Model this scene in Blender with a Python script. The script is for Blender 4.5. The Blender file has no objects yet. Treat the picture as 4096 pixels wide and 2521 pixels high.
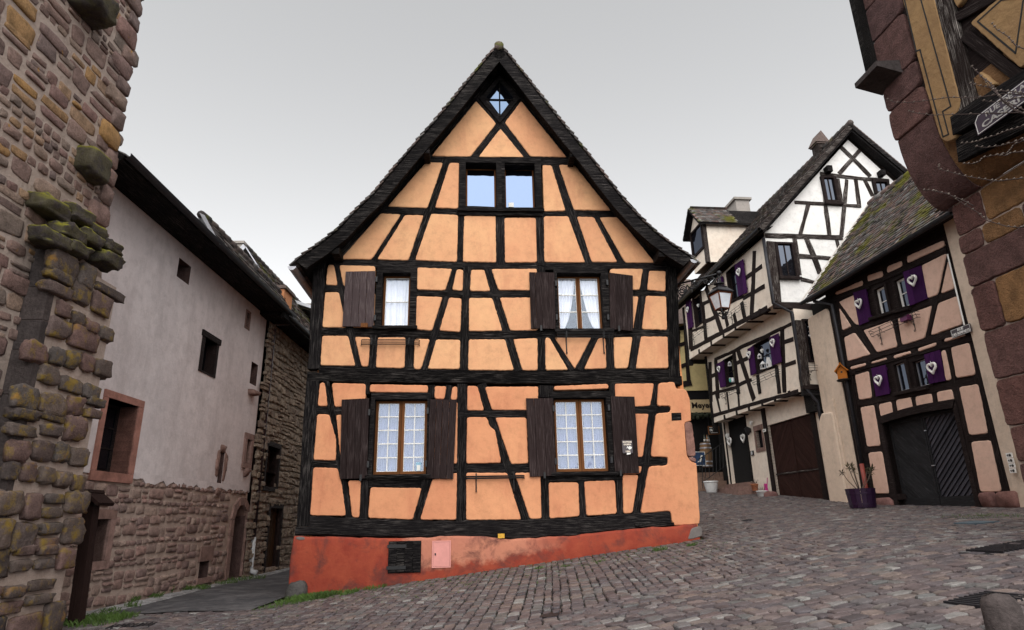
import bpy, math, random
import numpy as np
from mathutils import Vector, Matrix
random.seed(7)
RNG = np.random.default_rng(11)
S = bpy.context.scene
COL = S.collection
R_ = math.radians

# ------------------------------------------------------------------ camera
PITCH, ROLL, EYE = R_(17.8), R_(1.2), Vector((0, 0, 1.6))
FPX, CX, CY = 1525*4096/2457, 2048.0, 1260.5          # focal length and centre in photograph pixels
FWD = Vector((0, math.cos(PITCH), math.sin(PITCH)))
_r0 = Vector((1, 0, 0)); _u0 = Vector((0, -math.sin(PITCH), math.cos(PITCH)))
RGT = _r0*math.cos(ROLL) - _u0*math.sin(ROLL)
UPV = _r0*math.sin(ROLL) + _u0*math.cos(ROLL)
cam = bpy.data.cameras.new('camera'); cam_o = bpy.data.objects.new('camera', cam); COL.objects.link(cam_o)
cam.sensor_width = 36; cam.lens = 36*FPX/4096; cam.clip_end = 500; cam.clip_start = .05
_m = Matrix((RGT, UPV, -FWD)).transposed().to_4x4(); _m.translation = EYE
cam_o.matrix_world = _m
S.camera = cam_o

# ------------------------------------------------------------------ sky, sun, exposure
SUN_AZ, SUN_EL = R_(180), R_(50)                       # azimuth from +Y clockwise: behind the camera, a little to the left
world = bpy.data.worlds.new('World'); S.world = world; world.use_nodes = True
wn, wl = world.node_tree.nodes, world.node_tree.links
wn.clear()
sky = wn.new('ShaderNodeTexSky'); sky.sky_type = 'NISHITA'; sky.sun_disc = False
sky.sun_elevation = SUN_EL; sky.sun_rotation = SUN_AZ; sky.air_density = 1.0; sky.dust_density = .7; sky.ozone_density = 1.0
hs = wn.new('ShaderNodeHueSaturation'); hs.inputs['Saturation'].default_value = .04
bg = wn.new('ShaderNodeBackground'); bg.inputs['Strength'].default_value = .098
wo = wn.new('ShaderNodeOutputWorld')
wl.new(sky.outputs[0], hs.inputs['Color']); wl.new(hs.outputs[0], bg.inputs['Color']); wl.new(bg.outputs[0], wo.inputs['Surface'])
sun = bpy.data.lights.new('sun', 'SUN'); sun.energy = 1.5; sun.angle = R_(95); sun.color = (1, .95, .88)
sun_o = bpy.data.objects.new('sun', sun); COL.objects.link(sun_o)
sd = Vector((math.sin(SUN_AZ)*math.cos(SUN_EL), math.cos(SUN_AZ)*math.cos(SUN_EL), math.sin(SUN_EL)))
sun_o.rotation_euler = sd.to_track_quat('Z', 'Y').to_euler()
S.view_settings.view_transform = 'Standard'; S.view_settings.look = 'None'
S.view_settings.gamma = 1; S.view_settings.exposure = 1.3
S.view_settings.use_curve_mapping = False
S.render.engine = 'CYCLES'
S.cycles.max_bounces = 6; S.cycles.transparent_max_bounces = 8

# ------------------------------------------------------------------ measuring helpers
ZR = {  # windows of the photograph that were measured: origin x, origin y, pixels per photograph pixel
 'F': (0, 0, .59985), 'R5': (1200, 100, 1.512), 'R6': (1150, 1000, 2.749), 'R7': (1950, 1000, 2.749),
 'R8': (1150, 1450, 1.5918), 'RA': (1950, 1450, 1.5911), 'G': (2650, 400, 2.16), 'C': (2650, 1000, 2.52),
 'D': (2650, 1500, 2.326), 'E': (3200, 700, 1.8895), 'K': (3200, 1300, 1.779), 'M': (3350, 0, 1.6796),
 'N': (2600, 1950, 1.6424), 'A1': (0, 0, 1.2), 'A2': (0, 1200, 1.1443), 'A3': (350, 500, 1.5116), 'A4': (300, 1500, 1.481),
 'B1': (300, 2150, 1.4453), 'B2': (700, 800, 3.0233), 'B3': (2700, 1050, 5.04), 'B4': (3700, 300, 3.0253), 'B6': (2650, 1550, 3.0244), 'B5': (3800, 1500, 1.48)}
def src(z, p):
    ox, oy, s = ZR[z]
    return ox + p[0]/s, oy + p[1]/s
def ray(x, y):
    return FWD + RGT*((x-CX)/FPX) - UPV*((y-CY)/FPX)

class Frame:
    """A vertical facade: local x runs right along it, y goes into it, z up."""
    def __init__(s, O, yaw):
        s.O = Vector(O); s.yaw = R_(yaw)
        s.x = Vector((math.cos(s.yaw), math.sin(s.yaw), 0)); s.n = Vector((math.sin(s.yaw), -math.cos(s.yaw), 0))
    def at(s, z, p, w=0):
        D = ray(*src(z, p)); P0 = s.O + s.n*w
        h = EYE + D*((P0-EYE).dot(s.n)/D.dot(s.n)) - s.O
        return h.dot(s.x), h.z
    def pts(s, z, ps, w=0): return [s.at(z, p, w) for p in ps]
    def loc(s, z, p, w=0):
        a = s.at(z, p, w); return Vector((a[0], -w, a[1]))
    def world(s, v): return s.O + s.x*v[0] - s.n*v[1] + Vector((0, 0, v[2]))
    def shifted(s, w): return Frame(s.O + s.n*w, math.degrees(s.yaw))
    def empty(s, name, **k):
        o = thing(name, s.O, **k); o.rotation_euler.z = s.yaw; return o

def gz(x, y):
    """height of the sloping street"""
    t = x + 4.4
    a = .5*(t + math.sqrt(t*t + .5))                       # flat in the lane, rising to the right
    if a > 10: a = 10 + (a-10)*.35
    w = min(max((x+5)/3, 0), 1)
    t2 = y-18.5; r2 = .5*(t2+math.sqrt(t2*t2+2.0))-.05          # climbs on behind the houses at the right
    w2 = min(max((x-3)/3, 0), 1)
    return .26 + .112*a*(.8+.2*w) + .03*(min(y, 19)-13)*w + (.088*w2+.03*(1-w2)*w)*max(r2, 0)
def ground(z, p):
    """the point of the street seen at a measured pixel"""
    D = ray(*src(z, p)); t = 3.0
    while t < 45:
        q = EYE + D*t
        if q.z < gz(q.x, q.y): break
        t += .02
    return Vector((q.x, q.y, gz(q.x, q.y)))

# ------------------------------------------------------------------ object helpers
def tag(o, label=None, cat=None, group=None, kind=None):
    if label: o['label'] = label
    if cat: o['category'] = cat
    if group: o['group'] = group
    if kind: o['kind'] = kind
    return o
def thing(name, loc=(0, 0, 0), rz=0, **k):
    o = bpy.data.objects.new(name, None); COL.objects.link(o); o.location = loc; o.rotation_euler.z = rz
    o.empty_display_size = .2
    return tag(o, **k)
def link(name, me, mat=None, parent=None, loc=None, rot=None):
    o = bpy.data.objects.new(name, me); COL.objects.link(o)
    if mat is not None and not me.materials: me.materials.append(mat)
    if parent is not None: o.parent = parent
    if loc is not None: o.location = loc
    if rot is not None: o.rotation_euler = rot
    return o
def copy_tree(o, parent=None):
    c = o.copy(); COL.objects.link(c); c.parent = parent
    for ch in o.children: copy_tree(ch, c)
    return c

class MB:
    def __init__(s): s.v = []; s.f = []; s.t = []; s.tint = 0.5
    def add(s, vs, fs):
        b = len(s.v); s.v.extend([tuple(v) for v in vs]); s.f.extend([[i+b for i in f] for f in fs]); s.t.extend([s.tint]*len(vs)); return s
    def box(s, x0, x1, y0, y1, z0, z1):
        vs = [(x0,y0,z0),(x1,y0,z0),(x1,y1,z0),(x0,y1,z0),(x0,y0,z1),(x1,y0,z1),(x1,y1,z1),(x0,y1,z1)]
        return s.add(vs, [(0,3,2,1),(4,5,6,7),(0,1,5,4),(1,2,6,5),(2,3,7,6),(3,0,4,7)])
    def obox(s, c, ax, ay, az):
        """box with centre c and half axes ax ay az"""
        c, ax, ay, az = map(Vector, (c, ax, ay, az))
        vs = [c+ax*i+ay*j+az*k for k in (-1,1) for i, j in ((-1,-1),(1,-1),(1,1),(-1,1))]
        return s.add(vs, [(0,3,2,1),(4,5,6,7),(0,1,5,4),(1,2,6,5),(2,3,7,6),(3,0,4,7)])
    def prism(s, poly, y0, y1):
        """polygon in x z, from y0 (front) to y1"""
        n = len(poly)
        vs = [(x, y0, z) for x, z in poly] + [(x, y1, z) for x, z in poly]
        A = sum(poly[i][0]*poly[(i+1)%n][1]-poly[(i+1)%n][0]*poly[i][1] for i in range(n))
        fs = [list(range(n)), list(range(2*n-1, n-1, -1))] + [[i, n+i, n+(i+1)%n, (i+1)%n] for i in range(n)]
        if A < 0: fs = [f[::-1] for f in fs]
        return s.add(vs, fs)
    def ring(s, outer, inner, y0, y1):
        """frame between two polygons with the same point count"""
        n = len(outer)
        vs = [(x,y0,z) for x,z in outer]+[(x,y0,z) for x,z in inner]+[(x,y1,z) for x,z in outer]+[(x,y1,z) for x,z in inner]
        fs = []
        for i in range(n):
            j = (i+1) % n
            fs += [[i, j, n+j, n+i], [2*n+i, 3*n+i, 3*n+j, 2*n+j], [i, 2*n+i, 2*n+j, j], [n+i, n+j, 3*n+j, 3*n+i]]
        return s.add(vs, fs)
    def tube(s, path, r, n=6, closed=False, cap=True):
        path = [Vector(p) for p in path]; m = len(path); b = len(s.v)
        if not hasattr(r, '__len__'): r = [r]*m
        up = None; vs = []
        for i, p in enumerate(path):
            a = path[(i-1) % m] if (i or closed) else p
            c = path[(i+1) % m] if (i < m-1 or closed) else p
            d = (c-a)
            d = d.normalized() if d.length > 1e-9 else Vector((0,0,1))
            if up is None: up = Vector((0,0,1)) if abs(d.z) < .9 else Vector((1,0,0))
            u = (up - d*up.dot(d)); u = u.normalized() if u.length > 1e-6 else d.orthogonal().normalized()
            up = u; w = d.cross(u)
            vs += [p + (u*math.cos(2*math.pi*k/n) + w*math.sin(2*math.pi*k/n))*r[i] for k in range(n)]
        fs = []
        for i in range(m if closed else m-1):
            j = (i+1) % m
            fs += [[i*n+k, i*n+(k+1)%n, j*n+(k+1)%n, j*n+k] for k in range(n)]
        if cap and not closed: fs += [list(range(n))[::-1], list(range((m-1)*n, m*n))]
        return s.add(vs, fs)
    def lathe(s, prof, c=(0,0,0), n=16, ang=2*math.pi):
        """prof: (r, z) pairs"""
        vs = []; m = len(prof)
        for r, z in prof:
            vs += [(c[0]+r*math.cos(ang*k/n), c[1]+r*math.sin(ang*k/n), c[2]+z) for k in range(n)]
        fs = [[i*n+k, i*n+(k+1)%n, (i+1)*n+(k+1)%n, (i+1)*n+k] for i in range(m-1) for k in range(n)]
        if prof[0][0] > 1e-4: fs.append(list(range(n))[::-1])
        if prof[-1][0] > 1e-4: fs.append(list(range((m-1)*n, m*n)))
        return s.add(vs, fs)
    def ball(s, c, r, n=6, m=4, sq=(1,1,1)):
        vs = [(c[0], c[1], c[2]-r*sq[2])]
        for i in range(1, m):
            t = math.pi*i/m
            vs += [(c[0]+r*sq[0]*math.sin(t)*math.cos(2*math.pi*k/n), c[1]+r*sq[1]*math.sin(t)*math.sin(2*math.pi*k/n), c[2]-r*sq[2]*math.cos(t)) for k in range(n)]
        vs.append((c[0], c[1], c[2]+r*sq[2])); L = len(vs)-1
        fs = [[0, 1+(k+1)%n, 1+k] for k in range(n)]
        for i in range(m-2):
            fs += [[1+i*n+k, 1+i*n+(k+1)%n, 1+(i+1)*n+(k+1)%n, 1+(i+1)*n+k] for k in range(n)]
        fs += [[L, 1+(m-2)*n+k, 1+(m-2)*n+(k+1)%n] for k in range(n)]
        return s.add(vs, fs)
    def mesh(s, name, smooth=False):
        me = bpy.data.meshes.new(name); me.from_pydata(s.v, [], s.f)
        a = me.attributes.new('tint', 'FLOAT', 'POINT'); a.data.foreach_set('value', np.array(s.t, dtype=np.float32))
        if smooth: me.polygons.foreach_set('use_smooth', np.ones(len(me.polygons), dtype=bool))
        me.update(); return me
    def build(s, name, mat, parent=None, smooth=False, loc=None, rot=None, **k):
        return tag(link(name, s.mesh(name, smooth), mat, parent, loc, rot), **k)

# ------------------------------------------------------------------ materials
def new_mat(name):
    m = bpy.data.materials.new(name); m.use_nodes = True; nt = m.node_tree
    b = nt.nodes['Principled BSDF']; return m, nt, b
def N(nt, t, **k):
    n = nt.nodes.new(t)
    for a, v in k.items():
        if a.startswith('i_'): n.inputs[a[2:].replace('_', ' ')].default_value = v
        else: setattr(n, a, v)
    return n
def noise(nt, vec, scale, detail=5, rough=.6, dist=0):
    n = N(nt, 'ShaderNodeTexNoise', i_Scale=scale, i_Detail=detail, i_Roughness=rough, i_Distortion=dist)
    nt.links.new(vec, n.inputs['Vector']); return n.outputs['Fac']
def ramp(nt, fac, stops):
    r = N(nt, 'ShaderNodeValToRGB'); cr = r.color_ramp
    while len(cr.elements) < len(stops): cr.elements.new(.5)
    for e, (p, c) in zip(cr.elements, stops):
        e.position = p; e.color = (c, c, c, 1) if not hasattr(c, '__len__') else (*c, 1)
    nt.links.new(fac, r.inputs['Fac']); return r.outputs['Color']
def mix(nt, fac, a, b, mode='MIX'):
    m = N(nt, 'ShaderNodeMix', data_type='RGBA', blend_type=mode)
    for val, sock in ((fac, m.inputs['Factor']), (a, m.inputs['A']), (b, m.inputs['B'])):
        if hasattr(val, 'is_linked'): nt.links.new(val, sock)
        elif hasattr(val, '__len__'): sock.default_value = (*val, 1)
        else: sock.default_value = val
    return m.outputs['Result']
def mth(nt, op, a, b=0.0):
    m = N(nt, 'ShaderNodeMath', operation=op)
    for v, s_ in ((a, m.inputs[0]), (b, m.inputs[1])):
        if hasattr(v, 'is_linked'): nt.links.new(v, s_)
        else: s_.default_value = v
    return m.outputs[0]
def coords(nt, stretch=(1,1,1), rand=True):
    tc = N(nt, 'ShaderNodeTexCoord'); mp = N(nt, 'ShaderNodeMapping'); mp.inputs['Scale'].default_value = stretch
    nt.links.new(tc.outputs['Object'], mp.inputs['Vector'])
    if rand:
        oi = N(nt, 'ShaderNodeObjectInfo'); sc = N(nt, 'ShaderNodeVectorMath', operation='SCALE')
        cb = N(nt, 'ShaderNodeCombineXYZ')
        for k in range(3): nt.links.new(oi.outputs['Random'], cb.inputs[k])
        nt.links.new(cb.outputs[0], sc.inputs[0]); sc.inputs['Scale'].default_value = 37.0
        nt.links.new(sc.outputs[0], mp.inputs['Location'])
    return mp.outputs['Vector']
def bump(nt, b, h, strength=.3, dist=.02):
    n = N(nt, 'ShaderNodeBump'); n.inputs['Strength'].default_value = strength; n.inputs['Distance'].default_value = dist
    nt.links.new(h, n.inputs['Height']); nt.links.new(n.outputs[0], b.inputs['Normal'])
def objrand(nt): return N(nt, 'ShaderNodeObjectInfo').outputs['Random']
def tintattr(nt): return N(nt, 'ShaderNodeAttribute', attribute_name='tint').outputs['Fac']

def m_plain(name, c, rough=.6, metal=0, var=.25, scale=8, bmp=.1, bs=60, spec=.3, stretch=(1,1,1)):
    m, nt, b = new_mat(name); v = coords(nt, stretch)
    n1 = noise(nt, v, scale); k = ramp(nt, n1, [(.3, 1-var), (.7, 1+var*.6)])
    nt.links.new(mix(nt, 1.0, c, k, 'MULTIPLY'), b.inputs['Base Color'])
    b.inputs['Roughness'].default_value = rough; b.inputs['Metallic'].default_value = metal; b.inputs['Specular IOR Level'].default_value = spec
    if bmp: bump(nt, b, noise(nt, v, bs, 4), bmp, .01)
    return m
def m_plaster(name, c1, c2, sc=1.2, grain=140, bmp=.25, rough=.9, dirt=None, dlo=.62, dhi=.78, rnd=.5):
    """wall render: two close colours in soft clouds, sandy grain, optional stains"""
    m, nt, b = new_mat(name); v = coords(nt)
    f = ramp(nt, noise(nt, v, sc, 4, .55, .4), [(.36, 0), (.66, 1)])
    f = mth(nt, 'ADD', mth(nt, 'MULTIPLY', f, 1-rnd), mth(nt, 'MULTIPLY', objrand(nt), rnd))
    col = mix(nt, f, c1, c2)
    g = noise(nt, v, grain, 3, .7)
    col = mix(nt, 1.0, col, ramp(nt, g, [(.25, .88), (.75, 1.06)]), 'MULTIPLY')
    col = mix(nt, 1.0, col, ramp(nt, noise(nt, v, 5, 8, .75), [(.28, .80), (.5, 1.0), (.72, 1.08)]), 'MULTIPLY')
    if dirt:
        d = ramp(nt, noise(nt, coords(nt, (1.3, 1.3, .4)), 1.7, 8, .7), [(dlo, 0), (dhi, .8)])
        col = mix(nt, d, col, dirt)
    nt.links.new(col, b.inputs['Base Color']); b.inputs['Roughness'].default_value = rough; b.inputs['Specular IOR Level'].default_value = .15
    h = mth(nt, 'ADD', mth(nt, 'MULTIPLY', g, .25), noise(nt, v, 9, 4))
    bump(nt, b, h, bmp, .03)
    return m
def m_timber(name, dark, light, amt=.35, rough=.75, axis=0, bmp=.8, vary=(.75, 1.15)):
    """old beam, grain along its own x"""
    m, nt, b = new_mat(name)
    st = [7, 7, 7]; st[axis] = .55
    v = coords(nt, tuple(st)); g = noise(nt, v, 5.5, 8, .72, .3)
    st2 = [30, 30, 30]; st2[axis] = 1.1
    g2 = noise(nt, coords(nt, tuple(st2)), 3, 6, .7)
    patch = noise(nt, coords(nt), 1.6, 4)
    f = mth(nt, 'MULTIPLY', ramp(nt, g2, [(.50, 0), (.66, 1)]), ramp(nt, patch, [(.38, .15), (.68, amt*2)]))
    dk = mix(nt, 1.0, dark, ramp(nt, objrand(nt), [(0, vary[0]), (1, vary[1])]), 'MULTIPLY')
    col = mix(nt, f, dk, light)
    nt.links.new(col, b.inputs['Base Color']); b.inputs['Roughness'].default_value = rough; b.inputs['Specular IOR Level'].default_value = .05
    h = mth(nt, 'ADD', mth(nt, 'MULTIPLY', g, 1.0), mth(nt, 'MULTIPLY', g2, .7))
    bump(nt, b, h, bmp, .03)
    return m
def m_stone(name, cols, moss=None, bd=.03, mlo=.6, mhi=.7, mscale=3.5, rough=.9, bmp=.8, sc=6, up=False, use='tint', pit=.5):
    """rubble or ashlar: colour picked per stone, mottled, optional lichen patches"""
    m, nt, b = new_mat(name); v = coords(nt, rand=(use == 'obj'))
    r = tintattr(nt) if use == 'tint' else objrand(nt)
    n = len(cols); col = ramp(nt, r, [(i/(n-1), c) for i, c in enumerate(cols)])
    big = noise(nt, v, sc, 6, .65); fine = noise(nt, v, sc*7, 4, .7)
    col = mix(nt, 1.0, col, ramp(nt, big, [(.28, .55), (.55, 1.0), (.75, 1.25)]), 'MULTIPLY')
    col = mix(nt, 1.0, col, ramp(nt, fine, [(.3, 1-pit*.7), (.6, 1.08)]), 'MULTIPLY')
    if moss:
        for k, (mc, lo, hi, ms) in enumerate(moss):
            f = noise(nt, coords(nt, (1, 1, 1), rand=False), ms, 7, .68, .2)
            f = ramp(nt, f, [(lo, 0), (hi, 1)])
            if up:
                ge = N(nt, 'ShaderNodeNewGeometry'); sp = N(nt, 'ShaderNodeSeparateXYZ'); nt.links.new(ge.outputs['Normal'], sp.inputs[0])
                f = mth(nt, 'MULTIPLY', f, ramp(nt, sp.outputs['Z'], [(.15, .12), (.7, 1)]))
            col = mix(nt, f, col, mc)
    nt.links.new(col, b.inputs['Base Color']); b.inputs['Roughness'].default_value = rough; b.inputs['Specular IOR Level'].default_value = .2
    h = mth(nt, 'ADD', big, mth(nt, 'MULTIPLY', fine, .45 if bd < .05 else .8))
    bump(nt, b, h, bmp, bd)
    return m
def m_glass(name, tint=(.8,.88,1), fac=.35, rough=.02, inside=None):
    """thin window pane: part mirror of the sky, part clear; inside = opaque dark room behind"""
    m = bpy.data.materials.new(name); m.use_nodes = True; nt = m.node_tree; nt.nodes.clear()
    out = N(nt, 'ShaderNodeOutputMaterial'); g = N(nt, 'ShaderNodeBsdfGlossy'); g.inputs['Color'].default_value = (*tint, 1); g.inputs['Roughness'].default_value = rough
    if inside: t = N(nt, 'ShaderNodeBsdfDiffuse'); t.inputs['Color'].default_value = (*inside, 1)
    else: t = N(nt, 'ShaderNodeBsdfTransparent')
    v = coords(nt); nn = N(nt, 'ShaderNodeBump'); nn.inputs['Strength'].default_value = .2; nn.inputs['Distance'].default_value = .02
    nt.links.new(noise(nt, v, 3, 2), nn.inputs['Height']); nt.links.new(nn.outputs[0], g.inputs['Normal'])
    mx = N(nt, 'ShaderNodeMixShader'); mx.inputs[0].default_value = fac
    nt.links.new(t.outputs[0], mx.inputs[1]); nt.links.new(g.outputs[0], mx.inputs[2]); nt.links.new(mx.outputs[0], out.inputs['Surface'])
    return m

M = {}
M['panel'] = m_plaster('apricot_render', (.70, .40, .215), (.64, .31, .17), sc=1.3, grain=120, rnd=.55, dirt=(.46, .19, .11), dlo=.52, dhi=.80)
M['panel_low'] = m_plaster('apricot_render_lower', (.67, .32, .168), (.58, .245, .132), sc=1.0, grain=120, rnd=.4, dirt=(.42, .15, .085), dlo=.52, dhi=.8)
M['timber'] = m_timber('black_timber', (.0036, .0032, .0036), (.20, .18, .17), .26, vary=(.6, 2.4))
M['timber_grey'] = m_timber('weathered_timber', (.02, .014, .013), (.36, .33, .31), .6)
M['timber_brown'] = m_timber('dark_brown_timber', (.016, .011, .011), (.09, .075, .07), .35)
M['shutter'] = m_timber('brown_shutter_board', (.022, .0145, .0145), (.12, .095, .095), .4, axis=2, bmp=.45)
M['shutter_old'] = m_timber('weathered_shutter_board', (.055, .040, .042), (.24, .20, .20), .5, axis=2, bmp=.5)
M['casement'] = m_timber('varnished_casement', (.13, .052, .02), (.22, .10, .04), .4, axis=2, bmp=.2)
M['white_paint'] = m_plain('white_paint', (.76, .76, .74), .5, var=.12)
M['iron'] = m_plain('black_iron', (.012, .012, .014), .45, .3, bmp=.15, spec=.4)
M['curtain'] = m_plain('white_curtain', (.80, .82, .90), .9, var=.06, bmp=.05)
M['curtain_blue'] = m_plain('bluish_curtain', (.15, .17, .32), .9, var=.12, bmp=.05)
M['glass'] = m_glass('window_pane', (.5,.58,.7), fac=.09)
M['glass_sky'] = m_glass('window_pane_dark_room', (.15, .20, .30), .9, inside=(.02,.02,.03))
M['glass_dim'] = m_glass('diamond_pane', (.10, .14, .21), .9, inside=(.03,.035,.05))
M['glass_dark'] = m_glass('dim_pane', (.4, .46, .58), .16, inside=(.006,.006,.008))
M['room'] = m_plain('dark_room', (.006, .0055, .006), 1, var=.3, bmp=0)
M['zinc'] = m_plain('zinc_gutter', (.42, .43, .47), .45, .6, var=.2)
M['zinc_dark'] = m_plain('dark_gutter', (.03, .03, .036), .5, .3, var=.3)
M['tile'] = m_stone('roof_tile', [(.045,.040,.040), (.09,.076,.072), (.14,.105,.095), (.06,.055,.055), (.18,.17,.165)], moss=[((.07,.075,.02), .58, .66, 2.2)], sc=9, bmp=.5)
M['tile_moss'] = m_stone('mossy_roof_tile', [(.055,.050,.050), (.12,.105,.10), (.20,.13,.115), (.09,.085,.085), (.26,.25,.245)], moss=[((.12,.115,.018), .53, .62, .9), ((.06,.075,.02), .56, .66, 2.6)], sc=9, bmp=.5)
# ------------------------------------------------------------------ facade builders
def scale_at(fr, z, p, w=0):
    a = fr.at(z, p, w); b = fr.at(z, (p[0]+10, p[1]), w); c = fr.at(z, (p[0], p[1]+10), w)
    return math.hypot(b[0]-a[0], b[1]-a[1])/10, math.hypot(c[0]-a[0], c[1]-a[1])/10
def beam_local(parent, A, B, wid, mat, front=.045, back=.2, name='timber', jit=.006, end=0):
    """rough hewn beam between two local points; its mesh x runs along it"""
    (x0, z0), (x1, z1) = A, B
    L = math.hypot(x1-x0, z1-z0); n = max(2, int(L/.28)); ang = math.atan2(z1-z0, x1-x0)
    f = -front - random.uniform(0, .006); ch = min(.012, wid*.15)
    prof = [(f+ch, -wid/2), (f, -wid/2+ch), (f, wid/2-ch), (f+ch, wid/2), (back, wid/2), (back, -wid/2)]
    vs = []; j = [0.]*4
    for i in range(n+1):
        j = [.6*a + random.gauss(0, jit) for a in j]
        x = -L/2 + L*i/n
        for k, (y, z) in enumerate(prof):
            dz = j[0] if k in (0, 1, 5) else j[1]
            dy = j[2]*.5 if k in (1, 2) else 0
            vs.append((x, y+dy, z+dz))
    fs = [[i*6+k, (i+1)*6+k, (i+1)*6+(k+1)%6, i*6+(k+1)%6] for i in range(n) for k in range(6)]
    fs += [list(range(6)), list(range(n*6+5, n*6-1, -1))]
    return MB().add(vs, fs).build(name, mat, parent, loc=((x0+x1)/2, 0, (z0+z1)/2), rot=(0, -ang, 0))
def beam(fr, parent, z, a, b, w, mat, front=.045, back=.2, name='timber', wo=0, jit=.006):
    A, B = fr.at(z, a, wo), fr.at(z, b, wo)
    d = Vector((b[0]-a[0], b[1]-a[1])).normalized(); pr = (-d[1]*w/2, d[0]*w/2)
    m = ((a[0]+b[0])/2, (a[1]+b[1])/2)
    P, Q = fr.at(z, (m[0]-pr[0], m[1]-pr[1]), wo), fr.at(z, (m[0]+pr[0], m[1]+pr[1]), wo)
    u = Vector((B[0]-A[0], B[1]-A[1])).normalized()
    q = Vector((Q[0]-P[0], Q[1]-P[1])); wid = abs(q[0]*u[1]-q[1]*u[0])
    return beam_local(parent, A, B, wid, mat, front, back, name, jit)
def densify(poly, step):
    out = []
    for i, p in enumerate(poly):
        q = poly[(i+1) % len(poly)]; L = math.hypot(q[0]-p[0], q[1]-p[1]); n = max(1, int(round(L/step)))
        out += [(p[0]+(q[0]-p[0])*k/n, p[1]+(q[1]-p[1])*k/n) for k in range(n)]
    return out
def ccw(poly):
    A = sum(poly[i][0]*poly[(i+1)%len(poly)][1]-poly[(i+1)%len(poly)][0]*poly[i][1] for i in range(len(poly)))
    return poly if A > 0 else poly[::-1]
def inset(poly, d):
    n = len(poly); out = []
    for i in range(n):
        a, p, b = poly[i-1], poly[i], poly[(i+1) % n]
        t = Vector((b[0]-a[0], b[1]-a[1])); t = t.normalized() if t.length > 1e-9 else Vector((1,0))
        out.append((p[0]-t[1]*d, p[1]+t[0]*d))
    return out
def panel_local(parent, poly, mat, front=.07, back=.12, name='plaster_panel', rim=.016, jit=.0025, step=.045, soft=1, flat=False):
    """infill of render, its rim rounded over"""
    p = densify(ccw(poly), step)
    for _ in range(soft):
        p = [((a[0]+2*b[0]+c[0])/4, (a[1]+2*b[1]+c[1])/4) for a, b, c in zip([p[-1]]+p[:-1], p, p[1:]+p[:1])]
    p = [(x+random.gauss(0, jit), y+random.gauss(0, jit)) for x, y in p]
    rings = [(p, back), (p, -front+.026), (inset(p, rim*.35), -front+.008), (inset(p, rim*1.1), -front)]
    n = len(p); vs = []; fs = []
    for pl, y in rings: vs += [(x, y, z) for x, z in pl]
    for r in range(3):
        fs += [[r*n+i, r*n+(i+1)%n, (r+1)*n+(i+1)%n, (r+1)*n+i] for i in range(n)]
    fs.append(list(range(3*n, 4*n)))
    o = MB().add(vs, fs).build(name, mat, parent, smooth=True)
    o.data.polygons[len(fs)-1].use_smooth = False
    return o
def panel(fr, parent, z, poly, mat, front=.07, **k):
    return panel_local(parent, fr.pts(z, poly, front), mat, front, **k)
def rect(fr, z, x0, y0, x1, y1, w=0):
    """measured rectangle -> local x0, z0, x1, z1"""
    P = fr.pts(z, [(x0, y0), (x1, y0), (x1, y1), (x0, y1)], w)
    return ((P[0][0]+P[3][0])/2, (P[2][1]+P[3][1])/2, (P[1][0]+P[2][0])/2, (P[0][1]+P[1][1])/2)
def quad_rect(fr, z, q, w=0):
    P = fr.pts(z, q, w)
    return ((P[0][0]+P[3][0])/2, (P[2][1]+P[3][1])/2, (P[1][0]+P[2][0])/2, (P[0][1]+P[1][1])/2)
def rpoly(r): return [(r[0], r[1]), (r[2], r[1]), (r[2], r[3]), (r[0], r[3])]
def curtain(parent, x0, x1, z0, z1, y, mat, tie=None, folds=None):
    nu = max(8, int((x1-x0)/.018)); nv = 10; vs = []; ph = random.random()*6
    folds = folds or max(3, int((x1-x0)/.075))
    for j in range(nv+1):
        t = j/nv; xa, xb = tie(t, x0, x1) if tie else (x0, x1)
        for i in range(nu+1):
            s = i/nu
            vs.append((xa+(xb-xa)*s, y+.03*math.sin(ph+2*math.pi*folds*s+.5*math.sin(3*t))+.006*math.sin(5*s+7*t), z0+(z1-z0)*t))
    fs = [[j*(nu+1)+i, j*(nu+1)+i+1, (j+1)*(nu+1)+i+1, (j+1)*(nu+1)+i] for j in range(nv) for i in range(nu)]
    o = MB().add(vs, fs).build('curtain', mat, parent, smooth=True); return o
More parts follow.
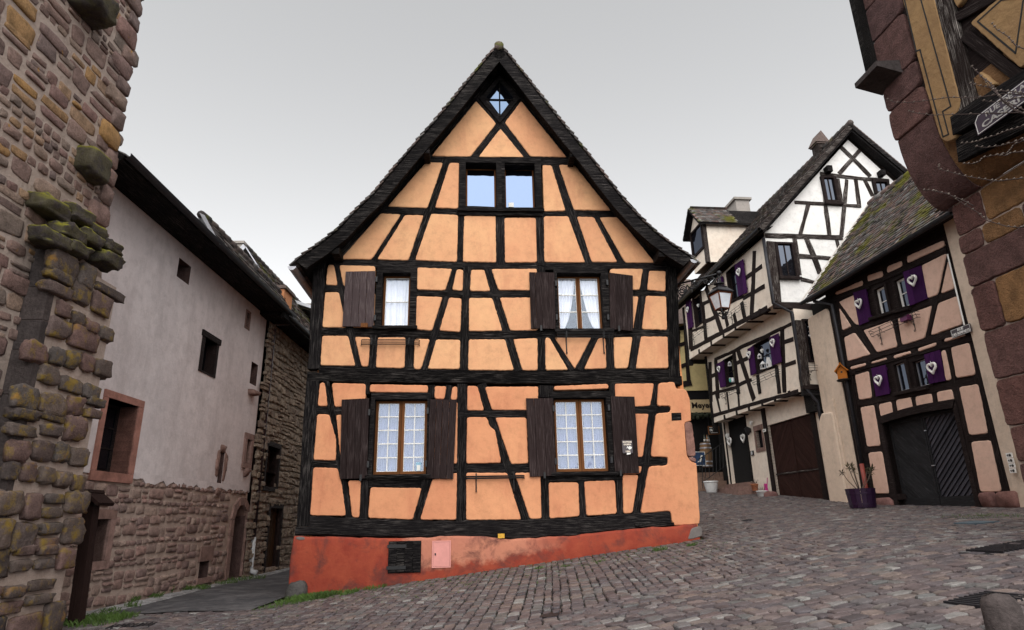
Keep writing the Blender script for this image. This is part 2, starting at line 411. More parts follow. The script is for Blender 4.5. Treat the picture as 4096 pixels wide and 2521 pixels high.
def window(fr, parent, z, outer, opening, leaves=2, cols=1, rows=3, recess=.13, m_frame='timber', m_cas='casement', m_bar='white_paint',
           m_glass_='glass', curt=None, ties=None, cas=.045, label=None, sill=True, room=True, jamb=.085, folds=None, ajar=0):
    """window: surround (the part) with casement, panes, bars and curtains as sub-parts; leaves set back in the wall"""
    ro = quad_rect(fr, z, outer, jamb) if len(outer) == 4 and hasattr(outer[0], '__len__') else rect(fr, z, *outer, w=jamb)
    ri = quad_rect(fr, z, opening, jamb) if len(opening) == 4 and hasattr(opening[0], '__len__') else rect(fr, z, *opening, w=jamb)
    mb = MB(); mb.ring(rpoly(ro), rpoly(ri), -jamb, recess+.16)
    w = mb.build('window', M[m_frame], parent)
    if label: w['label'] = label
    if sill: MB().box(ro[0]-.03, ro[2]+.03, -jamb-.06, -jamb+.01, ri[1]-.075, ri[1]-.012).build('sill', M[m_frame], w)
    if room: MB().box(ri[0]-.02, ri[2]+.02, recess+.15, recess+.155, ri[1]-.02, ri[3]+.02).build('dark_interior', M['room'], w)
    x0, z0, x1, z1 = ri; lw = (x1-x0)/leaves
    for k in range(leaves):
        a, b = x0+k*lw+.004, x0+(k+1)*lw-.004
        MB().ring([(a, z0+.005), (b, z0+.005), (b, z1-.005), (a, z1-.005)], [(a+cas, z0+cas*1.2), (b-cas, z0+cas*1.2), (b-cas, z1-cas), (a+cas, z1-cas)], recess-.02, recess+.03).build('casement', M[m_cas], w)
        ga, gb, g0, g1 = a+cas, b-cas, z0+cas*1.2, z1-cas
        for i in range(1, cols):
            xx = ga+(gb-ga)*i/cols; MB().box(xx-.009, xx+.009, recess-.012, recess+.022, g0, g1).build('glazing_bar', M[m_bar], w)
        for j in range(1, rows):
            zz = g0+(g1-g0)*j/rows; MB().box(ga, gb, recess-.015, recess+.024, zz-.011, zz+.011).build('glazing_bar', M[m_bar], w)
        if m_bar == 'white_paint' and cols*rows > 1:
            MB().ring([(ga, g0), (gb, g0), (gb, g1), (ga, g1)], [(ga+.009, g0+.009), (gb-.009, g0+.009), (gb-.009, g1-.009), (ga+.009, g1-.009)], recess-.006, recess+.02).build('putty_line', M[m_bar], w)
        for i in range(cols):
            for j in range(rows):
                MB().box(ga+(gb-ga)*i/cols, ga+(gb-ga)*(i+1)/cols, recess+.003, recess+.006, g0+(g1-g0)*j/rows, g0+(g1-g0)*(j+1)/rows).build('pane', M[m_glass_], w)
        if curt: curtain(w, ga-.01, gb+.01, g0-.02, g1+.02, recess+.075, M[curt], tie=ties[k] if ties else None, folds=folds)
    return w
def shutter(fr, parent, z, quad, planks=4, w=.13, thick=.035, mat='shutter', label=None, battens=True, cols=None):
    """board shutter folded back against the wall; each board a sub-part"""
    P = fr.pts(z, quad, w)      # tl tr br bl
    name = 'shutter'
    mb = MB()
    def lerp(a, b, t): return (a[0]+(b[0]-a[0])*t, a[1]+(b[1]-a[1])*t)
    for t in (.13, .87):
        A, B = lerp(P[0], P[3], t), lerp(P[1], P[2], t)
        h = .04; mb.prism([(A[0], A[1]-h), (B[0], B[1]-h), (B[0], B[1]+h), (A[0], A[1]+h)], -w+thick, -w+thick+.025)
    s = mb.build(name, M[mat], parent)
    if label: s['label'] = label
    us = [0] + sorted((i+random.uniform(-.12, .12))/planks for i in range(1, planks)) + [1]
    for i in range(planks):
        a, b = us[i]+(.006 if i else 0), us[i+1]-(.006 if i < planks-1 else 0)
        q = [lerp(P[3], P[2], a), lerp(P[3], P[2], b), lerp(P[0], P[1], b), lerp(P[0], P[1], a)]
        c = ((q[0][0]+q[2][0])/2, (q[0][1]+q[2][1])/2); f = -w-random.uniform(0, .004)
        MB().prism([(x-c[0], y-c[1]) for x, y in q], f, -w+thick).build('plank', M[mat], s, loc=(c[0], 0, c[1]))
    hb = MB()
    for t in (.15, .85):
        for e, o in ((lerp(P[0], P[3], t), 1), (lerp(P[1], P[2], t), -1)):
            pass
    return s
def scroll(c, r0, turns, ax, ay, n=14, r1=.2, start=0):
    c, ax, ay = Vector(c), Vector(ax), Vector(ay); out = []
    for i in range(n+1):
        t = i/n; r = r0*(1-t*(1-r1)); a = start+turns*2*math.pi*t
        out.append(c+ax*(r*math.cos(a))+ay*(r*math.sin(a)))
    return out
def flower_rack(fr, z, q, label, depth=.2, rails=3, h=.16, scrolls=True, group='flower box holders', pot=None):
    """wrought iron flower box holder fixed under a window: q = left end, right end of its top rail"""
    A, B = fr.at(z, q[0], depth), fr.at(z, q[1], depth)
    zb = (A[1]+B[1])/2; x0, x1 = A[0], B[0]; xc = (x0+x1)/2; L = x1-x0
    root = thing('flower_rack', fr.world((xc, 0, zb)), fr.yaw, label=label, cat='flower rack', group=group)
    r = .008; mb = MB()
    for k in range(rails):
        zz = -h*k/max(rails-1, 1); d = depth-.03*k
        mb.tube([(-L/2, -.075, zz), (-L/2, -d, zz), (L/2, -d, zz), (L/2, -.075, zz)], r, 5)
    for t in (-.5, -.25, 0, .25, .5):
        mb.tube([(t*L, -depth, 0), (t*L, -depth+.03*(rails-1), -h), (t*L, -.075, -h)], r*.8, 5)
    mb.build('rails', M['iron'], root)
    for sx in (-.36, .36):
        b = MB(); X = sx*L
        b.tube([(X, -.08, .05), (X, -.08, -h-.26)], r*1.3, 5)
        if scrolls:
            b.tube([(X, -.085, -h-.02)] + [(X, -depth+.02, -h-.02)], r, 5)
            for (yy, zz, rr) in ((-depth*.62, -h-.055, .035), (-depth*.42, -h-.12, .032), (-.1, -h-.29, .035)):
                b.tube(scroll((X, yy, zz), rr, 1.5, (0, 1, 0), (0, 0, 1)), r*.8, 4)
        b.build('bracket', M['iron'], root)
    return root
# ------------------------------------------------------------------ the apricot timber-framed house in the middle
HF = Frame((0, 13, 0), 4)
house = HF.empty('timber_framed_house', label='apricot half-timbered house with steep gable in the centre of the square', cat='house')
UP = [  # gable and first floor infill, measured
 ('R5', [(1065,458),(1188,595),(1030,797),(792,792)]), ('R5', [(1338,458),(1238,590),(1395,795),(1615,800)]), ('R5', [(1212,625),(1078,798),(1357,800)]),
 ('R5', [(762,828),(865,832),(770,1108),(528,1098)]), ('R5', [(903,832),(964,833),(958,1110),(815,1106)]),
 ('R5', [(1466,845),(1523,848),(1608,1124),(1475,1127)]), ('R5', [(1565,845),(1660,845),(1882,1122),(1657,1118)]),
 ('R5', [(488,1138),(610,1145),(432,1418),(243,1415)]), ('R5', [(635,1147),(748,1150),(655,1424),(465,1418)]),
 ('R5', [(792,1140),(957,1148),(950,1434),(695,1422)]), ('R5', [(992,1152),(1184,1155),(1188,1436),(984,1432)]),
 ('R5', [(1235,1165),(1427,1165),(1434,1436),(1240,1437)]), ('R5', [(1475,1155),(1623,1155),(1726,1437),(1478,1434)]),
 ('R5', [(1675,1158),(1778,1160),(1922,1435),(1765,1434)]), ('R5', [(1812,1162),(1927,1160),(2148,1438),(1968,1438)]),
 ('R6', [(440,160),(512,160),(550,388),(420,385)]), ('R6', [(565,165),(965,175),(962,400),(612,395)]),
 ('R6', [(412,462),(563,462),(608,660),(640,855),(380,850)]), ('R6', [(640,470),(965,470),(955,850),(690,850)]),
 ('R6', [(1425,190),(1810,205),(1735,445),(1420,435)]), ('R6', [(1860,212),(1935,215),(1925,452),(1808,440)]),
 ('R6', [(1415,505),(1705,515),(1590,888),(1405,872)]), ('R6', [(1778,520),(1915,530),(1900,903),(1668,885)]),
 ('R6', [(2018,215),(2165,215),(2230,455),(2005,450)]), ('R6', [(1995,525),(2252,525),(2365,890),(1993,895)]),
 ('R7', [(42,208),(545,205),(548,445),(118,440)]), ('R7', [(135,522),(560,520),(555,885),(250,888)]),
 ('R7', [(1350,205),(1712,205),(1675,440),(1350,430)]), ('R7', [(1780,225),(1962,230),(1960,455),(1757,440)]),
 ('R7', [(1350,505),(1665,508),(1605,872),(1350,870)]), ('R7', [(1745,500),(1968,508),(1978,880),(1700,872)]),
 ('R6', [(378,942),(665,942),(748,1275),(358,1270)]), ('R6', [(738,952),(910,958),(888,1285),(812,1282)]),
 ('R6', [(990,958),(1298,958),(1285,1300),(970,1295)]), ('R6', [(1395,975),(1567,978),(1468,1312),(1385,1308)]),
 ('R6', [(1635,982),(1900,985),(1893,1312),(1540,1308)]), ('R6', [(1993,982),(2394,980),(2491,1325),(1985,1322)]),
 ('R7', [(280,978),(553,968),(553,1325),(385,1325)]), ('R7', [(635,960),(680,960),(890,1318),(638,1325)]),
 ('R7', [(735,960),(1145,960),(962,1312)]), ('R7', [(1222,968),(1298,965),(1310,1305),(1062,1310)]),
 ('R7', [(1388,958),(1600,955),(1545,1302),(1398,1305)]), ('R7', [(1690,950),(1985,950),(1993,1300),(1632,1305)])]
LOW = [
 ('R8', [(205,127),(237,128),(255,280),(190,278)]), ('R8', [(280,130),(498,135),(495,288),(297,283)]), ('R8', [(525,138),(895,145),(895,193),(522,190)]),
 ('R8', [(937,150),(1013,150),(1000,235),(935,232)]), ('R8', [(1050,152),(1083,152),(1080,240),(1037,240)]), ('R8', [(1145,148),(1210,150),(1253,308),(1143,305)]),
 ('R8', [(1256,155),(1597,152),(1597,305),(1300,303)]), ('R8', [(188,328),(265,330),(310,490),(308,625),(163,622)]), ('R8', [(308,333),(500,333),(500,735),(352,735),(330,560)]),
 ('R8', [(162,668),(318,672),(345,770),(372,978),(142,975)]), ('R8', [(383,752),(468,752),(458,990),(410,988)]), ('R8', [(525,795),(855,800),(798,1002),(512,992)]),
 ('R8', [(922,745),(1080,700),(1075,1003),(842,1003)]), ('R8', [(930,250),(1083,250),(1080,648),(930,648)]), ('R8', [(1143,348),(1268,348),(1292,410),(1322,430),(1362,640),(1137,645)]),
 ('RA', [(50,350),(250,350),(262,645),(150,648)]), ('R8', [(1137,702),(1398,702),(1490,1002),(1137,1005)]), ('RA', [(172,702),(338,702),(345,995),(270,998)]),
 ('RA', [(388,765),(580,762),(588,980),(395,995)]), ('RA', [(615,757),(812,750),(825,965),(632,978)]), ('RA', [(860,715),(962,715),(925,960),(865,962)]),
 ('RA', [(420,150),(770,135),(775,168),(425,178)]), ('RA', [(812,135),(1062,132),(1037,278),(815,285)]), ('RA', [(820,328),(1028,326),(990,602),(820,610)]),
 ('RA', [(860,662),(985,660),(975,708),(860,712)])]
for z, p in UP: panel(HF, house, z, p, M['panel'])
for z, p in LOW: panel(HF, house, z, p, M['panel_low'])
corner = panel(HF, house, 'RA', [(1090,130),(1193,122),(1198,165),(1265,170),(1290,230),(1300,375),(1255,380),(1272,600),(1300,636),(1332,636),(1345,840),(1355,1028),(1180,1040),(1165,945),(975,962),(1030,660),(1150,655),(1150,602),(1040,600),(1075,322),(1168,318),(1168,275),(1080,278)], M['panel_low'], front=.10, step=.06, soft=1, name='rendered_corner', rim=.018)
corner['label'] = 'rounded rendered stone corner at the lower right'
# timbers
TB = [('R5', (770,812), (1655,832), 58), ('R5', (495,1122), (1905,1142), 56), ('R5', (180,1440), (2215,1462), 60),
 ('R5', (972,1120), (965,1450), 58), ('R5', (1210,1150), (1213,1460), 64), ('R5', (1450,1140), (1456,1460), 62),
 ('R5', (622,1135), (449,1432), 52), ('R5', (888,820), (672,1440), 66), ('R5', (1540,835), (1748,1450), 70), ('R5', (1785,1150), (1952,1445), 62),
 ('R5', (1085,440), (1392,815), 62), ('R5', (1325,445), (1050,808), 60), ('R5', (1172,257), (205,1382), 112), ('R5', (1245,295), (2190,1405), 112),
 ('R6', (355,150), (300,1310), 135), ('R6', (420,425), (620,435), 80), ('R6', (1420,472), (1930,488), 78), ('R6', (2000,490), (2750,490), 84), ('R7', (1345,474), (1965,482), 74),
 ('R6', (370,896), (2000,942), 98), ('R6', (1995,942), (4190,912), 98), ('R6', (1977,200), (1942,1330), 96),
 ('R6', (350,1312), (4310,1352), 84), ('R6', (220,1395), (4330,1440), 105),
 ('R6', (530,150), (785,1295), 78), ('R6', (1840,200), (1500,1325), 84), ('R6', (2195,205), (2545,1335), 98),
 ('R7', (592,200), (597,1330), 88), ('R7', (1340,900), (1352,1315), 92), ('R6', (950,945), (930,1305), 90), ('R6', (1345,950), (1335,1315), 102),
 ('R7', (700,945), (930,1325), 66), ('R7', (1190,945), (1008,1325), 84), ('R7', (1748,205), (1586,1315), 84), ('R7', (2022,195), (2052,1410), 122),
 ('R8', (165,120), (105,1045), 84), ('R8', (185,303), (345,310), 52), ('R8', (160,645), (325,650), 54), ('R8', (1080,328), (1600,328), 52), ('R8', (1060,672), (1550,676), 64),
 ('RA', (935,302), (1150,298), 56), ('RA', (955,632), (1135,628), 62), ('R8', (247,122), (330,560), 42), ('R8', (320,540), (392,995), 46),
 ('R8', (508,125), (508,205), 36), ('R8', (490,745), (482,998), 62), ('R8', (890,735), (820,1008), 58), ('R8', (1112,140), (1105,1012), 68), ('R8', (1232,140), (1517,1010), 62),
 ('RA', (362,740), (370,1000), 56), ('RA', (372,150), (372,225), 92), ('RA', (598,745), (608,988), 42), ('RA', (838,740), (845,972), 46), ('RA', (1077,128), (948,968), 60), ('RA', (793,132), (800,220), 46),
 ('R8', (915,146), (918,232), 44), ('R8', (1032,148), (1015,245), 46), ('R8', (500,765), (920,770), 62), ('RA', (340,735), (860,728), 52)]
for t in TB: beam(HF, house, *t, M['timber'])
# the timbers that run on through the rendered corner
for q in ([(1078,276),(1166,273),(1170,318),(1074,322)], [(1174,328),(1226,326),(1229,362),(1176,366)], [(1034,603),(1148,600),(1152,654),(1030,658)]):
    panel(HF, house, 'RA', q, M['timber'], front=.075 if q[0][0] == 1174 else .06, name='timber_end', step=.05, soft=1)
MB().prism(HF.pts('RA', [(1170,322),(1232,320),(1235,368),(1172,372)], .1), -.104, -.05).build('mortice_block', M['timber'], house)
sillpoly = [(140,980),(410,990),(800,1005),(1137,1008),(1600,1000),(1863,985),(2133,965),(2438,945),(2448,1040),(2213,1055),(1833,1100),(1423,1125),(1273,1110),(890,1115),(400,1112),(45,1100),(45,1050),(140,1045)]
panel(HF, house, 'R8', sillpoly, M['timber'], front=.09, name='sill_beam', step=.15, soft=0, jit=.008)
beam(HF, house, 'R8', (60,1075), (1000,1092), 40, M['timber'], front=.13, back=.08, name='lower_sill_beam')
beam(HF, house, 'RA', (930,1040), (1175,1028), 16, M['timber'], front=.13, back=.08, name='lower_sill_beam')
# stone quoins at the right corner
panel(HF, house, 'RA', [(1252,376),(1303,376),(1318,510),(1325,600),(1272,596)], None, front=.085, name='quoin_stone', step=.06, soft=1) if False else None
M['sandstone'] = m_stone('red_sandstone', [(.17,.085,.075), (.22,.115,.10), (.19,.10,.095), (.26,.14,.11)], sc=5, bmp=.5, use='obj', pit=.35)
panel(HF, house, 'RA', [(1254,378),(1302,378),(1322,520),(1328,600),(1274,598)], M['sandstone'], front=.095, name='quoin_stone', step=.06, soft=1)
panel(HF, house, 'RA', [(1274,602),(1328,604),(1332,634),(1300,632)], M['sandstone'], front=.092, name='quoin_stone', step=.05, soft=1)
# solid body behind the facade
EL, ER = HF.at('R5', (150,1445)), HF.at('R5', (2260,1465)); AP = HF.at('R5', (1203,215))
gL, gR = HF.at('R8', (110,1100)), HF.at('RA', (1345,1040))
mb = MB(); mb.prism([(gL[0]+.05, -.3), (gR[0]-.08, -.3), (ER[0]-.35, 4.5), (ER[0]-.1, ER[1]), (AP[0], AP[1]+.1), (EL[0]+.3, EL[1]), (EL[0]+.35, 4.5)], .33, 8.6)
mb.build('wall_core', M['room'], house)
M['side_plaster'] = m_plaster('side_render', (.80,.36,.15), (.72,.28,.12))
for x, nm in ((gL[0]-.02, 'side_wall'), (gR[0]-.1, 'side_wall')):
    MB().box(x, x+.12, .12, 8.7, -.2, 6.6).build(nm, M['side_plaster'], house)
# roof: outer line of the verge, measured on the plane of the overhang
OV = .55
Lp = [(1196,148),(1130,222),(1045,325),(905,498),(780,645),(650,795),(545,918),(440,1048),(330,1150),(225,1262),(110,1352),(0,1425),(-25,1452)]
Rp = [(1208,148),(1275,222),(1390,365),(1510,520),(1640,680),(1760,826),(1870,970),(1970,1095),(2070,1202),(2170,1292),(2265,1362),(2360,1420),(2372,1432)]
LL = HF.pts('R5', [(x, y-22) for x, y in Lp], OV); RR = HF.pts('R5', [(x, y-22) for x, y in Rp], OV)
def offs(line, d, side):
    out = []
    for i, p in enumerate(line):
        a, b = line[max(i-1, 0)], line[min(i+1, len(line)-1)]
        t = Vector((b[0]-a[0], b[1]-a[1])).normalized(); out.append((p[0]-t[1]*d*side, p[1]+t[0]*d*side))
    return out
for line, side in ((LL, 1), (RR, -1)):
    inn = offs(line, .16, side)
    inn2 = offs(line, .30, side)
    mb = MB(); n = len(line)                         # boarded deck
    mb.add([(p[0], y, p[1]) for y in (-OV, 8.9) for p in offs(line, .05, side)] + [(p[0], y, p[1]) for y in (-OV, 8.9) for p in inn],
           [f for i in range(n-1) for f in ([i, i+1, n+i+1, n+i], [2*n+i, 3*n+i, 3*n+i+1, 2*n+i+1], [i, 2*n+i, 2*n+i+1, i+1])])
    mb.build('roof_deck', M['timber'], house)
    mb = MB()                                        # barge board under the verge
    mb.add([(p[0], y, p[1]) for y in (-OV-.025, -OV+.02) for p in offs(line, .045, side)] + [(p[0], y, p[1]) for y in (-OV-.025, -OV+.02) for p in inn2],
           [f for i in range(n-1) for f in ([i, i+1, 2*n+i+1, 2*n+i], [2*n+i, 2*n+i+1, 3*n+i+1, 3*n+i], [i, n+i, n+i+1, i+1])])
    mb.build('barge_board', M['timber'], house)
    # tiles: first column along the verge one by one, the rest joined
    pts = [Vector((p[0], p[1])) for p in line]; seg = [0]
    for a, b in zip(pts, pts[1:]): seg.append(seg[-1]+(b-a).length)
    def along(s):
        for i in range(n-1):
            if s <= seg[i+1] or i == n-2:
                t = (s-seg[i])/(seg[i+1]-seg[i]); d = (pts[i+1]-pts[i]).normalized(); return pts[i]+d*(s-seg[i]), d
    rest = MB(); step = .165; k = 0; s = .02
    while s < seg[-1]-.02:
        p, d = along(s); q, d2 = along(min(s+step*1.5, seg[-1]))
        dd = (q-p).normalized(); nn = Vector((dd[1], -dd[0]))*(-1 if side == 1 else 1)
        if nn[1] < 0: nn = -nn
        for j in range(0, 14):
            y0 = -OV-.05+j*.175 + (.03 if k % 2 else 0)*(1 if j else .2)
            jj = random.gauss(0, .006); th = .026
            h = p + nn*(-.01); t = p + dd*step*1.45 + nn*(.03+jj)
            c = (h+t)*.5; ax = (t-h)*.5
            m2 = MB() if j == 0 else rest; m2.tint = random.random()
            tw = random.gauss(0, .008)
            m2.obox((c[0], y0+.085, c[1]), (ax[0], tw, ax[1]), (0, .084, 0), (nn[0]*th*.5, 0, nn[1]*th*.5))
            if j == 0: m2.build('roof_tile', M['tile'], house)
        s += step*random.uniform(.96, 1.04); k += 1
    rest.build('roof_tiles', M['tile'], house, kind='stuff')
apex = HF.at('R5', (1203,128), OV)
mb = MB(); mb.tube([(apex[0], y, apex[1]-.02) for y in (-OV-.06, -OV+.2)], [.115, .105], 10)
mb.build('ridge_tile', M['tile'], house, smooth=True)
rd = MB()
for k in range(22): rd.tint = random.random(); rd.tube([(apex[0], -OV+.2+k*.4, apex[1]-.02), (apex[0], -OV+.62+k*.4, apex[1]-.03)], [.11, .10], 8)
rd.build('ridge_tiles', M['tile'], house, smooth=True, kind='stuff')
# gutters at both eaves, seen end on
for (zz, c, nm) in (('R6', (52,185), 'left'), ('R7', (2268,110), 'right')):
    a = HF.at(zz, c, OV); mb = MB(); n = 9; r = .085
    prof = [(a[0]+r*math.cos(math.pi+math.pi*i/(n-1)), a[1]+r*math.sin(math.pi+math.pi*i/(n-1))) for i in range(n)]
    mb.prism(prof, -OV-.03, -OV-.022)
    for i in range(n-1): mb.add([(prof[i][0], -OV-.03, prof[i][1]), (prof[i+1][0], -OV-.03, prof[i+1][1]), (prof[i+1][0], 8.8, prof[i+1][1]), (prof[i][0], 8.8, prof[i][1])], [(0,1,2,3)])
    mb.build('gutter', M['zinc'], house)
# rafter feet and purlin ends under the overhang
for (zz, p, s_) in (('R5', (1172,300), .15), ('R5', (770,830), .13), ('R5', (1640,850), .13), ('R5', (230,1425), .16), ('R5', (2170,1440), .16)):
    a = HF.at(zz, p, .2); MB().box(a[0]-s_/2, a[0]+s_/2, -OV+.03, .1, a[1]-s_/2+.1, a[1]+s_/2+.1).build('purlin_end', M['timber'], house)
# windows
window(HF, house, 'R5', (962,800,1220,1150), (1002,832,1188,1112), leaves=1, rows=1, recess=.2, m_glass_='glass_sky', cas=.035, jamb=.10, label='left half of the gable window reflecting the sky')
window(HF, house, 'R5', (1214,800,1462,1152), (1240,834,1424,1114), leaves=1, rows=1, recess=.2, m_glass_='glass_sky', cas=.035, jamb=.097, label='right half of the gable window reflecting the sky')
q = HF.at('R5', (1277,1096), -.19)
MB().box(q[0]-.06, q[0]+.06, .19, .194, q[1]-.02, q[1]+.09).build('paper_card', M['white_paint'], house)
dia = HF.pts('R5', [(1206,352),(1298,458),(1208,575),(1115,463)], .0)
mbd = MB(); big = HF.pts('R5', [(1206,318),(1330,455),(1208,606),(1085,460)], .0)
mbd.ring(big, dia, -.09, .2)
dw = mbd.build('diamond_window', M['timber'], house)
cx_, cz_ = (dia[1][0]+dia[3][0])/2, (dia[0][1]+dia[2][1])/2
for i in range(4):
    a, b = dia[i], dia[(i+1) % 4]; MB().prism([(cx_, cz_), a, b], -.045, -.041).build('pane', M['glass_dim'], dw)
MB().box(dia[3][0], dia[1][0], -.07, -.035, cz_-.016, cz_+.016).build('glazing_bar', M['timber'], dw)
MB().box(cx_-.016, cx_+.016, -.068, -.037, dia[2][1], dia[0][1]).build('glazing_bar', M['timber'], dw)
window(HF, house, 'R6', (968,192,1420,875), (1035,250,1345,832), leaves=1, rows=2, recess=.15, curt='curtain', label='single window with a white curtain behind a weathered shutter', folds=4)
def tieL(t, a, b): w = (b-a)*(.22+.78*max(0, (t-.02))**.55*(1 if t > .12 else .9)); return a, a+min(w, (b-a)*.98)
def tieR(t, a, b): w = (b-a)*(.22+.78*max(0, (t-.02))**.55); return b-min(w, (b-a)*.98), b
window(HF, house, 'R7', (740,212,1348,888), (775,255,1268,866), leaves=2, rows=3, recess=.15, curt='curtain', ties=[tieL, tieR], label='window with white lace curtains tied back')
window(HF, house, 'R8', (520,193,908,748), (547,234,886,712), leaves=2, cols=2, rows=5, recess=.12, curt='curtain_blue', cas=.055, label='small-paned window above the cellar hatch')
window(HF, house, 'RA', (405,183,805,728), (430,224,767,694), leaves=2, cols=2, rows=5, recess=.12, curt='curtain_blue', cas=.055, label='small-paned window beside the shop placard')
shutter(HF, house, 'R6', [(640,238),(965,232),(945,845),(603,838)], 4, mat='shutter_old', label='single weathered grey-brown shutter')
shutter(HF, house, 'R7', [(460,245),(735,250),(750,868),(480,862)], 4)
shutter(HF, house, 'R7', [(1342,250),(1598,282),(1602,890),(1350,870)], 4)
shutter(HF, house, 'R8', [(345,237),(520,228),(505,738),(333,742)], 4)
shutter(HF, house, 'R8', [(908,235),(1078,237),(1055,742),(888,738)], 4)
shutter(HF, house, 'RA', [(245,228),(415,228),(435,720),(270,728)], 3)
sh_r = shutter(HF, house, 'RA', [(785,215),(935,218),(965,705),(812,708)], 3, label='shutter carrying a small shop placard')
# hinges and shutter stays
hg = [('R6', (982,330)), ('R6', (966,752)), ('R7', (752,375)), ('R7', (760,745)), ('R7', (1312,365)), ('R7', (1322,745)), ('R8', (522,320)), ('R8', (515,650)), ('R8', (893,310)), ('R8', (882,645)), ('RA', (420,295)), ('RA', (434,630)), ('RA', (770,290)), ('RA', (788,620)),
      ('R7', (588,865)), ('R7', (1442,870)), ('R8', (468,735)), ('RA', (362,718)), ('RA', (845,705))]
for z, p in hg:
    a = HF.at(z, p, .11); MB().box(a[0]-.02, a[0]+.02, -.165, -.08, a[1]-.06, a[1]+.06).build('hinge', M['iron'], house)
a = HF.at('R6', (845,830), .17); MB().box(a[0]-.07, a[0]+.07, -.20, -.135, a[1]-.045, a[1]+.045).build('shutter_stay', M['casement'], house)
# plinth
M['plinth'], nt, b = new_mat('red_plinth_render')
v = coords(nt, rand=False); tc = N(nt, 'ShaderNodeTexCoord'); sp = N(nt, 'ShaderNodeSeparateXYZ'); nt.links.new(tc.outputs['Object'], sp.inputs[0])
n1 = noise(nt, v, .9, 5, .6, .3); n2 = noise(nt, v, 3.2, 6, .62)
e1 = mth(nt, 'ADD', sp.outputs['X'], mth(nt, 'MULTIPLY', n1, 2.2))                        # fresh salmon coat in the middle, bare red either side
fx = mth(nt, 'MULTIPLY', ramp(nt, mth(nt, 'ADD', mth(nt, 'MULTIPLY', e1, .1), .5), [(.395, 0), (.415, 1)]), ramp(nt, mth(nt, 'ADD', mth(nt, 'MULTIPLY', e1, .1), .5), [(.62, 1), (.72, .0)]))
hh = mth(nt, 'ADD', mth(nt, 'SUBTRACT', sp.outputs['Z'], mth(nt, 'MULTIPLY', sp.outputs['X'], .105)), mth(nt, 'MULTIPLY', n2, .5))
fz = ramp(nt, hh, [(1.02, 0), (1.1, 1)]) if False else ramp(nt, mth(nt, 'MULTIPLY', hh, .5), [(.575, 0), (.625, 1)])
red = mix(nt, ramp(nt, n2, [(.35, 0), (.7, 1)]), (.22, .027, .013), (.31, .055, .024))
sal = mix(nt, ramp(nt, n1, [(.35, 0), (.7, 1)]), (.46, .185, .11), (.39, .14, .095))
col = mix(nt, mth(nt, 'MULTIPLY', fx, fz), red, sal)
st = ramp(nt, noise(nt, v, 2.4, 8, .7, .4), [(.49, 0), (.66, .85)])
col = mix(nt, st, col, (.085, .026, .022))
nt.links.new(col, b.inputs['Base Color']); b.inputs['Roughness'].default_value = .9
bump(nt, b, mth(nt, 'ADD', noise(nt, v, 5, 6), mth(nt, 'MULTIPLY', noise(nt, v, 90, 3), .12)), .5, .04)
PW = .16
top = HF.pts('R8', [(40,1108),(300,1112),(650,1120),(890,1118),(1050,1104),(1273,1110),(1423,1126),(1833,1102),(2213,1058),(2448,1042),(2610,1030)], PW)
bot = HF.pts('R8', [(2632,1110),(2500,1135),(2300,1165),(2000,1235),(1700,1285),(1400,1320),(1270,1345),(1040,1372),(850,1395),(640,1412),(430,1440),(125,1480),(95,1400),(5,1405),(12,1270),(25,1180)], PW)
poly = top + [(x, z-.14) if i < 11 else (x, z-.06) for i, (x, z) in enumerate(bot)]
pd = densify(ccw(poly), .12); pl = [(x+random.gauss(0,.008), z+random.gauss(0,.006)) for x, z in pd]
n = len(pl); rings = [(pl, .1), (pl, -PW+.03), (inset(pl, .02), -PW+.008), (inset(pl, .05), -PW)]
mb = MB()
mb.add([(x, y, z) for q, y in rings for x, z in q], [[r*n+i, r*n+(i+1)%n, (r+1)*n+(i+1)%n, (r+1)*n+i] for r in range(3) for i in range(n)] + [list(range(3*n, 4*n))])
mb.build('plinth', M['plinth'], house, smooth=True)
M['concrete'] = m_plaster('grey_patch', (.20,.18,.17), (.10,.09,.09), sc=3, bmp=.5)
panel(HF, house, 'RA', [(1300,1050),(1368,1042),(1372,1108),(1270,1132)], M['concrete'], front=PW+.012, name='cement_patch', soft=1, step=.06)
panel(HF, house, 'R8', [(45,1108),(110,1110),(120,1128),(75,1140),(50,1130)], M['concrete'], front=PW+.008, name='cement_patch', soft=1, step=.06)
# cellar hatch, meter cupboard, address plate
ha = rect(HF, 'R8', 642, 1137, 850, 1340, PW)
hat = MB().box(ha[0], ha[2], -PW-.03, -PW+.05, ha[1], ha[3]).build('cellar_hatch', M['timber'], house, label='black boarded cellar hatch')
for i in range(4):
    w_ = (ha[2]-ha[0])/4; MB().box(ha[0]+i*w_+.006, ha[0]+(i+1)*w_-.006, -PW-.045, -PW-.028, ha[1]+.01, ha[3]-.01).build('board', M['timber'], hat)
for t in (.17, .84):
    zz = ha[1]+(ha[3]-ha[1])*t; MB().box(ha[0]-.02, ha[0]+(ha[2]-ha[0])*.55, -PW-.058, -PW-.044, zz-.03, zz+.03).build('strap_hinge', M['iron'], hat)
M['pink_paint'] = m_plain('pink_enamel', (.62, .27, .24), .5, var=.1)
pm = rect(HF, 'R8', 920, 1135, 1040, 1307, PW)
pc = MB().ring([(pm[0], pm[1]), (pm[2], pm[1]), (pm[2], pm[3]), (pm[0], pm[3])], [(pm[0]+.02, pm[1]+.02), (pm[2]-.02, pm[1]+.02), (pm[2]-.02, pm[3]-.02), (pm[0]+.02, pm[3]-.02)], -PW-.022, -PW+.02).build('meter_cupboard', M['pink_paint'], house, label='pink painted meter cupboard door')
MB().box(pm[0]+.024, pm[2]-.024, -PW-.016, -PW+.02, pm[1]+.024, pm[3]-.024).build('cupboard_door', M['pink_paint'], pc)
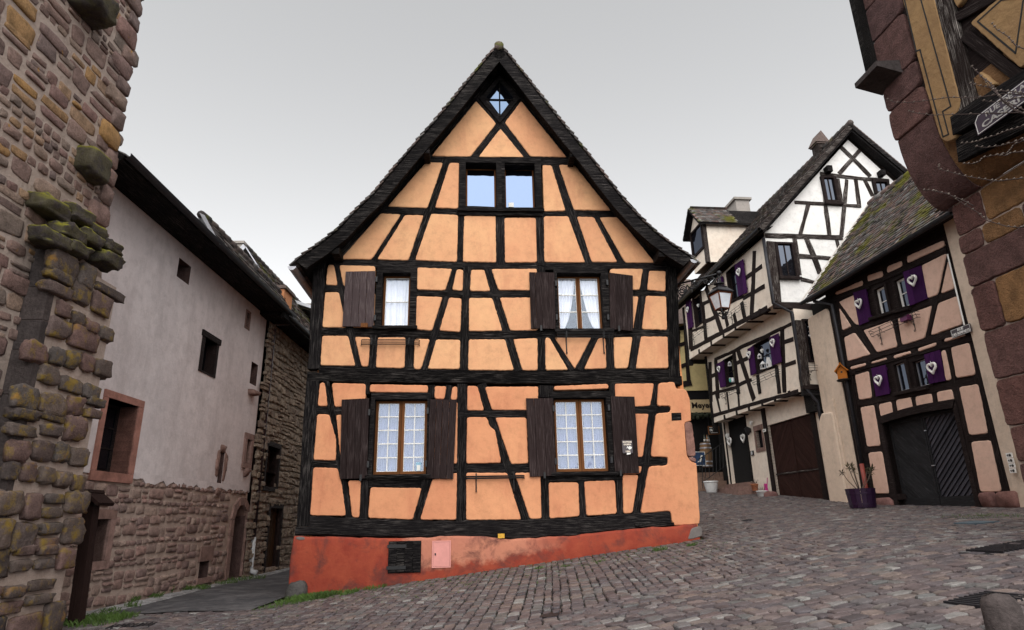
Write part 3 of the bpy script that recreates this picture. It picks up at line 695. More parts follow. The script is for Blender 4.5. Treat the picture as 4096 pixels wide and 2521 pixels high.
MB().box(pm[0]+.05, pm[0]+.075, -PW-.024, -PW-.01, (pm[1]+pm[3])/2-.02, (pm[1]+pm[3])/2+.02).build('lock', M['iron'], pc)
M['yellow'] = m_plain('yellow_plate', (.62, .34, .03), .5, var=.3, scale=30)
yp = rect(HF, 'RA', 66, 1090, 108, 1119, PW)
MB().box(yp[0], yp[2], -PW-.02, -PW+.01, yp[1], yp[3]).build('notice_plate', M['yellow'], house)
# sticker in the ground floor window
M['sticker'] = m_plain('blue_sticker', (.25, .45, .60), .5, var=.1)
sk = rect(HF, 'R8', 818, 636, 851, 696, -.11); MB().box(sk[0], sk[2], .108, .112, sk[1], sk[3]).build('sticker', M['sticker'], house)
sk2 = (sk[0]+.015, sk[1]+.02, sk[2]-.015, sk[1]+.13); MB().box(sk2[0], sk2[2], .104, .108, sk2[1], sk2[3]).build('sticker_text_field', M['white_paint'], house)
# flower box holders on the house
def plain_rack(fr, z, A, B, label, drop=.1, depth=.16, arms=(), armlen=.3, y0=.07):
    P, Q = fr.at(z, A, depth), fr.at(z, B, depth); xc, zb, L = (P[0]+Q[0])/2, (P[1]+Q[1])/2, Q[0]-P[0]
    root = thing('flower_rack', fr.world((xc, 0, zb)), fr.yaw, label=label, cat='flower rack', group='flower box holders')
    mb = MB()
    for k, zz in enumerate((0, -drop*.6, -drop*1.4, -drop*2)):
        if k > 1 and not arms == (): pass
        mb.tube([(-L/2, -y0, zz), (-L/2+.02, -depth, zz), (L/2-.02, -depth, zz), (L/2, -y0, zz)], .009, 5)
    mb.build('rails', M['iron'], root)
    for s_ in arms or (-.32, .32):
        b = MB(); X = s_*L; b.tube([(X, -y0-.01, .06), (X, -y0-.012, -drop*2-armlen)], .013, 6)
        b.tube([(X, -y0-.01, -drop*2), (X, -depth, -drop*2), (X, -depth, .03)], .01, 5)
        b.tube(scroll((X, -y0-.03, -drop*2-armlen+.02), .03, 1.2, (0,1,0), (0,0,1)), .01, 5)
        b.build('bracket', M['iron'], root)
    return root
plain_rack(HF, 'R6', (805,985), (1450,988), 'thin iron flower rack below the weathered grey-brown shutter', drop=.05, armlen=.0)
plain_rack(HF, 'R7', (755,905), (1395,908), 'iron flower rack with twisted brackets under the tied-back curtains', drop=.055, armlen=.33, depth=.2)
plain_rack(HF, 'RA', (-140,722), (236,722), 'bare iron rail holder on the ground floor between the windows', drop=.025, armlen=.25)
# ------------------------------------------------------------------ street: bed, setts, lane
M['bed'] = m_plaster('joint_soil', (.014,.012,.010), (.024,.023,.013), sc=3, bmp=.6, rnd=0, dirt=(.035,.05,.012), dlo=.52, dhi=.62)
gx = np.arange(-40, 60.01, 1.0); gy = np.arange(-30, 70.01, 1.0)
gx = np.unique(np.concatenate([gx, np.arange(-9, 14, .25)])); gy = np.unique(np.concatenate([gy, np.arange(3, 24, .25)]))
mb = MB(); nx = len(gx)
mb.add([(x, y, gz(x, y)-.035) for y in gy for x in gx], [[j*nx+i, j*nx+i+1, (j+1)*nx+i+1, (j+1)*nx+i] for j in range(len(gy)-1) for i in range(nx-1)])
street = mb.build('street', M['bed'], smooth=True, kind='structure')
tag(street, label='sloping cobbled street surface', cat='street')
M['sett'] = m_stone('porphyry_sett', [(.062,.053,.057), (.12,.092,.092), (.085,.075,.082), (.15,.117,.112), (.078,.068,.076), (.16,.124,.112), (.12,.12,.12), (.10,.083,.088), (.22,.212,.205)], sc=6, bmp=.45, rough=.55, pit=.35,
                    moss=[((.045,.052,.018), .68, .80, 1.3)])
# regions of the paving
lineB = (ground('N', (160,660)), ground('N', (1230,425)), ground('N', (2457,262)))
def below_line(x, y):
    a, b, c = lineB
    p, q = (a, b) if x < b.x else (b, c)
    return y < p.y + (q.y-p.y)*(x-p.x)/(q.x-p.x)
drA, drB = ground('N', (350,175)), ground('N', (1300,400))
def drain_side(x, y): return (drB.x-drA.x)*(y-drA.y)-(drB.y-drA.y)*(x-drA.x)
asph = [ground('B1', p) for p in ((235,462), (330,443), (700,428), (1060,412), (1215,352))]
hl = HF.world((HF.at('R8', (110,1300))[0]-.05, 0, 0))
def in_lane(x, y):
    if x > -3.4: return False
    for a, b in zip(asph, asph[1:]):
        if a.x <= x <= b.x: return y > a.y+(b.y-a.y)*(x-a.x)/(b.x-a.x)
    if x < asph[0].x: return y > asph[0].y-.1
    return y > asph[-1].y + (x-asph[-1].x)*1.2
hn = HF.n
def in_house(x, y):
    d = (Vector((x, y, 0))-HF.O).dot(hn); u = (Vector((x, y, 0))-HF.O).dot(HF.x)
    return d < PW-.02 and -4.45 < u < 3.75
def visible(x, y, z):
    v = Vector((x, y, z))-EYE; d = v.dot(FWD)
    if d < .5: return False
    return -900 < CX+FPX*v.dot(RGT)/d < 5000 and -100 < CY-FPX*v.dot(UPV)/d < 3300
setts = []
def pave(test, ang, bounds, lw, ll, gap=.017, bow=0):
    ca, sa = math.cos(ang), math.sin(ang); u0, u1, v0, v1 = bounds
    v = v0
    while v < v1:
        w = random.uniform(*lw); u = u0+random.uniform(0, ll[1])
        while u < u1:
            l = random.uniform(*ll)
            cu, cv = u+l/2, v+w/2 + bow*(u+l/2)**2*.01
            x, y = ca*cu-sa*cv, sa*cu+ca*cv
            if test(x, y) and not in_house(x, y) and x < 12.2 and visible(x, y, gz(x, y)):
                hl_, hw = (l-gap)/2, (w-gap)/2
                setts.append((x, y, hl_, hw, ang+random.gauss(0, .035)+bow*2*(u+l/2)*.01))
            u += l
        v += w
east = lambda x, y: 12.35-.11*y - .05
reg = lambda x, y: (1 if below_line(x, y) else (2 if drain_side(x, y) > 0 else 0))
drain_w = .34
strip = lambda x, y: abs(drain_side(x, y))/math.hypot(drB.x-drA.x, drB.y-drA.y) < drain_w/2 and drB.x > x > drA.x-.3 and not below_line(x, y)
pave(lambda x, y: reg(x, y) == 0 and not in_lane(x, y) and not strip(x, y) and x > -7.1 and x < 8, R_(84), (2, 22, -9, 8), (.10, .16), (.12, .22), bow=.25)
B_ang = math.atan2(lineB[2].y-lineB[0].y, lineB[2].x-lineB[0].x)
pave(lambda x, y: reg(x, y) == 1 and x > -7.1 and x < 8, B_ang, (-10, 14, -9, 12), (.095, .16), (.11, .24))
pave(lambda x, y: reg(x, y) == 2 and not strip(x, y) and y < 31 and x < east(x, y)+.3, B_ang+R_(20), (-4, 26, -6, 24), (.115, .15), (.13, .19))
D_ang = math.atan2(drB.y-drA.y, drB.x-drA.x)
pave(strip, D_ang, (-5, 25, -25, 25), (.16, .18), (.2, .34))
def sett_mesh(mb, x, y, hl_, hw, ang):
    ca, sa = math.cos(ang), math.sin(ang); n = 8; c = .022
    base = [(-hl_+c, -hw), (hl_-c, -hw), (hl_, -hw+c), (hl_, hw-c), (hl_-c, hw), (-hl_+c, hw), (-hl_, hw-c), (-hl_, -hw+c)]
    base = [(a+random.gauss(0, .0075), b+random.gauss(0, .0075)) for a, b in base]
    tilt = (random.gauss(0, .022), random.gauss(0, .032)); dz = random.gauss(0, .004)
    sx, sy = (gz(x+.05, y)-gz(x-.05, y))*10, (gz(x, y+.05)-gz(x, y-.05))*10
    z0 = gz(x, y); vs = []
    for k, (s_, h) in enumerate(((1.0, -.05), (1.0, -.011), (.91, .0))):
        for a, b in base:
            a2, b2 = a*s_, b*s_; X, Y = ca*a2-sa*b2, sa*a2+ca*b2
            vs.append((x+X, y+Y, z0+sx*X+sy*Y+h+dz+(tilt[0]*a2+tilt[1]*b2 if k else 0)))
    fs = [[r*n+i, r*n+(i+1)%n, (r+1)*n+(i+1)%n, (r+1)*n+i] for r in range(2) for i in range(n)] + [list(range(2*n, 3*n))]
    mb.tint = random.random(); mb.add(vs, fs)
def seen_size(s):
    v = Vector((s[0], s[1], gz(s[0], s[1])))-EYE; d = v.dot(FWD)
    px, py = CX+FPX*v.dot(RGT)/d, CY-FPX*v.dot(UPV)/d
    return s[2]*s[3]*abs(v.z)/d**3 * (1 if 0 < px < 4096 and py < 2521 else .01)
setts.sort(key=seen_size, reverse=True)
rest = MB()
for i, s in enumerate(setts):
    if i < 300:
        m1 = MB(); sett_mesh(m1, *s); m1.build('paving_sett', M['sett'], street)
    else: sett_mesh(rest, *s)
rest.build('paving_setts', M['sett'], street, kind='stuff')
print('setts', len(setts))
# asphalt lane
M['asphalt'] = m_plaster('asphalt', (.050,.049,.054), (.075,.073,.078), sc=2, grain=110, bmp=1.0, rnd=0, dirt=(.13,.125,.13), dlo=.47, dhi=.62)
LX = lambda y: -7.0-.0175*y
mb = MB(); ys = np.arange(9.5, 40.01, .25)
for y in ys:
    for x in np.linspace(LX(y)+.42, -3.3, 14): mb.v.append((x, y, gz(x, y)+.004+.012*math.sin(3*x+y) )); mb.t.append(.5)
for j in range(len(ys)-1):
    for i in range(13):
        vs = [j*14+i, j*14+i+1, (j+1)*14+i+1, (j+1)*14+i]
        c = (sum(mb.v[k][0] for k in vs)/4, sum(mb.v[k][1] for k in vs)/4)
        if in_lane(*c) and not in_house(*c): mb.f.append(vs)
tag(mb.build('lane', M['asphalt'], smooth=True, kind='structure'), label='dark asphalt lane running between the houses', cat='lane')
# ------------------------------------------------------------------ stonework helpers
def in_poly(x, y, poly):
    c = False; n = len(poly); j = n-1
    for i in range(n):
        xi, yi = poly[i]; xj, yj = poly[j]
        if (yi > y) != (yj > y) and x < (xj-xi)*(y-yi)/(yj-yi)+xi: c = not c
        j = i
    return c
from mathutils import noise as mnoise
def lump(mb, c, r, e=.6, n=14, m=9, amp=.14, seed=None):
    """knobbly boulder"""
    so = Vector((random.uniform(0, 50), 0, 0)); vs = []; f = lambda v: math.copysign(abs(v)**e, v)
    for i in range(m+1):
        t = -math.pi/2+math.pi*i/m
        for k in range(n):
            a = 2*math.pi*k/n; d = Vector((f(math.cos(t))*f(math.cos(a)), f(math.cos(t))*f(math.sin(a)), f(math.sin(t))))
            q = 1+amp*mnoise.noise(d*1.6+so)*1.6+amp*.6*mnoise.noise(d*4+so)
            vs.append((c[0]+d.x*r[0]*q, c[1]+d.y*r[1]*q, c[2]+d.z*r[2]*q))
    mb.add(vs, [[i*n+k, i*n+(k+1)%n, (i+1)*n+(k+1)%n, (i+1)*n+k] for i in range(m) for k in range(n)])
def stone_geo(mb, x, z, hw, hh, proud, y0=.03, n=10, rough=.12, flat=.8, tint=None):
    ph = random.random()*6.28; pts = []
    e = random.uniform(.28, .5)
    for k in range(n):
        a = 2*math.pi*(k+.5)/n + random.gauss(0, .08); c, s_ = math.cos(a), math.sin(a)
        r = 1+random.gauss(0, rough)*.6
        pts.append((hw*math.copysign(abs(c)**e, c)*r, hh*math.copysign(abs(s_)**e, s_)*r))
    vs = []; tx, tz = random.gauss(0, .25), random.gauss(0, .25)
    for sc, y in ((1.0, y0), (.97, -proud*.6), (flat, -proud)):
        for a, b in pts:
            yy = y - (proud*(tx*a/hw+tz*b/hh)*.5 + random.gauss(0, proud*.10) if y < 0 else 0)
            vs.append((x+a*sc, yy, z+b*sc))
    vs.append((x+random.gauss(0, hw*.2), -proud*random.uniform(.95, 1.3), z+random.gauss(0, hh*.2)))
    fs = [[r*n+i, r*n+(i+1)%n, (r+1)*n+(i+1)%n, (r+1)*n+i] for r in range(2) for i in range(n)] + [[2*n+i, 2*n+(i+1)%n, 3*n] for i in range(n)]
    mb.tint = random.random() if tint is None else tint; mb.add(vs, fs)
def rubble(fr, parent, poly, hrange, wratio, mat, holes=(), proud=(.02, .05), gap=.025, name='stone', limit=300, y0=.03, yoff=0, big=.12, tintf=None, smooth=False, lumpy=False):
    """courses of irregular stones filling a polygon of local x z; the ones that show largest are parts of their own"""
    xs = [p[0] for p in poly]; zs = [p[1] for p in poly]; out = []
    z = min(zs)
    while z < max(zs):
        h = random.uniform(*hrange); x = min(xs)-random.uniform(0, .3); wav = random.uniform(0, 6)
        while x < max(xs):
            w = h*random.uniform(*wratio)*(1.5 if random.random() < big else 1)
            zz = z+h/2+.18*h*math.sin(wav+x*2.2)
            k = 1
            if h > hrange[0]*1.35 and random.random() < .3: k = 2       # two thin stones instead of one
            for i in range(k):
                hh = h/k; zc = zz-h/2+hh*(i+.5); cx = x+w/2
                if in_poly(cx, zc, poly) and not any(a-w*.33 < cx < c+w*.33 and b-hh*.4 < zc < d+hh*.4 for a, b, c, d in holes):
                    out.append((cx, zc, (w-gap)/2*random.uniform(.92, 1.02), (hh-gap)/2*random.uniform(.9, 1.04), random.uniform(*proud)))
            x += w
        z += h
    def vis(s):
        P = fr.world((s[0], 0, s[1])); v = P-EYE; d = v.dot(FWD)
        if d < .3: return 0
        px, py = CX+FPX*v.dot(RGT)/d, CY-FPX*v.dot(UPV)/d
        return s[2]*s[3]/d**2*(1 if -60 < px < 4150 and -60 < py < 2600 else .001)
    out.sort(key=vis, reverse=True); rest = MB()
    for i, s in enumerate(out):
        t = tintf(s[0], s[1]) if tintf else None
        if i < limit:
            m1 = MB(); m1.tint = random.random()
            if lumpy: lump(m1, (s[0], .02, s[1]), (s[2]*1.04, s[4]+.03, s[3]*1.04), e=.38, amp=.17, n=14, m=10)
            else: stone_geo(m1, *s, y0=y0, tint=t)
            m1.build(name, mat, parent, smooth=smooth, loc=(0, yoff, 0))
        else: stone_geo(rest, *s, y0=y0, tint=t)
    if rest.v: rest.build(name+'s', mat, parent, smooth=smooth, kind='stuff', loc=(0, yoff, 0))
    return len(out)
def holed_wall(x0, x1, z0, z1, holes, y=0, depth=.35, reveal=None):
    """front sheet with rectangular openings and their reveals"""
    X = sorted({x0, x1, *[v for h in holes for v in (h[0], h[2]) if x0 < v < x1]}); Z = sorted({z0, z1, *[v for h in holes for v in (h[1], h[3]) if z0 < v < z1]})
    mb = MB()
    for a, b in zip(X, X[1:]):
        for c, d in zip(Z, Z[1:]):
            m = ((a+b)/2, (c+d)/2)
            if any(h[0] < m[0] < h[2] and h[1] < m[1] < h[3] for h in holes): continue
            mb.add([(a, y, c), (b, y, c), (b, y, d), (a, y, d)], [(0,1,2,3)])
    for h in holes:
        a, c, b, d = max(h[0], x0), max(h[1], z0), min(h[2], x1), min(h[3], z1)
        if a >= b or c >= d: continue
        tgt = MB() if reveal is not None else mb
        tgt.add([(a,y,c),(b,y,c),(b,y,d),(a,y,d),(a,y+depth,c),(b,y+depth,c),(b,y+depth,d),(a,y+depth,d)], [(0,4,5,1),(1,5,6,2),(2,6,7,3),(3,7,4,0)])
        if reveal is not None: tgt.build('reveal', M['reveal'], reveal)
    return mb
def at_x(fr, z, p, lx):
    """point of the ray through p where local x = lx -> (w outward, z)"""
    D = ray(*src(z, p)); P0 = fr.O+fr.x*lx; t = (P0-EYE).dot(fr.x)/D.dot(fr.x); h = EYE+D*t-fr.O
    return h.dot(fr.n), h.z

M['mortar'] = m_plaster('lime_mortar', (.40,.325,.285), (.33,.265,.23), sc=2.5, grain=70, bmp=.9, rnd=0, dirt=(.20,.155,.13), dlo=.55, dhi=.75)
M['mortar_pink'] = m_plaster('pink_mortar', (.40,.315,.27), (.33,.255,.22), sc=2.5, grain=70, bmp=.9, rnd=0, dirt=(.16,.11,.10), dlo=.55, dhi=.78)
M['rubble'] = m_stone('tower_rubble', [(.13,.095,.088), (.21,.14,.122), (.25,.17,.145), (.16,.12,.112), (.23,.135,.12), (.19,.15,.13), (.28,.20,.16), (.33,.19,.075)], sc=6, bmp=1.0,
                      moss=[((.27,.14,.03), .64, .69, 4.0)])
M['rubble_lichen'] = m_stone('lichen_rubble', [(.06,.05,.05), (.14,.105,.09), (.10,.085,.08), (.16,.10,.09), (.09,.075,.07)], sc=6, bmp=1.0,
                      moss=[((.20,.135,.03), .52, .66, 5.5), ((.24,.13,.035), .60, .70, 3.1)])
M['mossy_cap'] = m_stone('mossy_cap', [(.035,.031,.031), (.06,.05,.048), (.045,.04,.04)], sc=6, bmp=1.2, moss=[((.20,.19,.014), .42, .52, 5.0)], up=True)
M['rubble_pink'] = m_stone('house_rubble', [(.16,.105,.095), (.28,.185,.16), (.23,.165,.145), (.34,.25,.21), (.20,.14,.13), (.30,.19,.165)], sc=7, bmp=1.0)
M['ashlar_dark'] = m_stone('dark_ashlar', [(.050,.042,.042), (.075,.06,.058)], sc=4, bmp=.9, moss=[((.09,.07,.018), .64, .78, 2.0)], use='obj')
M['frame_pink'] = m_stone('dressed_pink_sandstone', [(.30,.145,.115), (.34,.165,.13)], sc=4, bmp=.25, use='obj', pit=.15)
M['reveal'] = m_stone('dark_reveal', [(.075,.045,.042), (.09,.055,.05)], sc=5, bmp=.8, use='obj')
M['frame_stone'] = m_stone('dressed_brown_sandstone', [(.20,.125,.105), (.25,.16,.14)], sc=5, bmp=.5, use='obj', pit=.3)

# ------------------------------------------------------------------ old stone gate tower on the left
TF = Frame((-6.4, 0, 0), 91)
tower = TF.empty('gate_tower', label='tall rubble stone tower wall with mossy buttress at the left edge', cat='tower')
edge = TF.pts('F', [(344,-40), (340,0), (322,100), (303,215), (285,330), (262,480), (245,640), (240,760)])
ex = sum(e[0] for e in edge)/len(edge)
bx0 = TF.at('A1', (305,1150), .35)[0]; bxs = TF.pts('F', [(272,660), (235,960), (200,1200), (165,1500)], .35)
print('tower edge', [(round(a,2), round(b,2)) for a, b in edge], 'buttress', bx0, bxs)
bx1 = sum(p[0] for p in bxs)/4
btop = TF.at('F', (270,640), .35)[1]
prof = [(2.5, -.5), (ex+.1, -.5), (ex+.1, edge[-1][1])] + [(x, z) for x, z in edge[::-1]] + [(edge[0][0], 14), (2.5, 14)]
MB().prism(prof, 0, 4).build('mortar_wall', M['mortar'], tower)
tp = [(3.6, -.4), (ex+.02, -.4)] + [(x-.02, z) for x, z in edge[::-1] if z > 4] + [(edge[0][0]-.02, 12.2), (3.6, 12.2)]
nst = rubble(TF, tower, tp, (.13, .34), (.9, 1.9), M['rubble'], holes=[(bx0+.08, -1, bx1, btop+.1)], proud=(.008, .035), name='rubble_stone', gap=.032, smooth=True)
print('tower stones', nst)
# quoins at the free edge of the tower
z = btop+.3; k = 0
while z < 11.5:
    h = random.uniform(.28, .42); i = 0
    xe = np.interp(z+h/2, [e[1] for e in edge[::-1]], [e[0] for e in edge[::-1]])
    l = .55 if k % 2 else .32
    m1 = MB(); stone_geo(m1, xe-l/2+.03, z+h/2, l/2, h/2-.012, .055, y0=.25, flat=.88, n=12, rough=.05); m1.build('quoin', M['rubble'], tower, smooth=True)
    z += h; k += 1
# buttress
MB().box(bx0, bx1, -.30, .1, -.4, btop-.25).build('buttress_core', M['mortar'], tower)
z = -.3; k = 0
while z < btop-.3:                                           # smooth side towards the viewer, its shade put into the dark stone colour
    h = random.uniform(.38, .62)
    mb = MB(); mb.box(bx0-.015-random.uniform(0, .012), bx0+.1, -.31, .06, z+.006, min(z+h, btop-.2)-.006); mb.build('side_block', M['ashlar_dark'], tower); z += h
class _F: pass
rubble(TF.shifted(.32), tower, [(bx0-.03, -.3), (bx1+.1, -.3), (bx1+.02, 2.5), (bx1, btop-.25), (bx0-.03, btop-.25)], (.24, .40), (1.0, 1.55), M['rubble_lichen'], proud=(.03, .075), name='buttress_stone', gap=.045, y0=.2, yoff=-.31, big=.05, lumpy=True, smooth=True)
cap = MB()
for i, (p, s_, y) in enumerate(((('A1', (300,1000)), .30, -.14), (('A1', (330,1120)), .26, -.30), (('A1', (410,1040)), .26, -.20), (('A1', (470,1110)), .22, -.24), (('A1', (530,1190)), .22, -.30), (('A1', (250,1150)), .25, -.30), (('A1', (345,1200)), .24, -.34), (('A1', (430,1150)), .24, -.30), (('A1', (500,1250)), .26, -.36))):
    a = TF.at(p[0], p[1], .3); m1 = MB(); lump(m1, (a[0], y+.04, a[1]), (s_*.95, s_*.66, s_*.42), e=.42, amp=.2, n=22, m=14)
    m1.build('mossy_cap_stone', M['mossy_cap'], tower, smooth=True)
for p, hw, hh, pr in ((('A1', (465,800)), .30, .22, .26), (('A1', (440,20)), .34, .22, .4)):
    a = TF.at(*p, .15); m1 = MB(); lump(m1, (a[0], 0, a[1]), (hw, pr, hh), e=.35, amp=.14, n=22, m=14); m1.build('projecting_stone', M['mossy_cap'], tower, smooth=True)

# ------------------------------------------------------------------ long lilac-grey house along the lane
LF = Frame((-7.0, 0, 0), 91)
lane_house = LF.empty('lane_house', label='long lilac-grey rendered house over a rubble stone base, along the lane', cat='house')
M['lilac'] = m_plaster('lilac_grey_render', (.63,.575,.58), (.53,.48,.485), sc=.7, grain=90, bmp=.35, rnd=0, dirt=(.38,.34,.343), dlo=.48, dhi=.76)
XE = LF.at('A3', (1075,1200))[0]; ZT = 7.75
hz = {}
hz['pink'] = quad_rect(LF, 'A4', [(178,135),(360,185),(305,585),(110,572)])
hz['pinko'] = quad_rect(LF, 'A4', [(155,85),(390,150),(330,640),(75,628)])
hz['square'] = quad_rect(LF, 'A3', [(540,790),(618,865),(604,965),(538,925)])
hz['slit'] = quad_rect(LF, 'A3', [(955,1128),(972,1140),(968,1228),(952,1222)])
hz['wood'] = quad_rect(LF, 'A3', [(700,1285),(772,1325),(752,1512),(680,1490)])
hz['woodo'] = quad_rect(LF, 'A3', [(686,1252),(786,1312),(764,1524),(662,1496)])
hz['small'] = quad_rect(LF, 'A3', [(985,1430),(1022,1450),(1015,1580),(975,1565)])
hz['arrow'] = quad_rect(LF, 'A4', [(1003,380),(1030,385),(1022,530),(996,525)])
hz['lowwin'] = quad_rect(LF, 'A4', [(110,850),(195,858),(160,1100),(75,1110)])
hz['cross'] = quad_rect(LF, 'A4', [(846,455),(872,455),(864,665),(838,662)])
hz['door'] = quad_rect(LF, 'A4', [(932,765),(1006,770),(990,1196),(912,1206)])
hz['vent'] = quad_rect(LF, 'A4', [(738,1105),(793,1100),(785,1196),(730,1206)])
for k_, v_ in hz.items(): print(k_, [round(t, 2) for t in v_])
ZB = LF.at('A4', (700,650))[1]
XA = ex-.3
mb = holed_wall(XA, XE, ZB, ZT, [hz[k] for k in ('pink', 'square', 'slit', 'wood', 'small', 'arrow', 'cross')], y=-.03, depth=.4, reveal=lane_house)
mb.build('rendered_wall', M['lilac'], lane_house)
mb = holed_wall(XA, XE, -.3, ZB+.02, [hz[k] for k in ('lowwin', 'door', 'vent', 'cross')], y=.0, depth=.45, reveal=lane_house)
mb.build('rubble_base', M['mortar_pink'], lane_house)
MB().box(XA, XE, .46, 5, -.3, ZT).build('dark_interior', M['room'], lane_house)
# ragged lower edge of the render
x = hz['pinko'][2]; pts = []
while x < XE: pts.append((x, ZB-random.uniform(-.02, .10))); x += random.uniform(.08, .2)
poly = [(hz['pinko'][2], ZB+.1)] + pts + [(XE, ZB-.05), (XE, ZB+.1)]
MB().prism(poly, -.033, .01).build('render_edge', M['lilac'], lane_house)
bh = [hz['lowwin'], (hz['door'][0]-.22, -1, hz['door'][2]+.22, hz['door'][3]+.2), hz['vent'], hz['cross'], hz['pinko']]
nst = rubble(LF, lane_house, [(XA, -.2), (XE-.02, -.2), (XE-.02, ZB-.02), (XA, ZB-.02)], (.11, .24), (1.0, 2.0), M['rubble_pink'], holes=bh, proud=(.015, .045), name='rubble_stone', gap=.03, smooth=True)
print('lane house stones', nst)
# dressed openings
def stone_frame(outer, inner, mat, y=-.07, back=.06, name='window_surround'):
    a, b = rpoly(outer), rpoly(inner); root = None
    parts = [[a[0], a[1], b[1], b[0]], [a[1], a[2], b[2], b[1]], [a[2], a[3], b[3], b[2]], [a[3], a[0], b[0], b[3]]]
    parts = [[(outer[0], outer[1]), (outer[2], outer[1]), (outer[2], inner[1]), (outer[0], inner[1])], [(inner[2], inner[1]+.006), (outer[2], inner[1]+.006), (outer[2], inner[3]-.006), (inner[2], inner[3]-.006)],
             [(outer[0], inner[3]), (outer[2], inner[3]), (outer[2], outer[3]), (outer[0], outer[3])], [(outer[0], inner[1]+.006), (inner[0], inner[1]+.006), (inner[0], inner[3]-.006), (outer[0], inner[3]-.006)]]
    for p in parts:
        m = MB().prism(p, y, back).build(name if root is None else 'surround_block', mat, lane_house if root is None else root)
        root = root or m
    return root
pw = stone_frame(hz['pinko'], hz['pink'], M['frame_pink'], y=-.06, back=.38)
pw['label'] = 'window framed in smooth pink sandstone'
r = hz['pink']; xm = (r[0]+r[2])/2
for a, b in ((r[0], xm), (xm, r[2])):
    MB().ring(rpoly((a, r[1], b, r[3])), rpoly((a+.06, r[1]+.08, b-.06, r[3]-.06)), .30, .35).build('casement', M['timber_brown'], pw)
    for j in range(3):
        h = (r[3]-r[1]-.14)/3; z0 = r[1]+.08+j*h
        MB().box(a+.06, b-.06, .325, .328, z0+.012, z0+h-.012).build('pane', M['glass_dark'], pw)
        if j: MB().box(a+.06, b-.06, .305, .34, z0-.012, z0+.012).build('glazing_bar', M['timber_brown'], pw)
MB().box(r[0]-.01, r[2]+.01, .40, .41, r[1], r[3]).build('dark_interior', M['room'], pw)
ww = MB().ring(rpoly(hz['woodo']), rpoly(hz['wood']), -.05, .3).build('wooden_window', M['timber_brown'], lane_house, label='narrow window in a dark wooden frame')
r = hz['wood']; MB().box(r[0], r[2], .2, .204, r[1], r[3]).build('pane', M['glass_dark'], ww)
MB().box((r[0]+r[2])/2-.02, (r[0]+r[2])/2+.02, .17, .22, r[1], r[3]).build('glazing_bar', M['timber_brown'], ww)
MB().box(hz['woodo'][0]-.05, hz['woodo'][2]+.05, -.07, .0, hz['woodo'][3]-.08, hz['woodo'][3]+.06).build('lintel', M['timber_brown'], ww)
for k in ('square', 'small', 'slit'):
    r = hz[k]; o = MB().box(r[0]-.05, r[2]+.05, .30, .34, r[1]-.05, r[3]+.05).build('shaft_back', M['room'], lane_house)
sl = LF.at('A4', (1058,105), .1); m1 = MB(); stone_geo(m1, sl[0], sl[1], .22, .07, .2, n=10); m1.build('window_ledge', M['frame_stone'], lane_house, smooth=True)
sf = stone_frame((hz['slit'][0]-.08, hz['slit'][1]-.06, hz['slit'][2]+.08, hz['slit'][3]+.06), hz['slit'], M['frame_stone'], y=-.04, back=.05)
sf = stone_frame((hz['arrow'][0]-.14, hz['arrow'][1]-.12, hz['arrow'][2]+.14, hz['arrow'][3]+.16), hz['arrow'], M['frame_stone'], y=-.08, back=.2)
sf['label'] = 'arrow slit in a carved sandstone frame'
m1 = MB(); stone_geo(m1, (hz['arrow'][0]+hz['arrow'][2])/2, hz['arrow'][1]-.24, .13, .11, .13); m1.build('carved_drop', M['frame_stone'], lane_house, smooth=True)
r = hz['cross']; cxm = (r[0]+r[2])/2
for dx, zz, hw, hh in ((0, r[3]+.08, .17, .10), (-.22, r[3]-.32, .10, .15), (.22, r[3]-.28, .10, .17), (-.20, r[1]+.55, .09, .34), (.20, r[1]+.5, .09, .38), (0, r[1]-.12, .16, .10)):
    m1 = MB(); stone_geo(m1, cxm+dx*1.1, zz, hw*.9, hh, .055, n=10, flat=.85); m1.build('slit_stone', M['frame_stone'], lane_house, smooth=True)
lw = stone_frame((hz['lowwin'][0]-.16, hz['lowwin'][1]-.14, hz['lowwin'][2]+.16, hz['lowwin'][3]+.16), hz['lowwin'], M['frame_stone'], y=-.05, back=.2)
r = hz['lowwin']; MB().box(r[0], r[2], .25, .28, r[1], r[3]).build('dark_interior', M['room'], lw)
vt = MB().prism([(hz['vent'][0]-.1, hz['vent'][3]), (hz['vent'][2]+.1, hz['vent'][3]), (hz['vent'][2]+.1, hz['vent'][3]+.32), (hz['vent'][0]-.1, hz['vent'][3]+.32)], -.05, .1).build('vent_lintel', M['frame_stone'], lane_house)
MB().box(hz['vent'][0]-.12, hz['vent'][2]+.12, -.06, .1, hz['vent'][1]-.12, hz['vent'][1]).build('vent_sill', M['frame_stone'], lane_house)
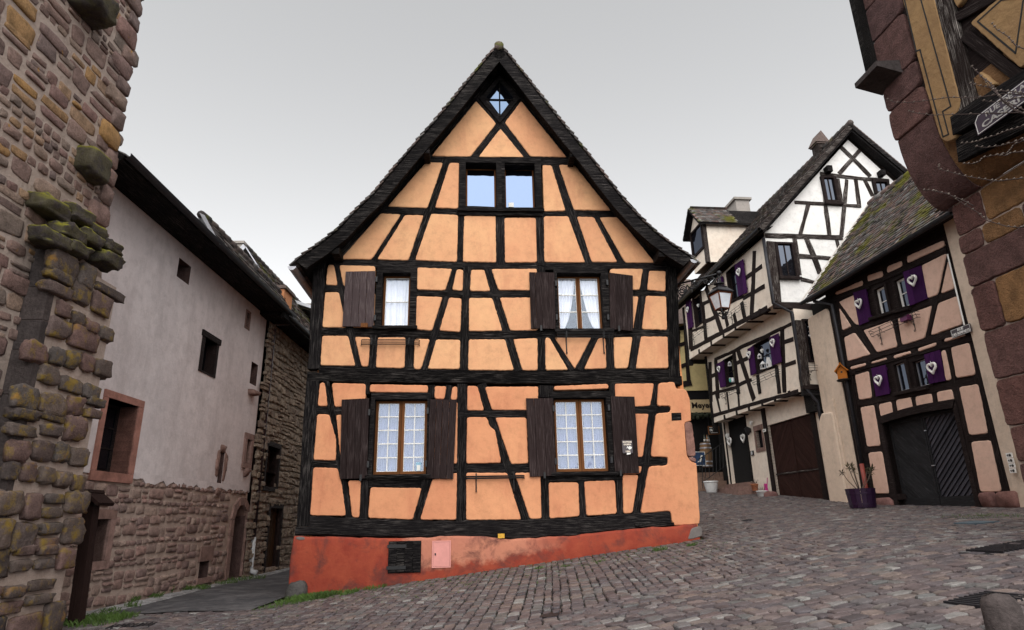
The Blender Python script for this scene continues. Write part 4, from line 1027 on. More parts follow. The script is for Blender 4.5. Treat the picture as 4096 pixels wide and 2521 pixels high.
# arched doorway: jamb blocks and voussoirs
r = hz['door']; dcx = (r[0]+r[2])/2; hwid = (r[2]-r[0])/2; zsp = r[3]-hwid*.9
dr = MB().box(r[0], r[2], .28, .33, r[1]-.05, r[3]+.05).build('door_leaf', M['room'], lane_house, label='dark arched doorway')
for side in (-1, 1):
    z = r[1]
    while z < zsp:
        h = min(random.uniform(.35, .75), zsp-z)
        if zsp-z-h < .15: h = zsp-z
        xa = dcx+side*hwid; xb = xa+side*.2; MB().box(min(xa, xb), max(xa, xb), -.05, .35, z+.005, z+h-.005).build('jamb_block', M['frame_stone'], dr); z += h
for k in range(5):
    a0, a1 = math.pi*k/5, math.pi*(k+1)/5-.02
    MB().prism([(dcx+hwid*math.cos(a0), zsp+hwid*.9*math.sin(a0)), (dcx+(hwid+.2)*math.cos(a0), zsp+(hwid*.9+.2)*math.sin(a0)), (dcx+(hwid+.2)*math.cos(a1), zsp+(hwid*.9+.2)*math.sin(a1)), (dcx+hwid*math.cos(a1), zsp+hwid*.9*math.sin(a1))], -.05, .3).build('voussoir', M['frame_stone'], dr)
for side in (-1, 1):    # fill of the square corners behind the arch
    MB().prism([(dcx+side*hwid*1.0, zsp), (dcx+side*hwid*1.0, r[3]+.02), (dcx, r[3]+.02), (dcx+side*hwid*.7, zsp+hwid*.62)], .02, .3).build('arch_fill', M['frame_stone'], dr)
# eaves
OVL = .75
ga, gb = LF.at('F', (285,330), OVL), LF.at('F', (670,745), OVL)
print('lane gutter z', ga, gb)
zg = (ga[1]+gb[1])/2; xg0, xg1 = 9.28, XE+.25
wt = (LF.at('F', (258,430))[1]+LF.at('F', (640,770))[1])/2
mb = MB(); mb.add([(xg0, -.02, wt+.02), (xg1, -.02, wt+.02), (xg1, -OVL+.06, zg-.06), (xg0, -OVL+.06, zg-.06), (xg0, -.02, wt+.16), (xg1, -.02, wt+.16), (xg1, -OVL+.06, zg), (xg0, -OVL+.06, zg)], [(0,3,2,1),(4,5,6,7),(0,1,5,4),(2,3,7,6),(1,2,6,5),(0,4,7,3)])
mb.build('soffit', M['timber'], lane_house)
for i in range(26):
    x = xg0+.25+i*.48
    if False: MB().obox((x, -OVL/2+.02, (wt+zg)/2-.09), (.05, 0, 0), (0, OVL/2-.06, -(wt-zg)*-.46 if False else (wt-zg)*.45), (0, 0, .05)).build('rafter_foot', M['timber'], lane_house)
def gutter(parent, x0, x1, y, z, r=.075, mat='zinc_dark', name='gutter'):
    mb = MB(); n = 8
    pr = [(y+r*math.cos(math.pi+math.pi*i/(n-1)), z+r*math.sin(math.pi+math.pi*i/(n-1))) for i in range(n)]
    for i in range(n-1): mb.add([(x0, *pr[i]), (x1, *pr[i]), (x1, *pr[i+1]), (x0, *pr[i+1])], [(0,1,2,3)])
    mb.tube([(x0, y-r, z), (x1, y-r, z)], .012, 5)
    x = x0+.4
    while x < x1: mb.tube([(x, *pr[0]), (x, *pr[3]), (x, *pr[-1])], .010, 4); x += .8
    return mb.build(name, M[mat], parent)
gutter(lane_house, xg0, xg1, -OVL, zg+.05)
def tile_roof(parent, x0, x1, y0, z0, y1, z1, mat, tw=.17, expo=.16, limit=300, name='roof_tile', cut=None, fr=None, deck=True, thick=.022):
    """rows of plain tiles on a slope rising from (y0, z0) at the eave to (y1, z1) at the ridge"""
    L = math.hypot(y1-y0, z1-z0); dy, dz = (y1-y0)/L, (z1-z0)/L; ny, nz = (-dz, dy) if y1 > y0 else (dz, -dy)
    if deck:
        MB().add([(x0, y0, z0), (x1, y0, z0), (x1, y1, z1), (x0, y1, z1), (x0, y0-ny*.1, z0-nz*.1), (x1, y0-ny*.1, z0-nz*.1), (x1, y1-ny*.1, z1-nz*.1), (x0, y1-ny*.1, z1-nz*.1)], [(0,1,2,3),(4,7,6,5),(0,4,5,1),(1,5,6,2),(2,6,7,3),(3,7,4,0)]).build('roof_deck', M['timber'], parent)
    out = []; r = 0; s = -.03
    while s < L:
        x = x0 + (tw/2 if r % 2 else 0)
        while x < x1-.02:
            if not cut or cut(x+tw/2, s): out.append((min(x, x1-tw), s))
            x += tw
        s += expo; r += 1
    if fr:
        def vis(t):
            P = fr.world((t[0], y0+dy*t[1], z0+dz*t[1])); v = P-EYE; d = v.dot(FWD); px, py = CX+FPX*v.dot(RGT)/max(d, .1), CY-FPX*v.dot(UPV)/max(d, .1)
            return -1/max(d, .1)*(1 if d > .5 and 0 < px < 4096 and 0 < py < 2521 else .01)
        out.sort(key=vis)
    rest = MB()
    for i, (x, s) in enumerate(out):
        m = MB() if i < limit else rest; m.tint = random.random()
        a = s; b = min(s+expo*1.5, L+.02); lift = .042+random.gauss(0, .009); sk = random.gauss(0, .006); hw = tw/2-.004; c = x+tw/2
        def P(s_, xx, h): return (xx, y0+dy*s_+ny*h, z0+dz*s_+nz*h)
        sag = random.gauss(0, .012)
        low = [P(a+.03+sag, c-hw, lift), P(a+sag, c-hw*.5, lift+.004), P(a-.006+sag, c+sk, lift+.006), P(a+sag, c+hw*.5, lift+.004), P(a+.03+sag, c+hw, lift)]
        lob = [(q[0], q[1]-ny*thick, q[2]-nz*thick) for q in low]
        up = [P(b, c+hw+sk, .006), P(b, c-hw+sk, .006)]
        vs = low+lob+up
        m.add(vs, [(0,1,2,3,4,10,11)] + [(k, k+5, k+6, k+1) for k in range(4)] + [(0,11,5), (4,9,10)])
        if i < limit: m.build(name, mat, parent)
    if rest.v: rest.build(name+'s', mat, parent, kind='stuff')
    return len(out)
# low roof over the near half, steeper tiled roof over the far half
tile_roof(lane_house, xg0, xg1-.3, -OVL+.02, zg+.03, 3.0, zg+2.1, M['tile'], limit=0, expo=.3, tw=.3)
xr = LF.at('B2', (520,500), OVL)[0]; wr, zr_ = at_x(LF, 'B2', (330,185), xr)
print('steep roof', xr, wr, zr_)
yr = -min(wr, OVL-.3)
tile_roof(lane_house, xr, xg1, -OVL+.04, zg+.04, -wr, zr_, M['tile'], limit=300, fr=LF)
MB().obox((xr-.01, (-OVL-wr)/2, (zg+zr_)/2+.02), (.012, 0, 0), (0, (OVL-wr)/2, (zr_-zg)/2), (0, .06, .03)).build('verge_flashing', M['zinc'], lane_house)
MB().prism([(0,0),(1,0),(1,1)], 0, .01) if False else None
MB().add([(xr, -OVL+.1, zg+.05), (xr, -wr, zr_-.05), (xr, 3, zr_-.6), (xr, 3, zg)], [(0,1,2,3)]).build('roof_end', M['zinc'], lane_house)
rt = MB(); x = xr
while x < xg1: rt.tint = random.random(); rt.tube([(x-.02, -wr+.03, zr_+.02), (x+.36, -wr+.03, zr_+.035)], [.09, .105], 8); x += .36
rt.build('ridge_tiles', M['tile'], lane_house, smooth=True)
# downpipe
pa = LF.at('A3', (1085,1175), .12); pb = LF.at('A4', (1058,965), .12); pc_ = LF.at('A4', (1058,1165), .12)
M['pipe_brown'] = m_plain('brown_downpipe', (.035,.02,.022), .4, .2); M['pipe_white'] = m_plain('pale_cast_pipe', (.42,.44,.46), .5)
dp = thing('downpipe', LF.world((pb[0], 0, gz(-7.2, 18))), LF.yaw, label='dark brown downpipe with pale foot on the lane house corner', cat='downpipe')
zb0 = gz(-7.2, 18); X0 = pb[0]
MB().tube([(0, -OVL+.02, zg-zb0), (0, -OVL+.02, zg-zb0-.12), (0, -.14, pa[1]-zb0+.05), (0, -.12, pa[1]-zb0-.1), (0, -.12, pb[1]-zb0)], .055, 10).build('pipe', M['pipe_brown'], dp, smooth=True)
MB().tube([(0, -.12, pb[1]-zb0+.02), (0, -.12, pc_[1]-zb0+.1), (0, -.16, pc_[1]-zb0+.02), (0, -.3, pc_[1]-zb0-.02)], .065, 10).build('foot', M['pipe_white'], dp, smooth=True)
for t in (.2, .5, .8):
    zz = (pa[1]*t+pb[1]*(1-t))-zb0; MB().tube([(0, -.12, zz-.02), (0, -.12, zz+.02)], .066, 10).build('clip', M['pipe_brown'], dp)

# ------------------------------------------------------------------ rough stone house further down the lane
NF = Frame((-6.9, 0, 0), 91)
M['door_brown'] = m_timber('brown_door', (.05,.028,.016), (.10,.06,.035), .5, axis=2, bmp=.3)
M['rubble_tan'] = m_stone('tan_rubble', [(.26,.20,.155), (.36,.28,.215), (.30,.24,.19), (.42,.34,.265), (.24,.18,.145)], bd=.05, sc=9, bmp=1.2, pit=.7)
nh = NF.empty('stone_house', label='rough brown stone house with tiled roof further down the lane', cat='house')
M['roughcast'] = m_stone('roughcast', [(.46,.37,.29), (.52,.42,.33)], bd=.09, sc=11, bmp=1.4, use='obj', pit=.9)
x0n, x1n = XE+.05, 34
nw = quad_rect(NF, 'A4', [(1130,420),(1200,435),(1190,665),(1118,665)]); nd = quad_rect(NF, 'A4', [(1140,790),(1212,790),(1200,1125),(1130,1150)])
zc = NF.at('A4', (1180,690))[1]+.5; zt = NF.at('A3', (1100,1230))[1]+.25
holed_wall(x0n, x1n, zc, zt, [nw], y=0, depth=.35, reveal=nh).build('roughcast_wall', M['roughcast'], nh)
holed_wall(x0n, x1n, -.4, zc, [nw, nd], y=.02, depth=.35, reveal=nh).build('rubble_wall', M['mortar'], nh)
MB().box(x0n, x1n, .4, 5, -.3, zt).build('dark_interior', M['room'], nh)
rubble(NF, nh, [(x0n, -.3), (x0n+6.5, -.3), (x0n+6.5, zt-.1), (x0n, zt-.1)], (.13, .25), (.9, 1.7), M['rubble_tan'], holes=[nw, nd], proud=(.03, .07), name='rubble_stone', gap=.02)
wf = MB().ring(rpoly((nw[0]-.1, nw[1]-.12, nw[2]+.1, nw[3]+.14)), rpoly(nw), -.06, .25).build('window_frame', M['timber_brown'], nh, label='dark unglazed window with timber frame')
df = MB().ring(rpoly((nd[0]-.12, nd[1]-.2, nd[2]+.12, nd[3]+.14)), rpoly((nd[0], nd[1]-.2, nd[2], nd[3])), -.05, .25).build('door_frame', M['timber_brown'], nh)
for i in range(4):
    w_ = (nd[2]-nd[0])/4; MB().box(nd[0]+i*w_+.008, nd[0]+(i+1)*w_-.008, .12, .16, nd[1]-.1, nd[3]).build('door_board', M['door_brown'], df)
# roof of the stone house: gable towards us
ap = at_x(NF, 'B2', (860,580), x0n); ev = at_x(NF, 'B2', (1225,1085), x0n)
print('stone house gable apex', ap, 'eave', ev, 'wall top', zt, wt, zg)
ov2 = .6; ge = NF.at('A3', (1250,1190), ov2)
zge = ge[1]
apw = ap[0]; apz = ap[1]
tile_roof(nh, x0n-.1, x1n, -ov2, zge, -apw, apz, M['tile_moss'], limit=300, fr=NF, tw=.19, expo=.17)
gutter(nh, x0n-.15, x1n, -ov2-.05, zge)
MB().box(x0n-.5, x1n, -ov2-.01, -ov2+.09, zge-.14, zge+.1).build('fascia', M['timber'], nh)
MB().box(x0n-.6, x1n, -.45, .5, zt-.02, zt+.12).build('wall_plate', M['timber'], nh)
MB().add([(x0n-.5, .1, zt-.03), (x0n-.5, -ov2+.05, zge-.1), (x1n, -ov2+.05, zge-.1), (x1n, .1, zt-.03)], [(0,1,2,3)]).build('soffit', M['timber'], nh)
MB().prism([(0,0),(1,0),(0,1)],0,1) if False else None
gm = MB(); gm.add([(x0n-.02, -ov2+.1, zge), (x0n-.02, -apw, apz-.08), (x0n-.02, -apw+(-apw+ov2)*.9+.3, zge)], [(0,1,2)]); gm.build('gable_wall', M['rubble_pink'], nh)
for (ya, za, yb, zb) in ((-ov2, zge, -apw, apz), (-apw, apz, -apw+(-apw+ov2), zge)):
    L = math.hypot(yb-ya, zb-za); MB().obox((x0n-.1, (ya+yb)/2, (za+zb)/2+.03), (.03, 0, 0), (0, (yb-ya)/2, (zb-za)/2), (0, .05, .05)).build('verge_flashing', M['zinc'], nh)
rt = MB(); x = x0n
while x < x1n: rt.tint = random.random(); rt.tube([(x-.02, -apw+.02, apz+.02), (x+.36, -apw+.02, apz+.035)], [.09, .105], 8); x += .36
rt.build('ridge_tiles', M['tile'], nh, smooth=True)
# chimneys
M['chim_grey'] = m_plaster('grey_chimney_render', (.32,.29,.27), (.26,.24,.22)); M['chim_or'] = m_plaster('orange_chimney_render', (.60,.27,.13), (.52,.22,.11))
def chimney(fr, z, box, xx, w, label, mat, capmat, group=None):
    (ax, ay, bx, by) = box; D = (xx)
    # stands at local depth w (outward); measured corners give width and height
    a, b = fr.at(z, (ax, ay), w), fr.at(z, (bx, by), w)
    wd = abs(b[0]-a[0]); h = a[1]-b[1]
    t = thing('chimney', fr.world(((a[0]+b[0])/2, -w, b[1]-.5)), fr.yaw, label=label, cat='chimney')
    MB().box(-wd/2, wd/2, -.25, .35, 0, h+.5).build('shaft', mat, t)
    MB().box(-wd/2-.06, wd/2+.06, -.31, .41, h+.5, h+.6).build('cap', capmat, t)
    return t
chimney(NF, 'B2', (742,530,885,650), 0, -3.2, 'square grey rendered chimney behind the lane roofs', M['chim_grey'], M['chim_grey'])
chimney(NF, 'B2', (1225,1075,1312,1290), 0, .1, 'slim orange chimney with a dark cap on the lane roofs', M['chim_or'], M['tile'])
# lean-to dormer on that roof
d0 = NF.at('B2', (1425,1135), -.9); d1 = NF.at('B2', (1740,1310), -.9)
dm = thing('roof_dormer', NF.world((d0[0], .9, d1[1]-.9)), NF.yaw, label='small lead-edged dormer on the stone house roof', cat='dormer')
hd = d0[1]-d1[1]+.9
MB().add([(.1,-1.0,0),(.1,.6,0),(.1,.6,hd-.1),(.1,-1.0,hd-.7),(2.5,-1.0,0),(2.5,-1.0,hd-.7)], [(0,1,2,3),(0,3,5,4)]).build('cheek', M['chim_grey'], dm)
MB().obox((1.3, -.25, hd-.38), (1.4, 0, 0), (0, .95, .34), (0, -.02, .05)).build('dormer_roof', M['zinc'], dm)
# ------------------------------------------------------------------ peach house with the dark garage door
PF = Frame((12.3, 0, 0), -83.7)
peach = PF.empty('peach_house', label='pale peach half-timbered house with mossy tile roof and arched garage door', cat='house')
M['peach'] = m_plaster('peach_render', (.68,.475,.385), (.62,.42,.335), sc=1.2, grain=120, rnd=.35)
M['cream_pier'] = m_plaster('cream_pier_render', (.66,.54,.44), (.58,.47,.375), sc=1.5, bmp=.4, dirt=(.30,.25,.20), dlo=.55, dhi=.8)
PP = [('E', [(505,762),(620,722),(625,770),(510,808)]), ('E', [(655,692),(768,645),(772,690),(655,745)]), ('E', [(805,615),(1085,490),(1090,540),(808,668)]), ('E', [(265,885),(470,795),(475,835),(262,908)]),
 ('E', [(290,958),(405,908),(445,1138),(415,1130)]), ('E', [(292,1005),(385,1145),(318,1178)]), ('E', [(915,685),(1105,590),(1040,905),(960,935)]), ('E', [(1118,640),(1165,860),(1060,900)]),
 ('E', [(330,1228),(405,1192),(525,1360),(358,1410)]), ('E', [(475,1175),(690,1100),(735,1300),(580,1342)]), ('E', [(735,1085),(995,985),(940,1235),(770,1288)]), ('E', [(1040,970),(1180,915),(1225,1130),(985,1215)]),
 ('E', [(375,1450),(495,1420),(498,1440),(380,1475)]), ('E', [(535,1412),(655,1378),(655,1398),(535,1430)]), ('E', [(700,1365),(835,1328),(838,1350),(705,1392)]), ('E', [(885,1312),(1030,1262),(1030,1290),(888,1340)]), ('E', [(1082,1240),(1240,1200),(1240,1215),(1085,1268)]),
 ('K', [(388,358),(485,328),(510,520),(418,535)]), ('K', [(1000,185),(1030,175),(1075,390),(1035,400)]), ('K', [(1070,160),(1200,125),(1248,355),(1108,380)]),
 ('K', [(427,588),(522,570),(570,860),(475,868)]), ('K', [(557,565),(645,545),(660,635),(572,655)]), ('K', [(678,535),(785,515),(802,612),(695,632)]), ('K', [(815,510),(930,488),(945,585),(832,607)]), ('K', [(967,477),(1078,458),(1098,562),(985,578)]),
 ('K', [(1128,442),(1265,420),(1335,775),(1200,785)]), ('K', [(482,910),(580,900),(632,1200),(530,1202)]), ('K', [(1212,832),(1353,820),(1432,1188),(1280,1190)])]
for z, p in PP: panel(PF, peach, z, p, M['peach'], front=.05, step=.07, soft=1, rim=.02)
PT = [('E', (200,905), (1130,480), 46), ('E', (255,945), (1112,565), 44), ('E', (315,1205), (1185,885), 50), ('E', (352,1430), (1330,1145), 50), ('E', (370,1480), (1335,1222), 46),
 ('E', (280,965), (575,1350), 46), ('E', (1112,590), (958,1240), 46), ('E', (490,770), (510,870), 42), ('E', (636,700), (650,790), 44), ('E', (785,640), (795,720), 46),
 ('E', (705,1080), (755,1300), 44), ('E', (515,1400), (520,1450), 40), ('E', (680,1365), (685,1400), 42), ('E', (860,1315), (865,1350), 44), ('E', (1055,1250), (1060,1290), 46),
 ('K', (1215,125), (1470,1195), 80), ('K', (335,250), (470,1215), 46), ('K', (415,560), (1270,395), 52), ('K', (1045,170), (1110,470), 46), ('K', (495,320), (520,540), 40),
 ('K', (540,560), (660,1210), 44), ('K', (660,545), (680,650), 40), ('K', (800,520), (818,620), 40), ('K', (950,490), (965,590), 42), ('K', (1115,440), (1262,1195), 58),
 ('K', (470,890), (590,880), 50), ('K', (1195,810), (1365,795), 50), ('K', (500,1222), (720,1225), 40), ('K', (1240,1212), (1490,1205), 44), ('K', (345,340), (400,330), 40)]
for t in PT: beam(PF, peach, *t, M['timber_brown'], front=.025, back=.15)
# body, garage opening with curved lintel
gd = [PF.at('K', p) for p in ((715,1303), (1257,1305), (1118,628), (590,712))]
gx0, gx1 = (gd[0][0]+gd[3][0])/2, (gd[1][0]+gd[2][0])/2; gzb = gz(10.4, 16.5)-.05
arc = [PF.at('K', p) for p in ((590,712), (680,672), (760,650), (850,637), (950,630), (1040,627), (1118,628))]
zs_ = [a[1] for a in arc]; gt0, gt1 = arc[0][1], max(zs_)
xl, xr_ = PF.at('F', (1985,1100))[0], PF.at('F', (2425,1100))[0]; ze = PF.at('E', (600,720))[1]
top_in = [(gx0+(gx1-gx0)*i/8, gt0+(gt1-gt0)*math.sin(math.pi*(.12+.76*i/8))) for i in range(9)]
top_out = [(x+(-.12 if i == 0 else .12 if i == 8 else 0), z+.2) for i, (x, z) in enumerate(top_in)]
jl = MB(); jl.prism([(gx0-.13, gzb), (gx0, gzb), (gx0, gt0), (gx0-.13, gt0+.2)], -.05, .3); jl.build('door_jamb', M['timber_brown'], peach)
jl = MB(); jl.prism([(gx1, gzb), (gx1+.13, gzb), (gx1+.13, gt0+.2), (gx1, gt0)], -.05, .3); jl.build('door_jamb', M['timber_brown'], peach)
MB().prism(top_in + top_out[::-1], -.06, .3).build('arched_lintel', M['timber_brown'], peach)
M['gate'] = m_timber('black_gate_board', (.018,.018,.020), (.06,.06,.065), .5, axis=0, bmp=.3)
M['gate_blue'] = m_timber('slate_gate_board', (.045,.044,.055), (.11,.108,.13), .6, axis=0, bmp=.3)
gate = MB().box(gx0, gx1, .20, .24, gzb, gt1+.02).build('garage_door', M['gate'], peach, label='double garage door of diagonal boards')
gm_ = (gx0+gx1)/2
def clip_poly(poly, a, b, c):
    out = []
    for i in range(len(poly)):
        p, q = poly[i-1], poly[i]; dp, dq = a*p[0]+b*p[1]-c, a*q[0]+b*q[1]-c
        if dp <= 0: out.append(p)
        if (dp < 0) != (dq < 0) and dp != dq: t = dp/(dp-dq); out.append((p[0]+(q[0]-p[0])*t, p[1]+(q[1]-p[1])*t))
    return out
for (a, b, sgn, mt) in ((gx0+.05, gm_-.06, 1, 'gate'), (gm_+.06, gx1-.05, -1, 'gate_blue')):
    z0, z1 = gzb+.28, gt0-.02
    MB().ring([(a-.04, gzb+.02), (b+.05, gzb+.02), (b+.05, z1+.06), (a-.04, z1+.06)], [(a, z0), (b, z0), (b, z1), (a, z1)], .15, .22).build('door_frame', M['gate'], gate)
    w_ = .115; c = -20
    while c < 36:
        na, nb = .64*sgn, .77
        p = rpoly((a, z0, b, z1)); p = clip_poly(p, na, nb, na*a+nb*z0+c*w_*1.0+w_-.008); p = clip_poly(p, -na, -nb, -(na*a+nb*z0+c*w_)) if p else p
        c += 1
        if len(p) >= 3:
            cx_, cz_ = sum(q[0] for q in p)/len(p), sum(q[1] for q in p)/len(p); an = math.atan2(-na, nb)
            loc = [((q[0]-cx_)*math.cos(an)+(q[1]-cz_)*math.sin(an), -(q[0]-cx_)*math.sin(an)+(q[1]-cz_)*math.cos(an)) for q in p]
            mbq = MB(); pc2 = ccw(loc); f = .165+random.uniform(-.003, .003)
            mbq.prism(pc2, f, .2); mbq.v = [(v_[0], v_[1]+(.034 if v_[1] < .19 and v_[2] > 0 else 0), v_[2]) for v_ in mbq.v]
            mbq.build('diagonal_board', M[mt], gate, loc=(cx_, 0, cz_), rot=(0, -an, 0))
    for k in range(30):
        pass
for zz, s_ in (((gzb+gt0)/2-.1, .10), (gt0-.35, .06)):
    MB().box(gm_+.01, gm_+.01+s_, .12, .15, zz, zz+.02).build('door_handle', M['zinc'], gate)
MB().box(gx0-.05, gx1+.05, -.1, .2, gzb-.06, gzb+.02).build('threshold', M['sandstone'], peach)
for a, b in ((gx0-.95, gx0-.16), (gx1+.18, gx1+.62), (gx1+.66, gx1+.72+.5)):
    m1 = MB(); stone_geo(m1, (a+b)/2, gzb+.14, (b-a)/2, .19, .13, n=12, flat=.85, rough=.05); m1.build('base_stone', M['sandstone'], peach, smooth=True)
hs_ = []
core = MB(); core.prism([(xl, -.3), (xr_+3.5, -.3), (xr_+3.5, ze+.3), (xl, ze+.3)], .31, 6); core.build('wall_core', M['room'], peach)
def back_wall(parent, x0, x1, z0, z1, holes, mat, y, name='wall', depth=.2): return holed_wall(x0, x1, z0, z1, holes, y=y, depth=depth).build(name, mat, parent)
wq = {'u1': ('E', [(560,862),(632,838),(674,1050),(597,1080)]), 'u2': ('E', [(710,797),(800,762),(845,985),(750,1018)]), 'l1': ('K', [(666,285),(742,258),(772,458),(697,475)]), 'l2': ('K', [(803,262),(890,236),(922,423),(832,445)])}
OVP0 = .45
wh = [quad_rect(PF, z, q, .02) for z, q in wq.values()]
back_wall(peach, PF.at('K', (345,700))[0], xr_+.3, gzb-.1, (PF.at('E', (20,905), OVP0)[1]+PF.at('E', (1160,362), OVP0)[1])/2+.3, wh+[(gx0, gzb-.2, gx1, gt1)], M['timber_brown'], .0, 'timber_backing')
for (k, (z, q)), r in zip(wq.items(), wh):
    up_ = k[0] == 'u'
    grow = lambda d: [(q[0][0]-d, q[0][1]-d*.6), (q[1][0]+d, q[1][1]-d*1.4), (q[2][0]+d, q[2][1]+d*.6), (q[3][0]-d, q[3][1]+d*1.4)]
    window(PF, peach, z, grow(16), q, leaves=1, rows=2 if up_ else 1, recess=.07, m_frame='timber_brown', m_cas='white_paint' if up_ else 'zinc', m_glass_='glass_dark', cas=.05 if up_ else .025, jamb=.04, sill=False, room=False)
for z, x0_, y0_, x1_, y1_ in (('E', 545, 1090, 850, 1000), ('K', 690, 495, 925, 445)):
    beam(PF, peach, z, (x0_, y0_), (x1_, y1_), 26, M['timber_brown'], front=.12, back=.05, name='window_sill')
M['purple'] = m_timber('purple_shutter', (.040,.009,.058), (.075,.022,.10), .5, axis=2, bmp=.15)
M['heart'] = m_plain('white_wicker', (.78,.78,.76), .8, var=.3, scale=40, bmp=.8, bs=70)
def heart_pts(c, s, y, n=22):
    out = []
    for i in range(n):
        t = 2*math.pi*i/n; out.append((c[0]+s*16*math.sin(t)**3/17, y, c[1]+s*(13*math.cos(t)-5*math.cos(2*t)-2*math.cos(3*t)-math.cos(4*t))/17))
    return out
HN = [0]
def heart(fr, z, p, label, s=.13, w=.13, hang=True, solid=False):
    a = fr.at(z, p, w); s *= .86
    o = MB(); pts = heart_pts((0, 0), s, 0)
    if solid:
        o.prism([(q[0], q[2]) for q in pts], -.03, .03)
    else: o.tube(pts, [s*.21*random.uniform(.9, 1.12) for _ in pts], 7, closed=True)
    if hang: o.tube([(0, 0, s*.35), (0, 0, s*1.1)], .006, 4)
    ob = o.build('heart_wreath', M['heart'], None, smooth=not solid, loc=fr.world((a[0], -w-.03, a[1])), rot=(0, 0, fr.yaw))
    return tag(ob, label=label, cat='heart decoration', group='white heart decorations')
def pshutter(fr, parent, z, q, label, w=.07): return shutter(fr, parent, z, q, 3, w=w, thick=.03, mat='purple', label=label)
pshutter(PF, peach, 'E', [(400,890),(495,862),(538,1100),(445,1138)], 'purple shutter left of the upper peach window')
pshutter(PF, peach, 'E', [(778,735),(912,685),(962,935),(828,990)], 'purple shutter right of the upper peach window')
pshutter(PF, peach, 'K', [(505,310),(605,285),(635,490),(540,510)], 'purple shutter left of the lower peach window')
pshutter(PF, peach, 'K', [(882,212),(990,178),(1030,398),(918,420)], 'purple shutter right of the lower peach window')
heart(PF, 'E', (449,972), 'white wicker heart on the upper left purple shutter of the peach house', .17)
heart(PF, 'E', (857,798), 'white wicker heart on the upper right purple shutter of the peach house', .17)
heart(PF, 'K', (563,393), 'white wicker heart on the lower left purple shutter of the peach house', .17)
heart(PF, 'K', (945,305), 'white wicker heart on the lower right purple shutter of the peach house', .17)
flower_rack(PF, 'E', ((515,1165), (865,1050)), 'black scrollwork flower rack under the upper peach window', depth=.22)
pb_ = PF.at('E', (800,1085), .14); pot = MB().box(-.13, .13, -.07, .07, -.07, .07); tag(pot.build('planter_box', m_plain('purple_planter', (.10,.015,.07), .5), None, loc=PF.world((pb_[0], -.14, pb_[1])), rot=(0,0,PF.yaw)), label='small purple planter standing in the upper flower rack of the peach house', cat='planter')
# cream pier and wall at the left end of the peach house
xp = PF.at('F', (2008,1000))[0]; xq = PF.at('K', (350,700))[0]
panel_local(peach, [(xl-.05, gzb-.3), (xp, gzb-.3), (xp-.02, 4.6), (xl+.28, 4.65), (xl, 4.3)], M['cream_pier'], front=.14, name='pier', rim=.05, step=.12)
panel_local(peach, [(xp, gzb-.3), (xq+.02, gzb-.3), (xq+.02, ze-.25), (xl+.25, ze-.25), (xl+.25, 4.6), (xp, 4.6)], M['cream_pier'], front=.04, name='wall_strip', rim=.02, step=.15)
beam_local(peach, (xp+.06, gzb), (xp-.0, 5.0), .12, M['cream_pier'], front=.09, back=.1, name='painted_post')
# roof
OVP = .45
e0, e1 = PF.at('E', (20,905), OVP), PF.at('E', (1160,362), OVP)
zeP = (e0[1]+e1[1])/2
xv = PF.at('F', (1925,715), OVP)[0]
rw, rz = at_x(PF, 'F', (2085,490), xv)
print('peach roof', e0, e1, 'ridge', rw, rz)
tile_roof(peach, xv, e1[0]+.25, -OVP+.05, zeP+.05, -rw, rz, M['tile_moss'], limit=300, fr=PF, tw=.16, expo=.15)
gutter(peach, xv-.05, e1[0]+.05, -OVP-.02, zeP, r=.08)
MB().add([(xv, -OVP+.08, zeP-.04), (e1[0]+.2, -OVP+.08, zeP-.04), (e1[0]+.2, .1, zeP+.12), (xv, .1, zeP+.12)], [(0,3,2,1)]).build('soffit', M['timber_brown'], peach)
rt = MB(); x = xv
while x < e1[0]+.2: rt.tint = random.random(); rt.tube([(x-.02, -rw+.03, rz+.02), (x+.36, -rw+.03, rz+.035)], [.10, .115], 8); x += .36
rt.build('ridge_tiles', M['tile_moss'], peach, smooth=True)
M['flash'] = m_plaster('verge_mortar', (.62,.58,.54), (.5,.46,.42))
MB().obox((xv-.03, (-OVP-rw)/2, (zeP+rz)/2+.06), (.05, 0, 0), (0, (OVP-rw)/2+.02, (rz-zeP)/2), (0, .05, .05)).build('verge_mortar', M['flash'], peach)
# white end of the electricity conduit
MB().tube([PF.loc('E', (1115,600), .07), PF.loc('E', (1242,1135), .07)], .018, 6).build('conduit', M['white_paint'], peach)
# right end wall of the house beyond its corner post
panel_local(peach, [(PF.at('K', (1490,1100))[0], gzb-.2), (xr_+3.4, gzb-.2), (xr_+3.4, ze+.2), (PF.at('K', (1490,1100))[0], ze+.2)], M['cream_pier'], front=.06, name='end_wall', soft=0, step=.3)
# downpipe on the left end of the peach house
dpq = [PF.loc('E', p, w) for p, w in (((100,930), OVP-.05), ((105,955), OVP-.1), ((255,975), .12))]
dpb = [PF.loc('K', (300,200), .12), PF.loc('K', (440,1000), .12)]
b0 = PF.world((dpb[1][0], -.12, gzb))
dpo = thing('downpipe', b0, PF.yaw, label='black downpipe with red foot on the peach house', cat='downpipe')
sh = Vector((dpb[1][0], -.12, gzb))
xpipe = dpb[1][0]
dq = [Vector((p[0], p[1], p[2]))-sh for p in dpq]; dq[2].x = 0
MB().tube(dq + [Vector((0, 0, dpb[1][2]-gzb))], .055, 8).build('pipe', M['zinc_dark'], dpo, smooth=True)
M['red_pipe'] = m_plain('red_cast_pipe', (.22,.045,.035), .5)
MB().tube([(0, 0, dpb[1][2]-gzb+.05), (0, 0, 0)], .062, 8).build('foot', M['red_pipe'], dpo, smooth=True)

